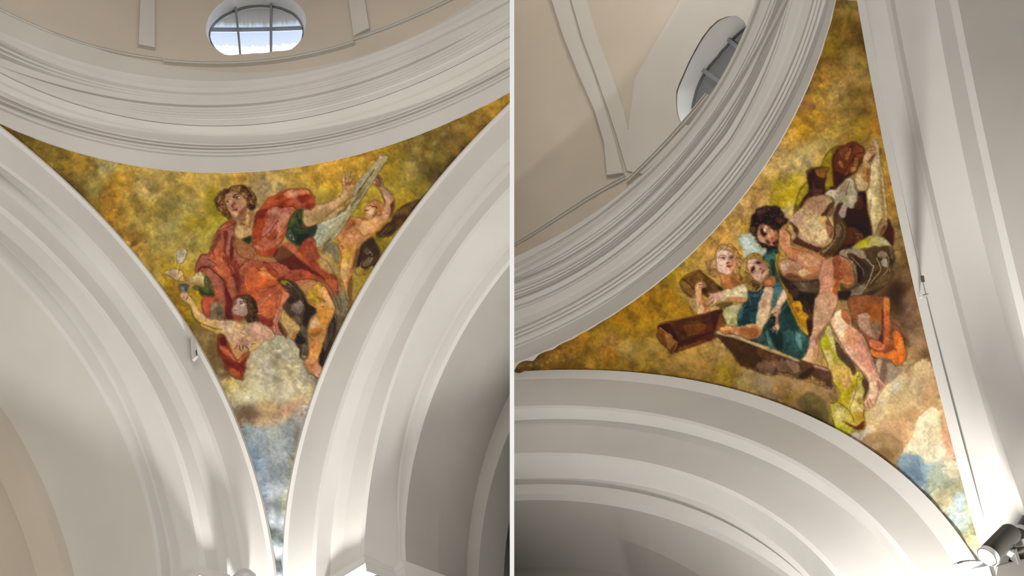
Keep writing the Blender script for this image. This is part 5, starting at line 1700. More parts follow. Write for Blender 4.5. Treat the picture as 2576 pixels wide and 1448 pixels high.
PAINT_R = """
R 0 painted_sky
Z 1916 0 3.29
B 4c340c 10 20 10 .5:860,200 880,300 900,420
B b08c44 10 9 0 .6:670,100 740,440 790,110 640,590 900,850
B b8904c 14 10 0 .5:540,580 820,590 740,490
B 6c4c10 12 10 0 .5:600,200 850,330 640,560 760,700 520,380
B 7c5c18 20 14 0 .5:760,720 700,900 900,760 960,950
B c08a20 16 10 0 .6:370,920 480,970
B d09410 16 9 10 .8:340,1060
B 5c3c18 8 20 20 .6:390,720 480,520
B c8a86c 24 14 0 .4:350,1250 300,1400 480,1200
B 9c7c24 16 20 0 .4:800,1050 960,1180
L 8c3018 1 1 1 .8:360,830 350,855
Z 1280 800 3.62
B a8883c 5 4 0 .6:460,300 500,380 440,350 380,380 350,400 300,430 250,410 200,430
B 503808 40 5 4 .7:600,480 900,490
B 5c3c08 14 9 0 .5:560,400 480,450 400,450 620,440 700,300
B a88848 26 20 0 .5:1100,280 1300,250 1600,360
B a87c18 24 12 0 .4:1000,130 1200,100 700,200
B b48c4c 22 10 30 .5:1960,330 2000,400
B 80642c 30 12 0 .5:1750,520 1850,620 1400,430 1500,470
B 94804c 24 14 0 .5:2150,560 2250,620
Z 2176 700 3.62
B 2c1808 18 24 0 .8:290,80 330,200 260,160
B 3c240c 12 20 0 .7:350,400 300,300
B 8c6454 12 12 0 .6:370,200 350,360 430,150 400,280
B 5c3818 12 12 0 .5:480,250 540,500 560,700
B ac8458 14 16 0 .5:500,330 450,560 520,500 480,620
P c8a878 5 .9:120,1120 200,990 280,900 340,865 390,890 440,800 520,740 600,780 640,900 640,1040 700,1160 760,1300 800,1448 400,1448 120,1448 -60,1300 0,1200
P e0c89c 5 .8:190,980 270,900 330,870 370,900 330,960 260,1010 220,1100 130,1180 100,1120
P d4ccb8 6 .7:240,980 330,930 340,1000 260,1060
P d8bc90 6 .6:-20,1220 90,1180 180,1120 220,1200 140,1300 40,1400 0,1300
B b88854 20 12 0 .6:300,1300 420,1230 480,1260 200,1400
B a8744c 12 14 10 .6:620,1000 560,1080 700,1000 620,1120
B b8845c 12 12 0 .5:650,860 700,930 560,930
P ecdcbc 4 .9:470,1300 540,1220 600,1180 660,1200 690,1260 700,1350 720,1448 440,1448
P c0a078 5 .6:660,1240 720,1250 790,1360 820,1448 720,1448
B 8c6444 8 8 0 .6:370,840 400,880
Z 1916 1060 3.732
P e8d4b0 5 .9:1480,20 1560,0 1640,60 1700,160 1740,240 1690,330 1600,380 1530,370 1450,290 1350,290 1370,220 1440,120
P cc9c70 5 .8:1130,0 1400,0 1450,60 1400,160 1340,260 1250,170 1120,90
P d89c78 5 .7:1700,40 1780,0 1850,160 1830,280 1740,280 1700,160
P a07c54 6 .9:930,190 1050,110 1200,110 1330,200 1320,280 1240,380 1150,370 1040,280
P b4a898 6 .8:820,170 900,100 980,60 1040,90 980,140 890,200
P 7c5c30 7 .7:1040,290 1180,250 1250,320 1220,400 1130,360
P 6c8ca8 6 .9:1300,330 1420,300 1500,340 1560,420 1640,430 1620,500 1540,500 1580,560 1480,590 1400,560 1330,480 1280,420
P 8cacbc 4 .6:1490,330 1560,420 1640,440 1600,500 1500,470
B 50708c 10 8 0 .7:1420,470 1350,460 1480,520
P a4a488 8 .8:1560,480 1640,400 1740,360 1860,460 1940,560 1960,680 1900,800 1760,780 1640,700 1560,600
P e4d4b4 6 .6:1700,420 1800,360 1860,420 1880,520 1760,520
P c8b88c 6 .8:1580,700 1700,620 1780,680 1760,820 1660,800
P 98acc0 6 .8:1810,720 1860,660 1920,740 1900,840 1820,820
P b4c0c0 6 .8:1760,800 1860,860 1960,860 1960,960 1900,1040 1820,980 1760,880
P dcc898 6 .8:1900,1100 1960,1060 2040,1120 2030,1220 1960,1220
P c4c4b4 6 .7:1930,1180 2000,1240 2080,1180 2080,1300 2000,1320
B c8c8b0 8 16 0 .6:2020,900 2060,1060 1880,1080
; ------------------------------------------------ cloak and shroud behind the saint
R 1 painted_mantle|dark brown mantle with yellow edge billowing behind the bending man
Z 1980 340 5.171
F 7c6410 2:80,1040 110,880 150,760 190,680 270,590 250,500 260,460 330,420 420,410 470,330 520,240 590,170 650,140 700,140 660,240 620,400 600,560 560,680 500,760 400,800 280,860 200,950 120,1040
C
P a08814 3 .8:470,320 560,230 600,260 590,420 600,600 560,680 500,660 520,560 560,430 440,400
P b4a018 3 .8:160,760 220,660 270,640 270,740 200,840 150,920 120,880
L c4a860 1.2 1 1 .7:30,1060 60,980 120,860
P 5c4c10 3 .6:260,460 340,420 330,460 270,520
N
F 4a2818 1.8:270,520 350,440 420,420 500,420 560,430 520,500 500,600 490,680 520,720 600,690 640,720 560,760 480,800 330,800 250,840 190,930 110,1010 160,940 230,800 290,720
C
P 3c2418 3 .8:270,530 350,450 400,560 420,700 340,760 300,680
P 8a5c14 3 .9:370,450 460,420 560,430 510,510 480,560 420,540 380,500
P 6c4438 3 .6:320,620 400,700 480,720 420,780 340,780
P 281408 3 .7:300,600 330,640 330,720 300,680
N
F 6a3818 1.8:580,290 640,200 700,140 760,130 800,100 860,82 920,100 980,150 1015,200 1020,240 990,330 940,420 900,490 820,540 740,620 640,700 560,710 600,640 600,520 590,400
C
P 8a5030 3 .7:700,180 780,160 800,220 720,280 690,260
P 9c6c40 3 .7:800,160 840,200 790,310 760,310
P 8a4c20 4 .7:860,160 960,150 1000,220 960,300 900,360 860,280
P 9c6840 3 .8:690,330 740,400 720,430 670,370
P b08458 3 .7:830,440 860,410 900,440 850,490
P a0703c 3 .6:870,330 930,300 920,400 870,440
P 4a2010 4 .8:620,470 700,500 760,540 680,640 600,640
P 3c1c10 4 .8:700,560 900,480 940,440 820,540 640,700
L 3c1c0c 3 1 2 .85:1000,230 900,240 860,300 800,400 740,500 720,560
L 3c1c0c 2.5 1 2 .8:840,130 760,230 700,270
L 2e1408 2 1 2 .8:620,210 660,200 600,320 620,500
L a06c44 1.5 1 1.5 .7:790,480 730,560
L 8a5838 2 1 2 .6:880,120 940,180 880,240
N
F 3c2014 2:560,700 640,700 700,760 880,740 1030,740 1040,860 1050,960 1100,1180 1120,1290 1060,1330 1000,1340 900,1448 880,1600 600,1600 620,1200 640,1060
C
P 5c3418 4 .7:880,830 980,780 1010,900 960,960 900,960
P 2c1c14 4 .8:780,1180 940,1160 1080,1300 980,1290 880,1230
P 6c3c1c 4 .8:720,1220 860,1210 960,1270 1000,1330 900,1400 780,1420 700,1380
L a0803c 1.5 1 1.2 .8:890,1280 950,1290 980,1320
L a0803c 1.5 1 1.2 .8:900,1340 940,1310
L 7a5030 2 1 2 .6:860,1210 980,1270
P 28180c 4 .7:980,780 1040,760 1040,920 1000,900
N
F 4a2410 2:1200,1090 1310,1080 1370,1180 1396,1260 1390,1380 1360,1448 1280,1340 1200,1310
R 2 painted_sheet|pale cloth held high by the raised hand of the bending man
F b49c6c 1.4:1115,85 1165,60 1200,180 1215,320 1240,440 1260,560 1280,760 1300,920 1310,1100 1300,1200 1240,1300 1200,1320 1150,1310 1120,1280 1090,1120 1060,980 1045,860 1030,750 1060,680 1080,500 1090,400 1140,270 1150,200
C
P c8b080 3 .8:1090,400 1150,340 1170,560 1160,760 1150,960 1140,1180 1100,1100 1060,900 1040,760 1070,640
P 8c7444 3 .8:1200,560 1240,620 1270,900 1290,1060 1240,1120 1230,900 1210,720
P ac9480 3 .8:1120,90 1170,80 1200,200 1210,340 1190,440 1160,320
P 8c7458 2.5 .7:1180,420 1230,440 1250,540 1210,540
P d8c498 3 .6:1070,700 1110,760 1130,900 1110,1040 1060,880
P 786840 3 .6:1070,860 1100,840 1100,940 1080,1000
P 8c6c4c 2 .95:1230,1090 1310,1110 1300,1200 1240,1300 1190,1320 1160,1290 1180,1200
P 5c3c1c 3 .7:1260,1180 1300,1200 1230,1300 1200,1310
L 4c3014 1.5 1 1 .85:1230,1090 1180,1190 1155,1270
L d8c8a8 1.2 1 1 .7:1030,750 1100,600
N
P 6a4a24 2 .8:1210,170 1240,180 1235,240 1215,260
; ------------------------------------------------ bending bearded man
R 3 painted_man|dark haired bearded man bending forward with bare back and legs
F b08858 1.3:1050,165 1080,145 1130,150 1150,190 1155,240 1130,300 1090,340 1085,400 1080,520 1070,640 1050,700 1000,730 930,720 880,640 850,560 870,530 940,470 980,380 990,290 1030,230
C
P c8ac78 3 .8:890,560 950,520 1000,600 1060,650 1000,720 930,710
P b08040 3 .7:1000,380 1040,440 1060,560 1020,620 980,520
P 8c5024 3 .8:1040,430 1085,450 1080,560 1060,640 1040,560
P c09c80 3 .7:1020,250 1080,230 1100,280 1060,330 1000,320
P 5c3820 2.5 .9:1100,280 1150,240 1130,300 1090,350 1060,350
L 6a4828 1.4 1 1 .85:1055,175 1090,155 1140,165
L 6a4828 1.4 1 1 .85:1060,200 1100,190 1130,190
L c8a888 1.4 1 1 .8:1070,185 1110,175
L 7c5430 1.5 1 1.2 .7:1030,330 1080,380
L d8c090 1.5 1 1.2 .6:960,470 930,560
N
R 4 painted_shirt|pale rolled shirt sleeve of the bending man
F a4947c 1.3:490,780 530,725 600,705 640,705 700,640 780,560 840,550 880,600 890,680 920,740 920,850 880,900 880,940 820,960 785,930 775,990 760,1060 700,1090 670,1050 690,960 650,1050 610,1060 590,1000 620,900 600,830 560,800
C
P b8a88c 3 .8:520,740 640,710 680,760 660,860 640,930 600,980 620,880 560,800
P 8c7860 3 .7:700,700 800,600 780,800 700,780
P b4a488 3 .7:800,600 860,600 880,760 860,860 790,860
L 4c3c2c 1.8 1 1.2 .9:815,600 790,680 770,780
P 4c3018 2 .95:660,900 730,880 700,960 650,1060 605,1050
P 3c2410 2 .9:730,950 750,930 740,1000 715,1030
P ac9490 2 .8:690,980 720,940 735,900 770,900 760,1050 700,1085 680,1040
P 8c8450 3 .7:700,830 800,810 790,860 720,870
L e0c8b0 1.5 1 1.2 .8:495,775 540,730 590,710
L ccbca4 1.3 1 1.2 .8:800,930 850,945
N
R 3 painted_man
; torso and shoulder
Z 1860 480 6.033
F b8946c 1.4:740,470 790,390 860,320 940,260 1000,180 1080,110 1160,80 1230,65 1320,85 1400,130 1440,200 1448,300 1420,400 1440,560 1430,700 1400,780 1300,850 1240,920 1180,960 1100,940 1000,880 900,830 830,820 800,760 780,700 800,640 820,560 770,500
C
P a47c5c 5 .8:1000,180 1100,110 1230,75 1310,130 1330,230 1290,320 1230,350 1140,320 1060,260
P b48468 5 .7:1180,200 1280,180 1300,280 1200,340
P c8a478 6 .85:830,420 960,340 1080,340 1200,400 1300,440 1360,560 1340,700 1300,800 1200,800 1060,760 940,680 900,580
P d8bc8c 5 .6:1060,420 1180,440 1280,560 1340,700 1240,810 1160,740 1100,620
P c49048 5 .7:1200,400 1300,430 1330,500 1240,520
P b08c80 5 .7:800,420 920,340 960,420 900,500 840,500
P ac8c80 5 .6:900,660 1020,700 1040,780 920,740
P 4c2c1c 5 .9:740,480 820,500 900,600 900,700 960,760 1060,800 1200,860 1280,850 1240,930 1180,950 1060,900 940,850 830,820 800,760 860,700 820,600 760,560
P 4a2c18 4 .85:1240,380 1300,300 1380,200 1440,160 1440,300 1400,380 1320,380
P 8c6444 4 .8:1380,280 1430,260 1400,380 1340,400
P 6a4028 4 .7:1320,430 1400,520 1430,620 1400,740 1330,620
P a8744c 3 .8:1340,500 1390,570 1380,680 1340,760 1340,640
B a8805c 7 5 0 .5:1100,520 1060,640 1160,700 1220,600
B e0c8a0 6 4 0 .5:1200,760 1260,720 1050,480 1320,690
L 3c2010 2 1 1.5 .8:1320,380 1400,520 1440,600
N
R 5 painted_tunic|brown and olive loincloth and folds round the bending man's waist
F 5c4428 2:1448,360 1560,420 1620,500 1640,640 1600,780 1500,900 1400,1000 1300,1030 1240,980 1240,930 1300,860 1400,790 1450,700 1440,540
C
P 8c7858 4 .7:1480,500 1560,560 1540,700 1440,820 1300,940 1260,930 1380,820 1460,700
P 4a3420 4 .7:1540,600 1620,600 1560,800 1400,960 1340,960 1480,820
L a08c64 2 1 1.5 .7:1448,740 1380,830 1270,930
L 3c2818 3 1.5 2 .8:1500,700 1420,830 1300,960
L a89470 1.6 1 1.5 .6:1540,480 1600,560 1580,700 1500,820
N
R 3 painted_man
; near arm folded under the chin
F b47850 1.3:590,680 600,640 640,580 700,520 740,530 740,560 700,590 760,620 790,700 780,800 830,830 940,870 1080,900 1200,950 1320,1030 1340,1120 1260,1240 1240,1340 1180,1360 1040,1370 900,1360 760,1340 680,1300 640,1220 590,1150 600,1090 680,1040 740,1010 700,960 640,880 600,800
C
P c88c64 4 .8:610,660 680,600 760,640 770,760 800,840 900,890 880,960 800,940 700,900 620,800
P b06c40 4 .7:740,860 860,860 1000,920 1100,980 1060,1060 940,1040 800,960
P c49470 5 .7:900,960 1100,960 1200,1000 1240,1100 1140,1160 1000,1120 900,1060
P ac7c60 5 .8:620,1100 740,1020 860,1070 960,1120 880,1240 760,1280 660,1240
P c4a48c 4 .7:640,1140 700,1100 760,1120 720,1200 660,1200
P d0a878 3 .9:920,1200 1010,1190 1060,1240 1095,1250 1000,1290 940,1300 900,1260
P c8987c 3 .7:820,1110 880,1100 960,1170 900,1200
P 6a4028 5 .85:680,1300 760,1260 880,1270 940,1310 1060,1330 1200,1300 1200,1350 1040,1380 880,1370 760,1350
P 8c5c44 5 .7:1000,1290 1140,1260 1220,1220 1220,1340 1080,1350
L 4a2010 2 1 1.5 .85:740,1020 820,1050 870,1075
L 5c3018 2.5 1.5 2 .8:780,720 780,800 830,830
P 80442a 4 .7:740,540 800,640 820,700 790,720 760,640 700,600
L 6a3c20 1.6 1 1.5 .7:780,860 900,900 960,930
L 4a2814 2.5 1.5 2 .85:780,1345 900,1375 1060,1380 1200,1355
L e0b088 1.6 1 1.2 .6:598,700 640,590 700,540
N
; beard, head, hair
R 6 painted_hair|curly dark brown hair and beard of the bending man
F 33201a 1.6:180,440 190,380 250,330 260,280 330,260 400,230 480,235 560,230 620,270 640,320 680,350 690,400 750,440 720,500 660,540 600,600 590,700 590,840 560,930 440,940 420,880 360,890 310,850 300,800 250,770 230,730 280,720 230,690 180,640 165,580 170,500
C
P 4c3030 3 .8:260,310 340,270 440,270 420,340 340,400 280,380
P 3c2830 3 .7:480,280 560,260 620,320 580,400 520,380
P 5c4434 3 .7:190,560 260,580 250,700 190,640
P 8c7444 2.5 .7:180,570 230,560 220,640 190,620
P 5c4430 3 .6:300,320 380,280 380,330 320,360
L 7c5c54 1.5 1 1.2 .7:270,330 320,300 360,290
L 6a5450 1.5 1 1.2 .7:540,360 600,360 650,340
L 6c5848 1.2 1 1.2 .6:340,250 420,250 470,240
P 4a3c20 3 .6:620,280 640,330 680,380 640,370
P 6a4830 3 .7:560,420 680,430 720,460 640,500 580,480
P 281814 4 .8:420,830 560,850 590,900 440,940
N
K 6a4c44 1c0e0a 120 4.5
R 7 painted_face|downturned face of the bending man
F b07c60 1.2:270,620 290,560 320,520 400,510 460,530 500,580 560,600 590,640 590,760 580,840 520,840 450,830 380,800 320,780 280,740 270,680
C
P 7c5440 3 .8:320,530 380,520 360,600 330,640 320,580
P c89878 3 .7:430,600 520,600 540,700 480,720 440,680
P c4987c 3 .7:280,700 340,700 420,760 380,800 320,780
P 9c6444 3 .7:540,620 600,640 590,760 540,760
P a0503c 2.5 .8:480,720 520,690 540,740 500,770
P 3c1c14 2.5 .9:330,570 370,600 400,640 420,650 380,690 340,660 320,620
P 4c2c20 2.5 .9:400,750 440,750 470,800 430,810 400,790
B e8d0a8 3 4 20 .9:412,545 385,600
L 2c1008 2 1 1.2 .95:350,650 390,660 430,640
P 3c2014 3 .8:540,760 600,740 600,860 540,850 500,800
L d8b090 1.4 1 1 .7:480,820 540,830
P 8c5044 2.5 .9:430,400 480,380 540,430 570,490 530,510 480,470
L c08474 1.5 1 1 .8:440,410 470,450
N
; ------------------------------------------------ lap, thighs, skirt on the right
R 5 painted_tunic
Z 2060 560 6.033
F 58422a 1.6:290,480 360,410 480,385 640,400 700,395 850,350 960,350 1060,350 1130,390 1150,470 1165,540 1140,640 1110,720 1140,770 1110,850 1040,920 960,1000 880,1060 760,1120 640,1200 600,1280 500,1290 460,1180 290,1170 280,1050 340,1040 330,920 420,1010 540,960 560,860 520,700 440,560 340,500
C
P a08c74 4 .85:300,480 400,410 520,390 640,400 700,460 720,540 640,540 520,470 440,480 480,580 520,660 420,540
P 8c7858 3 .8:500,580 560,640 590,800 560,920 530,960 540,800 520,680
P 3c3028 4 .9:540,500 620,560 720,640 790,720 760,840 690,900 620,930 590,820 580,680 620,640 560,560
P 2c2420 4 .8:560,640 640,700 680,820 640,900 600,900 590,760
P 54402c 5 .8:700,440 840,400 900,460 880,600 820,640 740,540
P b0a08c 3 .85:940,580 1000,540 1040,580 1040,680 980,660 950,640
P 8c7864 3 .8:900,460 1000,440 1030,520 960,540 900,520
P 3c3020 4 .8:1060,440 1140,460 1150,600 1090,660 1060,600
P 7a6448 4 .7:1080,380 1140,440 1130,560 1080,500
P 6a5438 4 .8:1020,780 1120,760 1080,880 980,960 860,1000 760,1080 720,1040 860,940
P 8c7c6c 4 .7:500,1020 640,960 720,930 700,1020 620,1120 560,1160 480,1100
P 2c2420 4 .9:290,1060 440,1040 500,1060 460,1140 560,1170 500,1220 400,1170 290,1150
P 3c2c20 4 .8:760,1040 900,1040 800,1110 700,1120
L b8a890 2.5 1.5 1.5 .85:450,490 540,570 620,650
L 847460 2.5 1.5 1.5 .8:620,650 670,720 680,820
L a89880 3 2 2 .8:700,520 800,640 830,660 790,820 740,920 700,1000
L c8b494 2 1.5 1.5 .9:1010,450 1050,520 1060,600 1030,740 940,820 860,900
L b09c78 2.5 1.5 1.5 .85:880,540 920,640 940,720 860,820 780,920
L 3c2c1c 3 2 2 .8:840,740 880,760 800,860
L a8946c 1.6 1 1.2 .8:470,560 520,700 530,820
L 3c2c20 2 1 1.5 .8:440,480 510,560 560,640
L 2c2014 2 1 1.5 .8:820,780 900,720
L f0e0c8 1.5 1 1 .9:1068,710 1078,740
N
F b0a05c 1.5:500,380 600,300 700,240 760,200 830,192 920,205 1000,240 1080,320 1130,390 1060,350 960,350 930,370 850,350 760,380 640,398 560,400
C
P a89c14 3 .9:560,350 640,280 740,240 760,290 740,350 660,390 580,380
P b49c5c 3 .8:760,270 860,260 900,310 860,350 780,340
P b0a488 3 .7:900,220 1000,250 1080,330 960,330
N
; the near bent leg
R 8 painted_leg|near bare leg of the bending man, its foot on the trough
F c08464 1.3:10,860 20,720 50,620 100,560 180,530 290,500 380,520 460,590 510,680 530,800 540,880 500,940 450,960 390,930 330,910 320,960 290,1040 280,1160 270,1240 220,1340 150,1448 60,1600 -40,1800 -100,1960 -150,2060 -220,2080 -240,1960 -160,1760 -120,1540 -100,1300 -40,1200 0,1040
C
P c88c70 5 .8:30,640 120,570 200,580 200,700 190,860 240,900 200,1000 200,1100 100,1300 20,1448 -60,1448 0,1200 10,900
P 8c4c2c 4 .85:200,560 300,510 360,600 330,700 360,780 330,880 250,880 220,800 230,680
P a8643c 4 .85:360,560 460,620 520,760 530,880 460,940 380,900 340,820
P 9c4c1c 4 .8:250,900 330,900 300,1000 270,1160 220,1340 180,1380 210,1240 210,1060
P c49878 5 .7:0,1100 80,1140 80,1300 20,1400 -80,1400 -60,1200
P 7c4c34 4 .7:140,1448 220,1340 260,1300 180,1448
L 6a3818 2 1 1.5 .8:340,700 360,780 330,880
L e0a888 1.5 1 1.2 .5:20,860 30,700 80,590
N
Z 2000 760 4.26
F c49474 1.3:205,-10 250,-80 440,-80 445,60 400,140 370,220 310,300 270,370 250,430 250,520 245,580 230,640 210,660 200,690 190,700 150,735 130,740 110,740 95,738 70,735 35,725 28,700 45,650 70,600 110,540 140,470 165,380 180,300 190,180 210,60
C
P c89c7c 4 .7:220,0 340,0 330,100 260,220 220,180
P b08478 4 .8:150,420 230,360 240,460 200,480 150,480
P 8a5840 4 .8:250,340 300,290 390,160 430,60 440,100 380,220 300,320 260,400 240,460 220,420
P d4ac80 4 .8:100,560 160,500 210,520 200,620 150,660 80,650
P b48060 4 .7:200,480 245,500 240,600 200,640
L 4c2818 1.6 1 1 .95:90,665 75,710 85,735
L 4c2818 1.6 1 1 .95:120,665 108,700 112,735
L 4c2818 1.6 1 1 .95:148,665 135,700
L 4c2818 1.6 1 1 .95:172,670 160,705
L 6a3820 1.5 1 1 .9:30,715 60,735 130,742 190,700
L e0bc98 1.5 1 1 .8:55,680 65,705
L e0bc98 1.3 1 1 .8:100,680 98,710
L e0bc98 1.3 1 1 .8:128,680 124,710
L 7a4c34 1.5 1 1.2 .7:200,350 220,400 230,450
N
; ------------------------------------------------ things behind the near leg
R 9 painted_boots|second kneeling figure's orange hem and knee behind the bare legs
F 8a5434 2:600,-60 960,-60 1020,0 1020,180 1060,220 1120,280 1150,360 1190,500 1190,600 1140,660 1080,680 1040,640 880,600 820,560 790,460 740,360 680,280 620,200 590,80
C
P a05c28 4 .85:740,20 860,0 940,40 940,160 860,260 780,200 720,120
P b4907c 5 .85:680,180 720,110 790,120 800,220 900,240 900,360 860,400 780,340 720,300
P 80604c 5 .7:800,200 940,240 930,360 880,400 820,320
P 5c3024 4 .8:930,60 960,160 950,380 1000,460 900,430 930,300
P b8743c 3 .9:950,-60 1010,-60 1020,80 960,100
P c06434 3 .9:960,100 1020,100 1020,260 1010,400 1000,460 950,460 960,300
P 7c4c3c 4 .8:1030,260 1080,240 1150,330 1160,420 1100,330 1050,380
P d8744c 3 .9:790,420 860,405 940,440 960,490 900,520 830,490
P e0782c 3 .9:790,490 860,520 960,540 1060,510 1090,560 1080,640 1000,600 880,600 800,560
P dc7028 3 .95:1045,340 1100,310 1150,380 1180,480 1190,600 1150,660 1080,680 1050,630 1100,560 1080,480
P e88c30 3 .7:1110,400 1160,480 1150,560 1110,520
P 9c5028 3 .8:960,460 1060,460 1080,510 1000,510
L f0b080 1.5 1 1 .7:1050,620 1080,660 1150,655
L f0c0a0 1.5 1 1.2 .7:790,500 830,560 900,590
N
P 8c7060 5 .85:860,590 960,600 1080,680 1160,720 1100,800 1000,870 960,880 900,780 880,680
P c0ac88 3 .8:880,620 930,620 920,720 890,770 870,700
P 6c4c3c 3 .7:930,640 1000,640 980,760 960,860 920,800
P a08c70 3 .7:990,660 1080,680 1080,780 1010,850
P 3c241c 4 .8:440,420 520,520 640,680 640,780 600,760 520,660 440,560
R 10 painted_leg|far bare leg of the bending man stepping onto the cloud
F cc9c7c 1.3:375,210 400,160 440,100 490,80 560,90 600,160 610,240 660,290 720,340 760,420 800,520 850,640 890,760 920,830 970,890 950,930 910,980 880,1040 860,1100 810,1130 790,1120 770,1140 740,1110 735,1070 780,1000 790,900 770,800 700,720 630,640 560,560 500,460 450,370 400,280
C
P e0c09c 5 .85:390,180 470,90 520,160 560,240 560,330 520,380 440,300
P a85c34 4 .85:500,100 580,80 600,200 590,250 520,190
P d48c64 5 .8:560,250 660,300 740,400 700,480 600,480 540,400
P cc8474 5 .7:640,420 760,440 860,680 880,800 800,740 700,620
P e0a48c 5 .7:520,440 620,520 720,660 800,800 760,780 640,640 540,540
P 9c6c60 4 .8:700,360 760,440 860,660 900,800 860,740 780,560
P b47c70 4 .8:880,840 950,890 940,930 890,960 880,900
P 8c6454 3 .8:380,230 450,370 500,460 430,360
P dcb89c 4 .7:790,870 860,850 880,940 840,1040 790,1000
L 6a3c34 1.5 1 1 .9:770,1060 800,1120
L 7c4c40 1.5 1 1 .8:800,1040 840,1110
L 6a4434 1.6 1 1 .9:740,1080 760,1130 790,1125
L 7c544c 2 1 1.5 .7:890,840 900,940 870,1040
L f4dcc4 1.5 1 1.2 .6:860,700 910,820
N
P 4a2c18 3 .9:680,730 740,780 790,880 770,980 740,1030 730,900 700,800
R 11 painted_boots|pale yellow cloth and booted shin hanging beside the trough
F b4a448 1.5:270,420 310,330 360,240 400,300 430,430 460,560 540,660 600,720 630,790 660,740 700,740 740,800 720,860 750,960 730,1030 740,1150 755,1200 745,1360 640,1370 560,1420 460,1400 420,1300 390,1200 380,1080 440,1070 490,980 440,900 400,840 360,740 350,660 310,560 280,480
C
P a8a010 4 .85:275,420 330,350 380,420 380,520 320,510 280,460
P c4b47c 4 .8:360,250 400,310 430,440 430,520 380,440 340,330
P c8b070 4 .8:300,520 400,540 420,640 380,700 350,640
P a89c1c 3 .7:380,520 440,560 460,640 420,620
P c49c50 4 .8:380,680 480,660 580,720 620,800 580,900 500,940 440,880 380,760
P d0a068 4 .8:500,820 580,800 590,880 520,940
P b4a018 3 .9:440,860 500,860 520,940 600,900 640,820 680,860 600,980 520,1100 450,1060 480,980
P a8900c 3 .7:560,960 620,940 560,1100 500,1080
P c0a870 4 .85:640,940 700,900 730,1000 740,1150 660,1180 590,1130
P 8c7424 3 .8:680,1020 720,1040 720,1100 670,1080
P b49430 3 .8:620,1180 740,1180 730,1260 660,1300 620,1250
P a89c3c 4 .8:390,1090 500,1090 590,1180 600,1290 520,1280 440,1180
P c0ac74 4 .7:430,1130 530,1140 560,1250 460,1260
P 5c2c0c 2.5 .95:510,1270 600,1310 660,1330 740,1270 750,1350 700,1370 620,1350
P a0a018 3 .8:430,1320 560,1340 620,1370 500,1410
L 7c5c10 2 1.5 1.2 .9:690,740 660,840 650,960 580,1130
L 7c4c14 2 1.5 1.2 .9:380,1080 480,1080 590,1180 640,1300
L 6c4410 2 1.5 1.2 .85:740,790 680,840
L 8c6c10 1.5 1 1 .8:600,920 640,870
L e0d0a0 1.5 1 1 .6:620,740 640,800
L 5c3414 2 1.5 1.5 .85:745,1100 735,1200 755,1300
N
; ------------------------------------------------ blue-green cloth, angels at left
R 12 painted_mantle|blue green mantle of the front angel
Z 1900 640 6.033
F 28504a 1.6:100,60 200,-60 360,-60 330,180 380,360 440,560 500,700 560,860 640,1040 700,1160 820,1260 800,1448 780,1500 740,1560 600,1600 300,1500 200,1448 0,1340 -60,1340 -60,1200 100,1180 200,1060 260,900 160,600 100,480 160,200
C
P 3c745c 4 .8:140,60 240,-20 330,0 300,120 220,160 160,120
P 184038 4 .8:240,80 310,140 300,320 220,280
P 4c7c74 3 .7:240,120 260,200 240,240
P 386860 4 .8:280,480 380,440 410,560 300,780 260,820 280,640
P 687c78 3 .7:290,520 330,560 290,700 270,640
P 1c4844 5 .8:420,800 520,740 600,940 680,1120 560,1120 460,1000
P 346860 5 .7:440,1160 560,1140 700,1180 760,1280 700,1448 560,1448
P 5c9088 4 .7:600,1200 660,1180 700,1300 720,1448 660,1400
P 4c8078 4 .7:180,1140 220,1240 300,1448 240,1448 160,1240
P 142c2c 5 .8:200,1080 260,1040 400,1200 400,1448 300,1380
P 3c6c64 5 .6:0,1260 120,1200 180,1280 100,1340
L 88b0a8 1.2 1 1 .6:170,1150 200,1300 220,1400
L 7cb0a0 1.2 1 1 .7:410,850 450,790 500,740
L 6ca49c 1.5 1 1.5 .5:560,1180 620,1300 700,1300
L 6ca49c 1.5 1 1.5 .5:640,1200 700,1400
L 1c3c3c 2 1 1.5 .7:540,1000 600,1300 560,1448
N
; angled tunic interior of the saint below
R 5 painted_tunic
F 3c2c22 2:335,120 345,200 390,290 450,350 540,392 700,402 860,398 965,385 980,480 960,600 900,700 890,820 870,1100 840,1250 760,1200 700,1100 640,960 560,800 500,660 440,500 380,380 340,240
C
P 6a5440 5 .8:520,420 700,400 880,420 960,400 970,500 940,580 820,590 700,560 600,480
P 806854 4 .7:680,420 760,430 780,500 720,500
P 2c221e 5 .8:560,520 700,580 900,600 880,760 720,760 600,640
P 544034 5 .6:540,540 640,560 660,680 580,640
P 4c4030 4 .6:740,700 800,720 780,860 740,820
L 8c745c 1.5 1 1.5 .6:680,410 720,470 750,500
N
P b07c14 3 .95:310,180 330,0 370,-60 390,0 370,60 350,160 350,240 400,400 450,480 520,600 580,700 680,720 740,860 820,940 800,1060 820,1200 760,1200 700,1150 640,1040 580,920 520,780 480,660 430,520 380,380 320,240
P 8c6410 3 .8:480,620 540,600 580,700 560,760 510,740
P c08c10 3 .8:560,760 680,740 720,860 780,940 760,1000 660,960 600,860
P c49c3c 3 .8:660,1040 740,1100 800,1180 810,1240 720,1160
P 3c2414 3 .8:780,1000 860,960 870,1100 850,1200 800,1160
P 7c4c10 3 .6:600,800 680,820 660,880 620,860
L d0a044 1.4 1 1 .7:480,660 560,840 640,1000
L c8a480 1.6 1 1.5 .7:760,820 790,900 810,980
L c8a480 1.6 1 1.5 .7:820,840 830,940 810,1000
L 8c6c50 1.6 1 1.5 .7:850,900 840,1000
R 13 painted_angel|angel in blue green leaning an arm on the trough
Z 1740 580 6.033
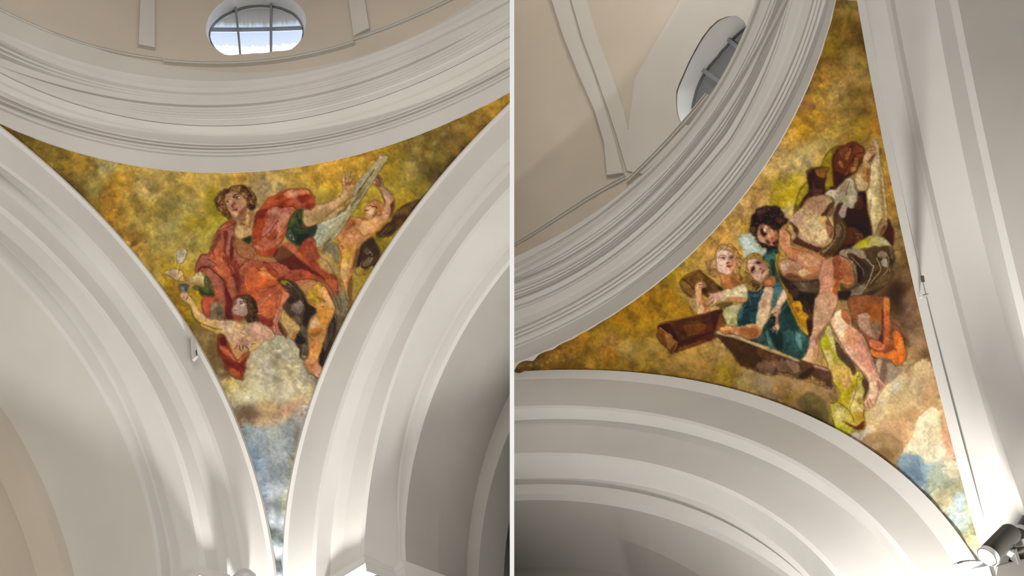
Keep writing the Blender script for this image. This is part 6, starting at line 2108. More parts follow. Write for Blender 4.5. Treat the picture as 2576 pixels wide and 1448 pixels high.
F 1e4850 1.5:850,920 960,930 1040,900 1100,850 1180,840 1260,880 1240,1000 1210,1200 1180,1448 1000,1560 700,1470 690,1360 720,1240 780,1120 860,1060 830,1000
C
P 144048 4 .8:760,1180 900,1160 1000,1200 960,1380 800,1440 710,1380
P 3c7470 4 .7:860,940 1000,1000 1060,900 1090,860 1040,960 960,1010 900,980
P 3c6c7c 3 .7:720,1240 800,1140 780,1260 730,1380
P 2c6864 4 .7:900,1250 980,1220 940,1380 880,1360
L 78a4a4 1.4 1 1 .7:700,1340 740,1220 830,1110
L 6c9c9c 1.3 1 1 .7:860,960 900,1130
L 84b4a8 1.3 1 1 .7:960,960 990,1000 1060,910
L 0c2c34 2 1 1.5 .8:840,1160 940,1150 1010,1120
N
F 4c7874 1.6:1240,880 1300,840 1360,840 1400,880 1340,1020 1260,1160 1220,1200 1200,1100 1220,980
F c89c78 1.3:1120,850 1200,840 1240,880 1230,1000 1210,1160 1200,1260 1180,1330 1100,1448 1060,1520 960,1600 900,1640 800,1640 640,1600 500,1560 480,1520 560,1490 700,1460 860,1460 960,1448 980,1360 1010,1220 1020,1100 1070,980
C
P d0a888 4 .7:1120,900 1220,900 1210,1020 1100,1060 1060,1040
P d0b48c 4 .7:1030,1200 1160,1160 1180,1300 1080,1440 980,1440
P 9c6438 4 .8:860,1480 960,1480 1040,1520 960,1600 860,1620 700,1580
P c4cca0 4 .4:980,1360 1020,1260 1060,1300 1000,1420
P 8c6c48 3 .6:1160,1300 1200,1200 1220,1220 1180,1380
N
P a85c34 3 .9:1140,720 1240,680 1280,780 1240,840 1160,860 1060,820
P c07c50 3 .7:1120,760 1200,740 1200,820 1120,840
R 14 painted_hair|wavy blond brown hair of the front angel
F 947434 1.8:720,620 730,520 790,460 820,420 860,370 930,345 1010,345 1070,390 1100,440 1160,480 1180,620 1160,720 1060,800 1040,840 1000,900 940,900 880,910 830,850 740,760
C
P b09048 4 .7:760,500 820,480 820,620 880,700 840,740 760,660
P a87c2c 3 .8:870,380 960,350 1040,380 1000,420 900,430
P 5c3c1c 4 .8:900,760 1000,780 1060,840 1000,920 930,900
P 4c3024 4 .9:940,800 1040,820 1000,920 940,890
P 7c5c2c 3 .7:820,600 880,680 900,760 860,840 820,760
P 8c6c2c 3 .7:720,600 760,580 770,720 740,760
L c8a870 1.4 1 1.5 .6:790,480 760,580 800,700
L 5c4018 1.5 1 1.5 .7:850,440 840,560 880,680
N
K c09c58 5c4018 90 5
R 15 painted_face|tilted face of the front angel
F c49078 1.2:850,460 880,430 940,420 1000,430 1060,450 1110,500 1150,560 1170,640 1140,700 1080,760 1020,780 960,750 920,700 880,660 855,600 850,520
C
P d0a48c 4 .7:860,480 960,440 960,520 900,560 860,540
P a06c50 4 .7:1000,440 1100,490 1160,600 1160,700 1100,560
P d8a890 4 .7:980,620 1060,660 1040,760 960,720
P 4c2418 2 .95:900,590 930,545 965,550 965,590 920,640 905,625
P 4c2418 2 .95:975,490 1010,460 1050,480 1040,520 1010,520
L f0d8c8 1.8 1 1 .9:930,610 945,600
L f0d8c8 1.5 1 .9 .9:1015,510 1035,505
P e0b8a4 2.5 .9:970,550 1010,560 1020,600 990,600
P 7c3c30 2 .9:1030,590 1045,560 1070,580 1060,600
P 8a3c34 1.6 .95:1060,640 1080,600 1105,590 1105,610 1085,640 1070,650
L 4a1c14 1.5 1 1 .9:1068,645 1100,600
L d89080 1.2 1 1 .8:1085,645 1105,615
P 7c4834 3 .8:1100,720 1160,660 1180,700 1120,760
L 6a4028 1.5 1 1.5 .6:860,600 910,690 960,750
N
; slim arm and hand in front of the green cloth
R 13 painted_angel
Z 1900 640 6.033
F d0a484 1.2:430,520 470,580 490,650 470,700 400,790 390,870 370,910 350,960 355,1040 375,1110 340,1180 330,1210 320,1210 325,1170 330,1130 300,1160 270,1185 265,1175 300,1130 240,1150 235,1140 290,1090 300,1060 300,980 280,910 250,920 240,900 250,850 300,790 330,740 380,640
C
P e0bc98 3 .8:440,540 480,640 400,740 340,760 400,640
P b07c5c 3 .7:320,880 390,800 380,900 360,980 340,920
P a0603c 3 .8:300,920 340,960 350,1060 310,1060
N
L 2c1814 5 4 2 .9:240,960 290,960 280,1040
L 10201c 2 1 1 .8:290,1100 320,1130
L 2c1814 2 1 1.2 .8:240,910 320,870
; ------------------------------------------------ back angel with blond curls
R 16 painted_angel|pink faced back angel holding the wooden beam
Z 1740 580 6.033
F b87440 1.6:380,610 480,640 560,680 640,640 700,720 780,800 830,860 700,900 520,900 460,830 440,720
C
P c88454 4 .7:460,680 580,700 560,800 480,780
P 8c5c34 4 .7:600,680 680,740 760,820 640,860 600,780
N
F c8b088 1.4:500,900 620,880 700,840 800,815 840,880 855,1000 840,1060 760,1090 640,1080 520,1060 480,1080 400,1060 380,1100 340,1140 320,1150 290,1150 240,1110 220,1100 260,1010 280,960 250,950 330,940 420,920
C
P d4c49c 4 .8:520,910 700,860 800,830 840,900 820,1000 640,1000 520,990
P bc7848 4 .85:520,1020 700,1010 840,1020 830,1060 700,1090 540,1070
P c49080 4 .8:260,950 420,930 500,940 480,1040 380,1060 300,1000
P b07c60 3 .8:230,1060 300,1000 360,1020 320,1140 260,1120
L 6a3820 1.6 1 1 .9:230,1100 310,1030
L 6a3820 1.6 1 1 .9:265,1130 340,1060
L 6a3820 1.6 1 1 .9:310,1150 380,1080
L e0b498 1.3 1 1 .7:255,1090 310,1040
B a08c60 6 3 0 .5:760,940 600,960 700,900
N
R 17 painted_hair|long reddish blond curls of the back angel
F a87c44 2:250,600 240,540 210,480 260,460 330,440 350,400 370,320 400,250 460,200 540,210 580,200 650,240 690,300 740,400 760,480 720,560 680,620 700,680 640,650 600,560 560,400 400,400 380,500 390,600 380,720 440,800 500,880 420,760 340,700 270,650
C
P b08c6c 3 .7:390,260 480,210 540,230 480,290 400,320
P bc8c68 3 .8:540,220 600,220 620,280 560,290
P 8c5c34 3 .8:640,250 700,320 750,460 700,580 660,500 680,400
P c49c70 3 .7:280,480 350,460 380,540 320,580
P 84542c 4 .7:260,560 340,620 360,680 290,640
P c49848 3 .7:640,320 700,420 680,560 640,600
L 7c4c28 1.5 1 1.2 .8:220,480 250,560 300,640
L d8b888 1.4 1 1.2 .7:440,230 400,300 370,380
L 6c4020 1.5 1 1.2 .7:600,250 660,320 690,420
L d0a870 1.4 1 1.2 .7:660,540 700,600 720,640
N
B b08858 5 5 0 .5:230,470 240,560 300,620 760,430
K d0a878 7c5028 80 4.5
R 18 painted_face|fair face of the back angel
F d4a48c 1.2:365,380 400,310 470,285 540,290 600,320 650,370 670,450 680,530 640,600 600,640 560,670 480,660 420,630 390,590 375,500 370,430
C
P e0b8a0 4 .8:400,330 500,300 560,380 530,480 540,560 440,520 390,460
P c07c50 4 .8:600,420 660,420 675,540 620,620 580,600 600,500
P c8a898 4 .6:390,520 520,540 520,640 440,620
P e4b4a4 4 .6:480,560 560,600 560,650 500,640
L 6a3c24 2.2 1.2 1.2 .9:405,425 430,380 480,370 530,385
L 3c2418 1.8 1 1 .9:435,415 480,395 515,405
P 8c6050 1.5 .8:440,430 480,400 515,410 500,435 460,445
B 3c2420 1.6 1.6 0 .9:485,418
L f0dcd0 1.3 1 .8 .9:455,425 470,425
L f0dcd0 1.2 1 .8 .9:500,422 508,418
P 7c4c34 2 .9:570,400 600,375 640,370 640,400 600,440 580,435
L 3c2014 1.6 1 1 .9:580,410 630,395
P a0603c 2.5 .8:560,450 600,460 590,490 550,500
L 4c2014 2.2 1.2 1 .95:530,490 565,480 590,490
L fff0e0 1.5 1 1 .8:570,455 575,470
P 8c3828 1.6 .95:520,545 550,520 590,520 600,540 575,570 550,555
L e08c7c 1.4 1 1 .8:555,560 580,560
L 5c2014 1.3 1 1 .9:520,545 560,535 600,535
L 9c6c4c 1.5 1 1.5 .6:380,600 460,660 560,675
L f0d0b8 1.5 1 1 .6:660,590 640,640
N
; ------------------------------------------------ wood, sleeves
R 0 painted_sky
P b4bcb0 5 .9:720,100 790,40 860,30 930,90 970,140 1040,230 1100,260 1140,280 1130,340 1090,380 1000,340 900,350 830,400 790,400 780,300 720,200
P d0dcd0 4 .7:740,110 840,120 900,200 860,300 800,240
P 9ca898 4 .6:840,60 920,90 960,180 900,160
P d8e0d8 4 .5:880,220 960,240 1000,320 880,330
R 19 painted_cloth|pale olive sleeve of the back angel above the trough
F a89c6c 2:520,1150 640,1120 780,1120 720,1230 690,1340 700,1440 560,1490 500,1448 470,1360 460,1240
C
P b8b080 4 .6:520,1200 680,1160 640,1320 560,1400 500,1300
P 90905c 4 .5:600,1340 700,1300 690,1440 600,1460
N
P 5c4018 3 .9:380,1120 520,1080 640,1100 560,1150 480,1180 440,1220 360,1170
R 20 painted_beam|upper brown wooden beam held by the back angel
Z 1640 640 5.171
F 6c4820 1.2:380,320 600,205 690,265 780,330 900,430 940,460 860,490 780,500 700,490 660,540 640,600 600,560 570,560 500,560 385,435
C
P 7c5828 3 .7:400,310 600,215 700,290 640,330 560,380 540,440
P 5c3c18 3 .7:560,400 640,330 780,420 700,500 600,500
P 8c6434 3 .8:385,330 540,450 550,560 490,520 385,430
P 8c7038 3 .5:600,260 680,300 640,330
P 6a4c38 3 .7:760,400 850,390 880,460 800,490
P 3c2410 3 .8:860,400 940,460 880,470
L 3c2008 1.8 1 1.2 .9:400,310 480,380 550,450
L c0984c 1.2 1 1 .8:380,315 600,205
L 3c2008 1.5 1 1 .8:610,210 760,330
N
R 16 painted_angel
F c08c60 1.4:560,440 570,390 620,345 680,350 710,400 700,430 660,470 660,560 700,600 740,700 740,750 620,790 580,780 500,680 480,600 500,560 560,560
C
P cc9468 4 .8:560,430 600,370 660,380 640,460 640,560 600,640 570,560
P b06030 4 .85:650,560 700,620 730,700 700,740 660,640
P c8a478 4 .8:580,640 660,660 680,760 600,780
P 98804c 4 .8:500,580 570,600 600,700 590,780 520,690
L 6a3018 1.5 1 1 .9:590,370 640,360 690,380
L 6a3018 1.5 1 1 .9:600,400 650,390 700,410
L 6a3018 1.5 1 1 .9:610,430 650,420
L d8a888 1.3 1 1 .7:600,385 650,375
L 4c2c10 1.5 1 1 .8:500,700 560,780 600,790
N
P 4c2814 2.5 .9:650,450 690,430 740,520 740,560 700,560 670,500
P c49858 3 .9:740,690 840,670 890,710 880,730 740,760
R 21 painted_trough|open reddish brown wooden trough at the left
F 4c2a0e 1.2:95,910 330,850 600,790 780,745 915,720 920,800 950,860 955,930 820,1000 820,1050 830,1090 270,1290 240,1270 75,1090 85,1000
C
P 5c3410 3 .8:120,920 400,850 880,740 880,900 780,1020 340,1130 240,1040
P 3c1c08 4 .85:100,930 240,920 340,1130 200,1040
P 80541c 4 .5:440,900 640,870 700,960 520,1060 440,1000
P 7c4c20 3 .85:90,950 330,1140 270,1280 80,1095
P 9c6c34 3 .7:180,1020 330,1140 280,1250 200,1180
P 5c3014 3 .8:340,1140 820,1000 820,1080 280,1280
P 44200c 3 .8:340,1140 600,1060 800,990 780,1030 500,1130 360,1190
P 8c5c20 3 .6:300,1250 560,1140 720,1110 500,1210
P 7c5024 4 .8:850,800 920,790 950,930 840,980
P 3c1c0c 4 .7:780,750 900,730 880,800 840,960 800,960
L c09050 1.2 1 1 .8:100,910 330,850 600,790 790,740
L d09868 1.3 1 1 .8:100,950 200,1020 330,1140
L e0a880 1.3 1 1 .9:330,1145 270,1285
L a87034 1.2 1 1 .7:280,1288 830,1090
L 3c1c08 1.5 1 1 .8:95,915 240,1060 330,1135
L c8986c 1.4 1 1 .7:110,990 130,1020
L c8986c 1.4 1 1 .7:180,1040 210,1090
L 2c1406 1.5 1 1.5 .6:450,900 650,880 760,850
L a07030 1.2 1 1.2 .5:460,1060 680,1000
N
R 22 painted_trough|long grey brown stone trough edge the angel leans on
Z 1800 780 4.827
F 58402a 1.3:0,260 60,230 130,210 200,280 400,350 520,400 640,440 780,500 900,545 1030,600 1200,660 1380,720 1420,860 1400,960 1200,880 1080,860 960,820 800,780 660,800 480,740 320,680 290,660 200,520 100,410 20,310
C
P 46301c 4 .8:20,310 250,360 520,440 680,520 660,640 480,700 320,670 200,520
P 7c6050 5 .7:560,620 700,660 720,760 640,790 520,720
P 704c34 5 .5:500,460 680,540 800,640 700,640 540,560
P 7c6048 5 .7:700,640 900,600 1000,660 1040,760 900,760 780,740
P 8c6c58 4 .7:880,620 1000,640 1000,760 900,700
P 3c2818 4 .8:1020,790 1120,720 1180,700 1200,740 1100,820 1040,840
P 60423a 4 .7:1200,680 1380,740 1400,860 1280,800
P ac946c 2 .95:0,250 60,240 140,290 280,300 400,360 560,410 700,460 820,520 1000,580 1010,630 900,590 740,530 560,470 400,400 240,340 40,300
P c0a070 2 .7:280,300 400,360 560,420 640,460 480,420 300,350
L d0b080 1 1 1 .6:560,400 700,460 900,540
P b89080 2 .9:1200,650 1300,680 1385,720 1380,740 1260,710 1200,690
L 3c2410 1.5 1 1.2 .8:40,300 400,410 700,530 1000,640
L b08c50 1.2 1 1.2 .7:110,420 200,530 290,660 480,740 660,800
N
P c89870 2 .9:10,330 50,345 60,360 20,350
P f0d8b0 1.5 .9:80,410 110,410 100,430
R 13 painted_angel
F b87c4c 1.2:40,240 100,200 160,190 260,200 340,190 420,170 480,170 520,200 560,240 560,290 500,340 440,350 380,330 280,290 240,270 200,285 170,275 150,285 130,290 100,280
C
P 9c6034 3 .8:280,230 400,210 500,220 520,300 460,340 380,320 300,290
P c8905c 3 .7:60,230 140,200 200,210 160,240 100,250
P d0a46c 3 .6:360,185 470,175 440,215
L 6a3818 1.5 1 1 .9:110,265 150,245 180,250
L 6a3818 1.5 1 1 .9:150,275 200,255
L 6a3818 1.5 1 1 .9:190,280 240,262
L d8a878 1.2 1 1 .8:70,240 120,225
L 5c3014 2 1 1.5 .8:300,295 400,340 480,345
N
R 0 painted_cloud
Z 1800 780 4.827
P 9c7448 8 .8:700,800 860,780 1000,850 1180,830 1280,860 1400,980 1300,1100 1140,1060 1000,1000 820,960 700,900
P a88044 6 .6:1000,880 1100,830 1230,820 1240,960 1080,980 1000,960
P 84602c 6 .6:780,880 900,880 900,960 800,940
P 8c7458 8 .6:440,840 640,800 700,880 660,980 500,960
P 7c6048 8 .6:900,1100 1060,1060 1140,1120 1060,1200 900,1180
P 50441c 9 .8:1000,1100 1140,1000 1240,1040 1340,1140 1400,1300 1340,1400 1200,1330 1080,1260
P 6c501c 8 .6:700,1060 860,1040 940,1120 860,1180 740,1120
P 3c3014 8 .7:1060,1240 1200,1200 1300,1300 1280,1380 1180,1330
P 9c7c44 6 .5:560,760 680,800 640,840 540,820
B 7c6430 8 6 0 .5:1200,1160 1300,1050 1160,1080
"""

def pigment_material(name):
    m, nt, b = nodes(name)
    a = nt.nodes.new('ShaderNodeVertexColor'); a.layer_name = 'pigment'
    tc = nt.nodes.new('ShaderNodeTexCoord')
    n = nt.nodes.new('ShaderNodeTexNoise'); n.inputs['Scale'].default_value = 14; n.inputs['Detail'].default_value = 8
    mr = nt.nodes.new('ShaderNodeMapRange'); mr.inputs['To Min'].default_value = .92; mr.inputs['To Max'].default_value = 1.08
    mx = nt.nodes.new('ShaderNodeVectorMath'); mx.operation = 'SCALE'
    bp = nt.nodes.new('ShaderNodeBump'); bp.inputs['Strength'].default_value = .10; bp.inputs['Distance'].default_value = .01
    L = nt.links.new
    L(tc.outputs['Object'], n.inputs['Vector']); L(n.outputs['Fac'], mr.inputs['Value'])
    L(a.outputs['Color'], mx.inputs[0]); L(mr.outputs[0], mx.inputs['Scale'])
    L(mx.outputs[0], b.inputs['Base Color'])
    L(n.outputs['Fac'], bp.inputs['Height']); L(bp.outputs['Normal'], b.inputs['Normal'])
    b.inputs['Roughness'].default_value = .75
    b.inputs['Specular IOR Level'].default_value = .2
    return m

M_PIG = pigment_material('fresco_pigment')


def tidy_ids(ids, keepmap):
    """small loose specks of a colour field join whatever surrounds them"""
    out = ids.copy()
    for i in np.unique(ids):
        if i == 0: continue
        m = ids == i
        lab = np.where(m, np.arange(m.size).reshape(m.shape) + 1, 0)
        while True:                     # grow the highest label through each island
            n = lab.copy()
            for ax, sh in ((0, 1), (0, -1), (1, 1), (1, -1)):
                r = np.roll(n, sh, ax)
                if ax == 0: r[0 if sh == 1 else -1] = 0
                else: r[:, 0 if sh == 1 else -1] = 0
                n = np.where(m, np.maximum(n, r), 0)
            # jump ahead: follow labels to their current root
            flat = n.ravel(); nz = flat > 0
            flat[nz] = np.maximum(flat[nz], flat[flat[nz] - 1])
            n = flat.reshape(n.shape)
            if (n == lab).all(): break
            lab = n
        u, c = np.unique(lab[lab > 0], return_counts=True)
        if len(u) > 1:
            best = u[np.argmax(c)]
            out[(lab > 0) & (lab != best)] = keepmap.get(i, 0)
    return out


def fresco(b, cv, label, parts, gain, arches):
    """parts: {id: (name, parent id or None, label or None)}"""
    step = cv.step
    # exact outline of the painted field as the masonry leaves it
    g0 = b.ring('g0', 0.0)
    thr = np.linspace(g0.lo - .02, g0.hi + .02, 120)
    rim = b.pix(circle_row(g0(thr), -.0015, thr))
    e_ph, e_R, e_D = arches[0][2:5]; f_ph, f_R, f_D = arches[1][2:5]
    E3 = b.arch_pt(0, e_D['e0'] - .004, e_R['e0'], e_ph); F3 = b.arch_pt(1, f_D['f0'] - .004, f_R['f0'], f_ph)
    ke = (e_ph > .02) & (e_ph < 1.56); kf = (f_ph > .02) & (f_ph < 1.56)
    epx, fpx = b.pix(E3[ke]), b.pix(F3[kf])
    gx = cv.x0 + np.arange(cv.W) * step; gy = cv.y0 + np.arange(cv.H) * step
    X, Y = np.meshgrid(gx, gy)
    # signed offsets against the three edges (positive inside the field), ov = how far the plaster runs under the mouldings
    def side_of(poly, ov, ref):
        A, B = poly[:-1], poly[1:]
        best = np.full(X.shape, 1e9); sg = np.ones(X.shape)
        for i in range(0, len(A)):
            d = B[i] - A[i]; q = d @ d
            t = ((X - A[i][0]) * d[0] + (Y - A[i][1]) * d[1]) / q
            lo = -1e9 if i == 0 else 0; hi = 1e9 if i == len(A) - 1 else 1
            t = np.clip(t, lo, hi)
            dx, dy = X - A[i][0] - t * d[0], Y - A[i][1] - t * d[1]
            ds = dx * dx + dy * dy
            k = ds < best
            best = np.where(k, ds, best); sg = np.where(k, np.sign(d[0] * dy - d[1] * dx), sg)
        s0 = sg[int((ref[1] - cv.y0) / step), int((ref[0] - cv.x0) / step)]
        return np.sqrt(best) * sg * s0 > -ov
    ref = (660, 640) if b.side == 'L' else (2050, 640)
    keep = side_of(rim, 1.6, ref) & side_of(epx[::3], 5.5, ref) & side_of(fpx[::3], 5.5, ref)
    # depth: dome sphere, eased so that it meets the ring and both arches exactly
    edge3 = np.concatenate([circle_row(g0(thr[::6]), 0.0, thr[::6]), E3[ke][::6], F3[kf][::6]])
    epix = b.pix(edge3)
    ratio = np.linalg.norm(edge3 - b.C, axis=1) / np.linalg.norm(b.sphere(epix) - b.C, axis=1)
    jj, ii = np.where(keep)
    px = np.stack([X[jj, ii], Y[jj, ii]], 1)
    num = np.zeros(len(px)); den = np.zeros(len(px))
    for p, r in zip(epix, ratio):
        w = 1 / (((px - p) ** 2).sum(1) + 150) ** 1.5
        num += w * r; den += w
    P = b.C + (b.sphere(px) - b.C) * (num / den)[:, None]
    W = to_world(P, b.side)
    idx = -np.ones(keep.shape, int); idx[jj, ii] = np.arange(len(px))
    q = np.stack([idx[:-1, :-1], idx[1:, :-1], idx[1:, 1:], idx[:-1, 1:]], -1).reshape(-1, 4)
    qid = tidy_ids(np.where(keep, cv.ids, -1), {i: (parts[i][1] or 0) for i in parts})[:-1, :-1].reshape(-1)
    qid = np.where(qid < 0, 0, qid)
    ok = q.min(1) >= 0
    q, qid = q[ok], qid[ok]
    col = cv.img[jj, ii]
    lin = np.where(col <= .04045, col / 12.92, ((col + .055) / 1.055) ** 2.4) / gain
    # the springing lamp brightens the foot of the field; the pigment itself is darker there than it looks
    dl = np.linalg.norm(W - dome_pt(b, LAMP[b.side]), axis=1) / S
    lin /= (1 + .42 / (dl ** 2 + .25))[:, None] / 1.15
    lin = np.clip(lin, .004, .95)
    root = bpy.data.objects.new('fresco', None); COL.objects.link(root)
    base = W[np.argmin(W[:, 2])]
    root.location = base
    root['label'] = label; root['category'] = 'painting'
    made = {}
    def make(i):
        nm, par, lab = parts[i]
        f = q[qid == i]
        if len(f) == 0: return None
        u, inv = np.unique(f, return_inverse=True)
        me = bpy.data.meshes.new(nm)
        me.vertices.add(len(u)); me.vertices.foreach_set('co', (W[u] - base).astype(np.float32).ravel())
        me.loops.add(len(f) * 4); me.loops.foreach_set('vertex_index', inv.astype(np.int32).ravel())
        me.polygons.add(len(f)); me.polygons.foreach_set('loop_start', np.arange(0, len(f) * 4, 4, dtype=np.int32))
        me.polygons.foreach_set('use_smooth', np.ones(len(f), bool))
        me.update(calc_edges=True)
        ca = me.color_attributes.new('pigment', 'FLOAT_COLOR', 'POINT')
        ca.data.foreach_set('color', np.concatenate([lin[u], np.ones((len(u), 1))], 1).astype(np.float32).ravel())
        me.materials.append(M_PIG)
        o = bpy.data.objects.new(nm, me); COL.objects.link(o)
        if lab: o['label'] = lab
        return o
    for lvl in (0, 1):
        for i in parts:
            par = parts[i][1]
            if (par is None) == (lvl == 0):
                o = make(i)
                if o is None: continue
                made[i] = o
                o.parent = root if par is None else made[par]
    return root


cvL = Canvas(0, 220, 1290, 1448, 1.5, 11)
cvL.field(SKY_L, 10); cvL.mottle(.22); cvL.daub(3500, 9, 9, 5, .22); cvL.daub(9000, 3, 5, 2.0, .16); cvL.run(PAINT_L); cvL.daub(12000, 5, 2.4, 1.1, .16); cvL.roughen(.9); cvL.finish()
fresco(BL, cvL, 'painted corner vault with a red cloaked saint seated above a cloud', {
    0: ('painted_sky', None, 'golden sky, pale cloud and blue tip'),
    2: ('painted_eagle', None, 'dark eagle with a yellow beak between the saint\'s legs'),
    3: ('painted_angel', None, 'naked curly angel at the right lifting the parchment'),
    5: ('painted_saint', None, 'seated young saint, bare neck and chest'),
    12: ('painted_angel', None, 'bare shouldered angel below the saint, holding up the inkhorn'),
    1: ('painted_wing', 3, 'dark brown feathered wing'), 4: ('painted_parchment', 3, 'long grey folded strip of parchment'),
    6: ('painted_sleeve', 5, 'dark green rolled sleeve of the outstretched arm'), 35: ('painted_sleeve', 5, 'green sleeve of the writing arm'), 36: ('painted_tunic', 5, 'dark green tunic at the neck'),
    31: ('painted_arm', 5, 'outstretched arm with spread fingers'), 32: ('painted_arm', 5, 'forearm and hand holding the quill'), 33: ('painted_leg', 5, 'bare bent leg'), 34: ('painted_foot', 5, 'foot beside the eagle'), 7: ('painted_cloak', 5, 'orange red cloak and skirt'),
    8: ('painted_face', 5, 'upturned face'), 9: ('painted_hair', 5, 'tousled brown curls'), 10: ('painted_quill', 5, 'white feather quill'),
    11: ('painted_inkhorn', 12, 'grey inkhorn cup'), 13: ('painted_cloak', 12, 'dark red cloth round the waist'),
    14: ('painted_face', 12, 'pale face looking up'), 15: ('painted_hair', 12, 'dark brown hair')}, GAIN_L, ARCH_L)

cvR = Canvas(1285, 0, 2520, 1448, 1.5, 23)
cvR.field(SKY_R, 10); cvR.mottle(.22); cvR.daub(3500, 9, 9, 5, .22); cvR.daub(9000, 3, 5, 2.0, .16); cvR.run(PAINT_R); cvR.daub(12000, 5, 2.4, 1.1, .16); cvR.roughen(.9); cvR.finish()
fresco(BR, cvR, 'painted corner vault with a bearded man bending over angels and a wooden trough', {
    0: ('painted_sky', None, 'golden sky with clouds and blue patches at the tip'),
    3: ('painted_man', None, 'bearded man bending forward with bare back and arms'),
    13: ('painted_angel', None, 'front angel leaning an arm on the trough'),
    16: ('painted_angel', None, 'back angel with long blond curls'),
    21: ('painted_trough', None, 'open reddish brown wooden box at the left'), 22: ('painted_trough', None, 'long grey brown trough under the angel\'s arm'),
    11: ('painted_boot', None, 'pale yellow cloth and boot hanging beside the trough'), 9: ('painted_robe', None, 'brown knee and bright orange hem behind the bare legs'),
    1: ('painted_mantle', 3, 'billowing dark brown mantle with yellow edge'), 2: ('painted_sheet', 3, 'pale cloth held high'), 4: ('painted_shirt', 3, 'pale rolled shirt sleeve'),
    5: ('painted_loincloth', 3, 'olive brown cloth round the waist'), 6: ('painted_hair', 3, 'curly dark brown hair and beard'), 7: ('painted_face', 3, 'downturned face'),
    8: ('painted_leg', 3, 'near leg with its foot on the trough'), 10: ('painted_leg', 3, 'far leg stepping onto the cloud'),
    12: ('painted_mantle', 13, 'blue green mantle'), 14: ('painted_hair', 13, 'wavy blond brown hair'), 15: ('painted_face', 13, 'tilted face'),
    17: ('painted_hair', 16, 'long reddish blond curls'), 18: ('painted_face', 16, 'fair face'), 19: ('painted_sleeve', 16, 'pale olive sleeve'),
    20: ('painted_beam', 16, 'brown wooden beam')}, GAIN_R, ARCH_R)

# ---------------------------------------------------------------- lamps and brackets one can see
def frame_from(axis, hint):
    z = axis / np.linalg.norm(axis)
    x = np.cross(hint, z); x /= np.linalg.norm(x)
    return x, np.cross(z, x), z


def lathe(name, base, axis, prof, mat, parent=None, n=40, origin=None, **kw):
    """prof: (distance along the axis, radius)"""
    x, y, z = frame_from(np.array(axis, float), np.array([.13, .31, .94]))
    org = np.zeros(3) if origin is None else np.array(origin)
    V = []
    for h, r in prof:
        for k in range(n):
            t = 2 * math.pi * k / n
            V.append(np.array(base) - org + z * h + (x * math.cos(t) + y * math.sin(t)) * r)
    Fc = [(i * n + k, i * n + (k + 1) % n, (i + 1) * n + (k + 1) % n, (i + 1) * n + k) for i in range(len(prof) - 1) for k in range(n)]
    return put(name, V, Fc, mat, parent, smooth=False, **kw)


def beam_box(name, P, mat, parent=None, origin=None, bevel=.0, **kw):
    """eight corners: bottom ring of four, top ring of four"""
    org = np.zeros(3) if origin is None else np.array(origin)
    V = [np.array(p) - org for p in P]
    o = put(name, V, [(3, 2, 1, 0), (4, 5, 6, 7), (0, 1, 5, 4), (1, 2, 6, 5), (2, 3, 7, 6), (3, 0, 4, 7)], mat, parent, **kw)
    if bevel:
        m = o.modifiers.new('bevel', 'BEVEL'); m.width = bevel; m.segments = 2
    return o


def empty_at(name, loc, label, cat, group=None):
    o = bpy.data.objects.new(name, None); COL.objects.link(o)
    o.location = loc; o['label'] = label; o['category'] = cat
    if group: o['group'] = group
    return o


def ray_pt(px, depth):
    """a point of the right bay, depth metres in front of the visitor along the line of sight"""
    d = np.array([(px[0] - 1288) / F, -(px[1] - 724) / F, -1.0])
    return CAMW + RL @ (d * depth)


UPV, RTV, BKV = RL[:, 1], RL[:, 0], RL[:, 2]


def spotlight():
    d = 4.72
    A, B = ray_pt((2489, 1394), d), ray_pt((2546, 1336), d + .10)
    ax = B - A; Ln = np.linalg.norm(ax); ax = ax / Ln
    # the lens looks a little towards the visitor
    R0 = 25.5 / F * d
    t = empty_at('spotlight', A, 'dark grey cylinder spotlight with a glowing white lens at the foot of the right arch', 'spotlight')
    lathe('housing', A, ax, [(.0, R0 * .93), (.004, R0), (Ln * .93, R0), (Ln, R0 * .9), (Ln + .004, R0 * .82), (Ln + .005, 0.0005)], M_DARK, t, origin=A)
    lathe('bezel', A, ax, [(.004, R0 * .99), (-.022, R0 * 1.0), (-.026, R0 * .97), (-.024, R0 * .86), (.0, R0 * .85)], M_CAP, t, origin=A, label='white rim round the lens')
    lathe('lens', A, ax, [(-.006, R0 * .86), (-.014, R0 * .5), (-.016, .0005)], M_LENS, t, origin=A, label='glowing white lens')
    lathe('seal', A, ax, [(-.0255, R0 * .985), (-.028, R0 * .95), (-.0255, R0 * .91)], M_DARK, t, origin=A, n=40)
    # yoke and foot
    m = (A + B) / 2
    q = ray_pt((2541, 1392), d + .03)
    def bar(nm, p, r, w, h, par, mat=M_DARK):
        v = r - p; v /= np.linalg.norm(v)
        s1 = np.cross(v, BKV); s1 /= np.linalg.norm(s1); s2 = np.cross(v, s1)
        c = [(-1, -1), (1, -1), (1, 1), (-1, 1)]
        return beam_box(nm, [p + s1 * a * w + s2 * b * h for a, b in c] + [r + s1 * a * w + s2 * b * h for a, b in c], mat, par, origin=A, bevel=.003)
    bar('yoke', ray_pt((2541, 1366), d + .05), ray_pt((2556, 1412), d + .06), .011, .035, t)
    bar('bracket', ray_pt((2538, 1398), d + .05), ray_pt((2552, 1376), d + .05), .004, .02, t, M_CAP)
    lathe('knob', ray_pt((2546, 1384), d + .01), BKV, [(0, .0005), (.0, .010), (.012, .010), (.014, .0005)], M_DARK, t, n=20, origin=A)
    return t


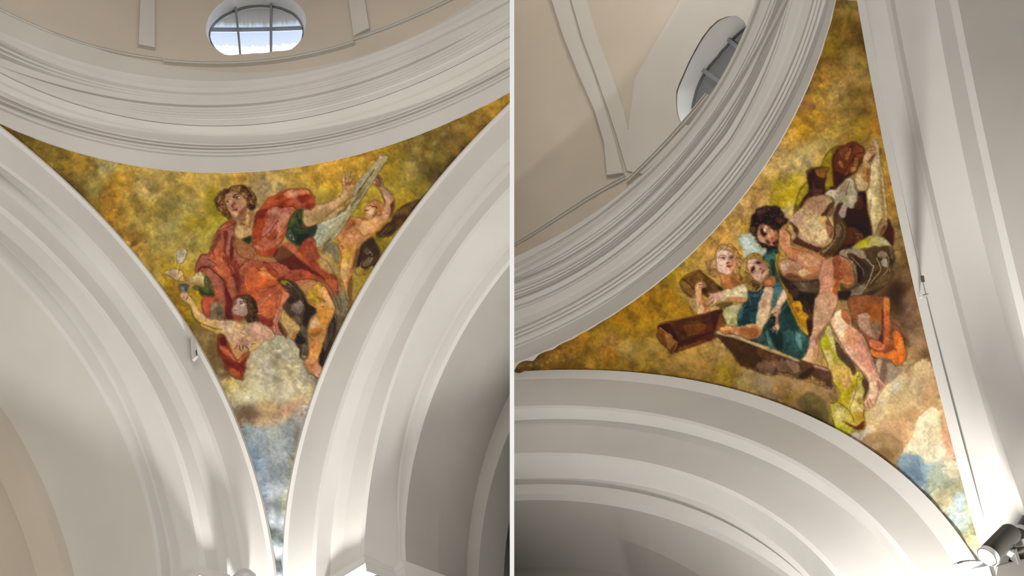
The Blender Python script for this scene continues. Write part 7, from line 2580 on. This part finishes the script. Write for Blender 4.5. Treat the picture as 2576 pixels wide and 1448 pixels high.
def junction():
    d = 4.80
    P = [(2544, 1361), (2582, 1352), (2582, 1372), (2547, 1374)]
    Q = [(2506, 1421), (2582, 1402), (2582, 1460), (2500, 1460)]
    o = ray_pt((2550, 1430), d)
    t = empty_at('lamp_base', o, 'dark mounting box under the spotlight at the right edge', 'lamp base')
    beam_box('cover', [ray_pt(p, d + .02) for p in P[::-1]] + [ray_pt(p, d + .16) for p in P[::-1]], M_LID, t, origin=o, bevel=.004, label='lighter grey lid')
    beam_box('body', [ray_pt(p, d) for p in Q[::-1]] + [ray_pt(p, d + .2) for p in Q[::-1]], M_DARK, t, origin=o, bevel=.01)
    P = [(2547, 1376), (2582, 1374), (2582, 1410), (2536, 1412)]
    beam_box('neck', [ray_pt(p, d + .05) for p in P[::-1]] + [ray_pt(p, d + .14) for p in P[::-1]], M_DARK, t, origin=o, bevel=.004)


def second_spot():
    d = 5.05
    A, B = ray_pt((2564, 1346), d), ray_pt((2592, 1300), d + .1)
    ax = B - A; Ln = np.linalg.norm(ax); ax /= Ln
    R0 = 17 / F * d
    t = empty_at('spotlight', A, 'second dark spotlight with a pale band, cut off by the right edge', 'spotlight')
    lathe('housing', A, ax, [(0, .0005), (0, R0 * .9), (.005, R0), (Ln, R0), (Ln + .005, R0 * .85), (Ln + .006, .0005)], M_DARK, t, origin=A)
    lathe('band', A, ax, [(.018, R0 * 1.0), (.018, R0 * 1.03), (.05, R0 * 1.03), (.05, R0)], plain('pale_lilac_metal', (.62, .58, .60), .4, .1), t, origin=A, label='pale band')


def slab():  # flat block whose white face is given its own glow
    d = 4.55
    o = ray_pt((2440, 1425), d)
    t = empty_at('slab', o, 'flat grey floodlight with a glowing white face left of the spotlight', 'slab')
    T = [(2405, 1424), (2422, 1417), (2442, 1414.5), (2464, 1415), (2488, 1421), (2410, 1437)]
    n = len(T)
    V = [ray_pt(p, d + .05 * (i in (1, 2, 3, 4))) for i, p in enumerate(T)]
    c = sum(V) / n
    up = UPV * .006
    back = [v + UPV * .004 + BKV * -.02 for v in V]
    W = [v - o for v in V] + [v - o for v in back]
    put('lens', W, [tuple(range(n))[::-1], tuple(range(n, 2 * n))] + [(i, (i + 1) % n, n + (i + 1) % n, n + i) for i in range(n)], M_LENS, t, label='glowing white face')
    Q0 = [(2403, 1424), (2410, 1438), (2488, 1422), (2506, 1430)]
    Bd = [ray_pt((2403, 1424.5), d), ray_pt((2410, 1437.5), d - .01), ray_pt((2487, 1422), d + .01), ray_pt((2500, 1424), d + .05)]
    Bl = [ray_pt((2404, 1462), d + .02), ray_pt((2412, 1462), d), ray_pt((2500, 1462), d + .02), ray_pt((2510, 1462), d + .06)]
    W = [v - o for v in Bd + Bl] + [v - o - BKV * .06 for v in Bd + Bl]
    f = [(0, 4, 5, 1), (1, 5, 6, 2), (2, 6, 7, 3), (8, 9, 13, 12), (9, 10, 14, 13), (10, 11, 15, 14), (0, 1, 9, 8), (1, 2, 10, 9), (2, 3, 11, 10), (0, 8, 12, 4), (3, 7, 15, 11), (4, 12, 13, 5), (5, 13, 14, 6), (6, 14, 15, 7)]
    put('housing', W, f, M_LID, t)
    E_ = [(2402.5, 1423.5), (2422, 1416), (2442, 1413.5), (2470, 1414)]
    R1 = [ray_pt(p, d + .03) - o for p in E_]; R2 = [v + UPV * .006 for v in R1]; R3 = [v - BKV * .02 for v in R2]
    put('rim', R1 + R2 + R3, [(i, i + 1, 4 + i + 1, 4 + i) for i in range(3)] + [(4 + i, 4 + i + 1, 8 + i + 1, 8 + i) for i in range(3)], M_LID, t)

spotlight(); junction(); second_spot(); slab()


def bracket_left():
    """small white clip standing off the archivolt, with its pin"""
    b = BL
    d0 = ARCH_L[1][4]['f0']
    g = lambda px, off: to_world(b.plane([px], 1, d0 - .006 - off), 'L')[0]
    o = g((483, 880), 0)
    t = empty_at('wall_clip', o, 'small white metal clip with a dark pin on the left arch beside the fresco', 'clip')
    Q = [(480, 845), (489, 856), (497, 882), (496, 895), (483, 904), (480, 880)]
    n = len(Q)
    V = [g(p, .006) - o for p in Q] + [g(p, -.006) - o for p in Q]
    put('plate', V, [tuple(range(n)), tuple(range(n, 2 * n))[::-1]] + [(i, (i + 1) % n, n + (i + 1) % n, n + i) for i in range(n)], M_WHITE, t)
    Q = [(482.5, 905), (496, 894), (499, 897), (496, 902), (489, 910)]
    n = len(Q)
    V = [g(p, .014) - o for p in Q] + [g(p, .0) - o for p in Q]
    put('foot', V, [tuple(range(n)), tuple(range(n, 2 * n))[::-1]] + [(i, (i + 1) % n, n + (i + 1) % n, n + i) for i in range(n)], M_CAP, t, label='bright white foot of the clip')
    a, c = g((493.5, 881), .010), g((495.5, 893), .010)
    lathe('pin', a, c - a, [(0, .0005), (0, .008), (np.linalg.norm(c - a), .006), (np.linalg.norm(c - a), .0005)], M_DARK, t, n=14, origin=o, label='dark pin')


def bracket_right():
    b = BR
    d0 = ARCH_R[0][4]['e0']
    g = lambda px, off: to_world(b.plane([px], 0, d0 - .012 - off), 'R')[0]
    o = g((2325, 742), 0)
    t = empty_at('wall_clip', o, 'small white metal hook on the right arch fillet beside the fresco', 'clip')
    Q = [(2313, 743), (2318, 746), (2332, 739), (2335, 742), (2334, 745), (2322, 751), (2315, 749)]
    n = len(Q)
    V = [g(p, .010) - o for p in Q] + [g(p, -.004) - o for p in Q]
    put('foot', V, [tuple(range(n)), tuple(range(n, 2 * n))[::-1]] + [(i, (i + 1) % n, n + (i + 1) % n, n + i) for i in range(n)], M_CAP, t)
    Q = [(2306.5, 733), (2308.5, 733), (2315, 743), (2317, 747), (2313, 748)]
    n = len(Q)
    V = [g(p, .012) - o for p in Q] + [g(p, .002) - o for p in Q]
    put('hook', V, [tuple(range(n)), tuple(range(n, 2 * n))[::-1]] + [(i, (i + 1) % n, n + (i + 1) % n, n + i) for i in range(n)], M_CAP, t)
    Q = [(2321, 740.5), (2335, 737.3), (2335.5, 739), (2322, 742.5)]
    V = [g(p, .016) - o for p in Q] + [g(p, .0) - o for p in Q]
    n = 4
    put('edge', V, [tuple(range(n)), tuple(range(n, 2 * n))[::-1]] + [(i, (i + 1) % n, n + (i + 1) % n, n + i) for i in range(n)], M_DARK, t, label='dark edge of the hook')
    Q = [(2315, 692.5), (2324, 692.5), (2327, 709), (2317, 709)]
    V = [g(p, .004) - o for p in Q] + [g(p, -.006) - o for p in Q]
    put('plate', V, [tuple(range(n)), tuple(range(n, 2 * n))[::-1]] + [(i, (i + 1) % n, n + (i + 1) % n, n + i) for i in range(n)], M_LID, t, label='grey plate')

bracket_left(); bracket_right()


def mound():
    """rounded grey head of the uplighter that shows at the foot of the left fresco"""
    A = to_world(BL.plane([(614, 1462)], 1, .955), 'L')[0]
    d = np.linalg.norm(A - CAMW)
    R0 = 30 / F * d
    t = empty_at('uplighter', A, 'rounded grey head of an uplighter at the bottom edge left of the blue tip', 'uplighter')
    ax = UPV
    lathe('head', A, ax, [(-.05, R0), (.0, R0), (R0 * .45, R0 * .86), (R0 * .8, R0 * .5), (R0 * .96, R0 * .18), (R0 * .98, .0005)], plain('pale_grey_enamel', (.42, .42, .41), .45), t, origin=A)
    lathe('collar', A, ax, [(-.09, R0 * .8), (-.05, R0 * .8), (-.05, R0 * 1.04), (-.044, R0 * 1.04)], M_LID, t, origin=A)
mound()
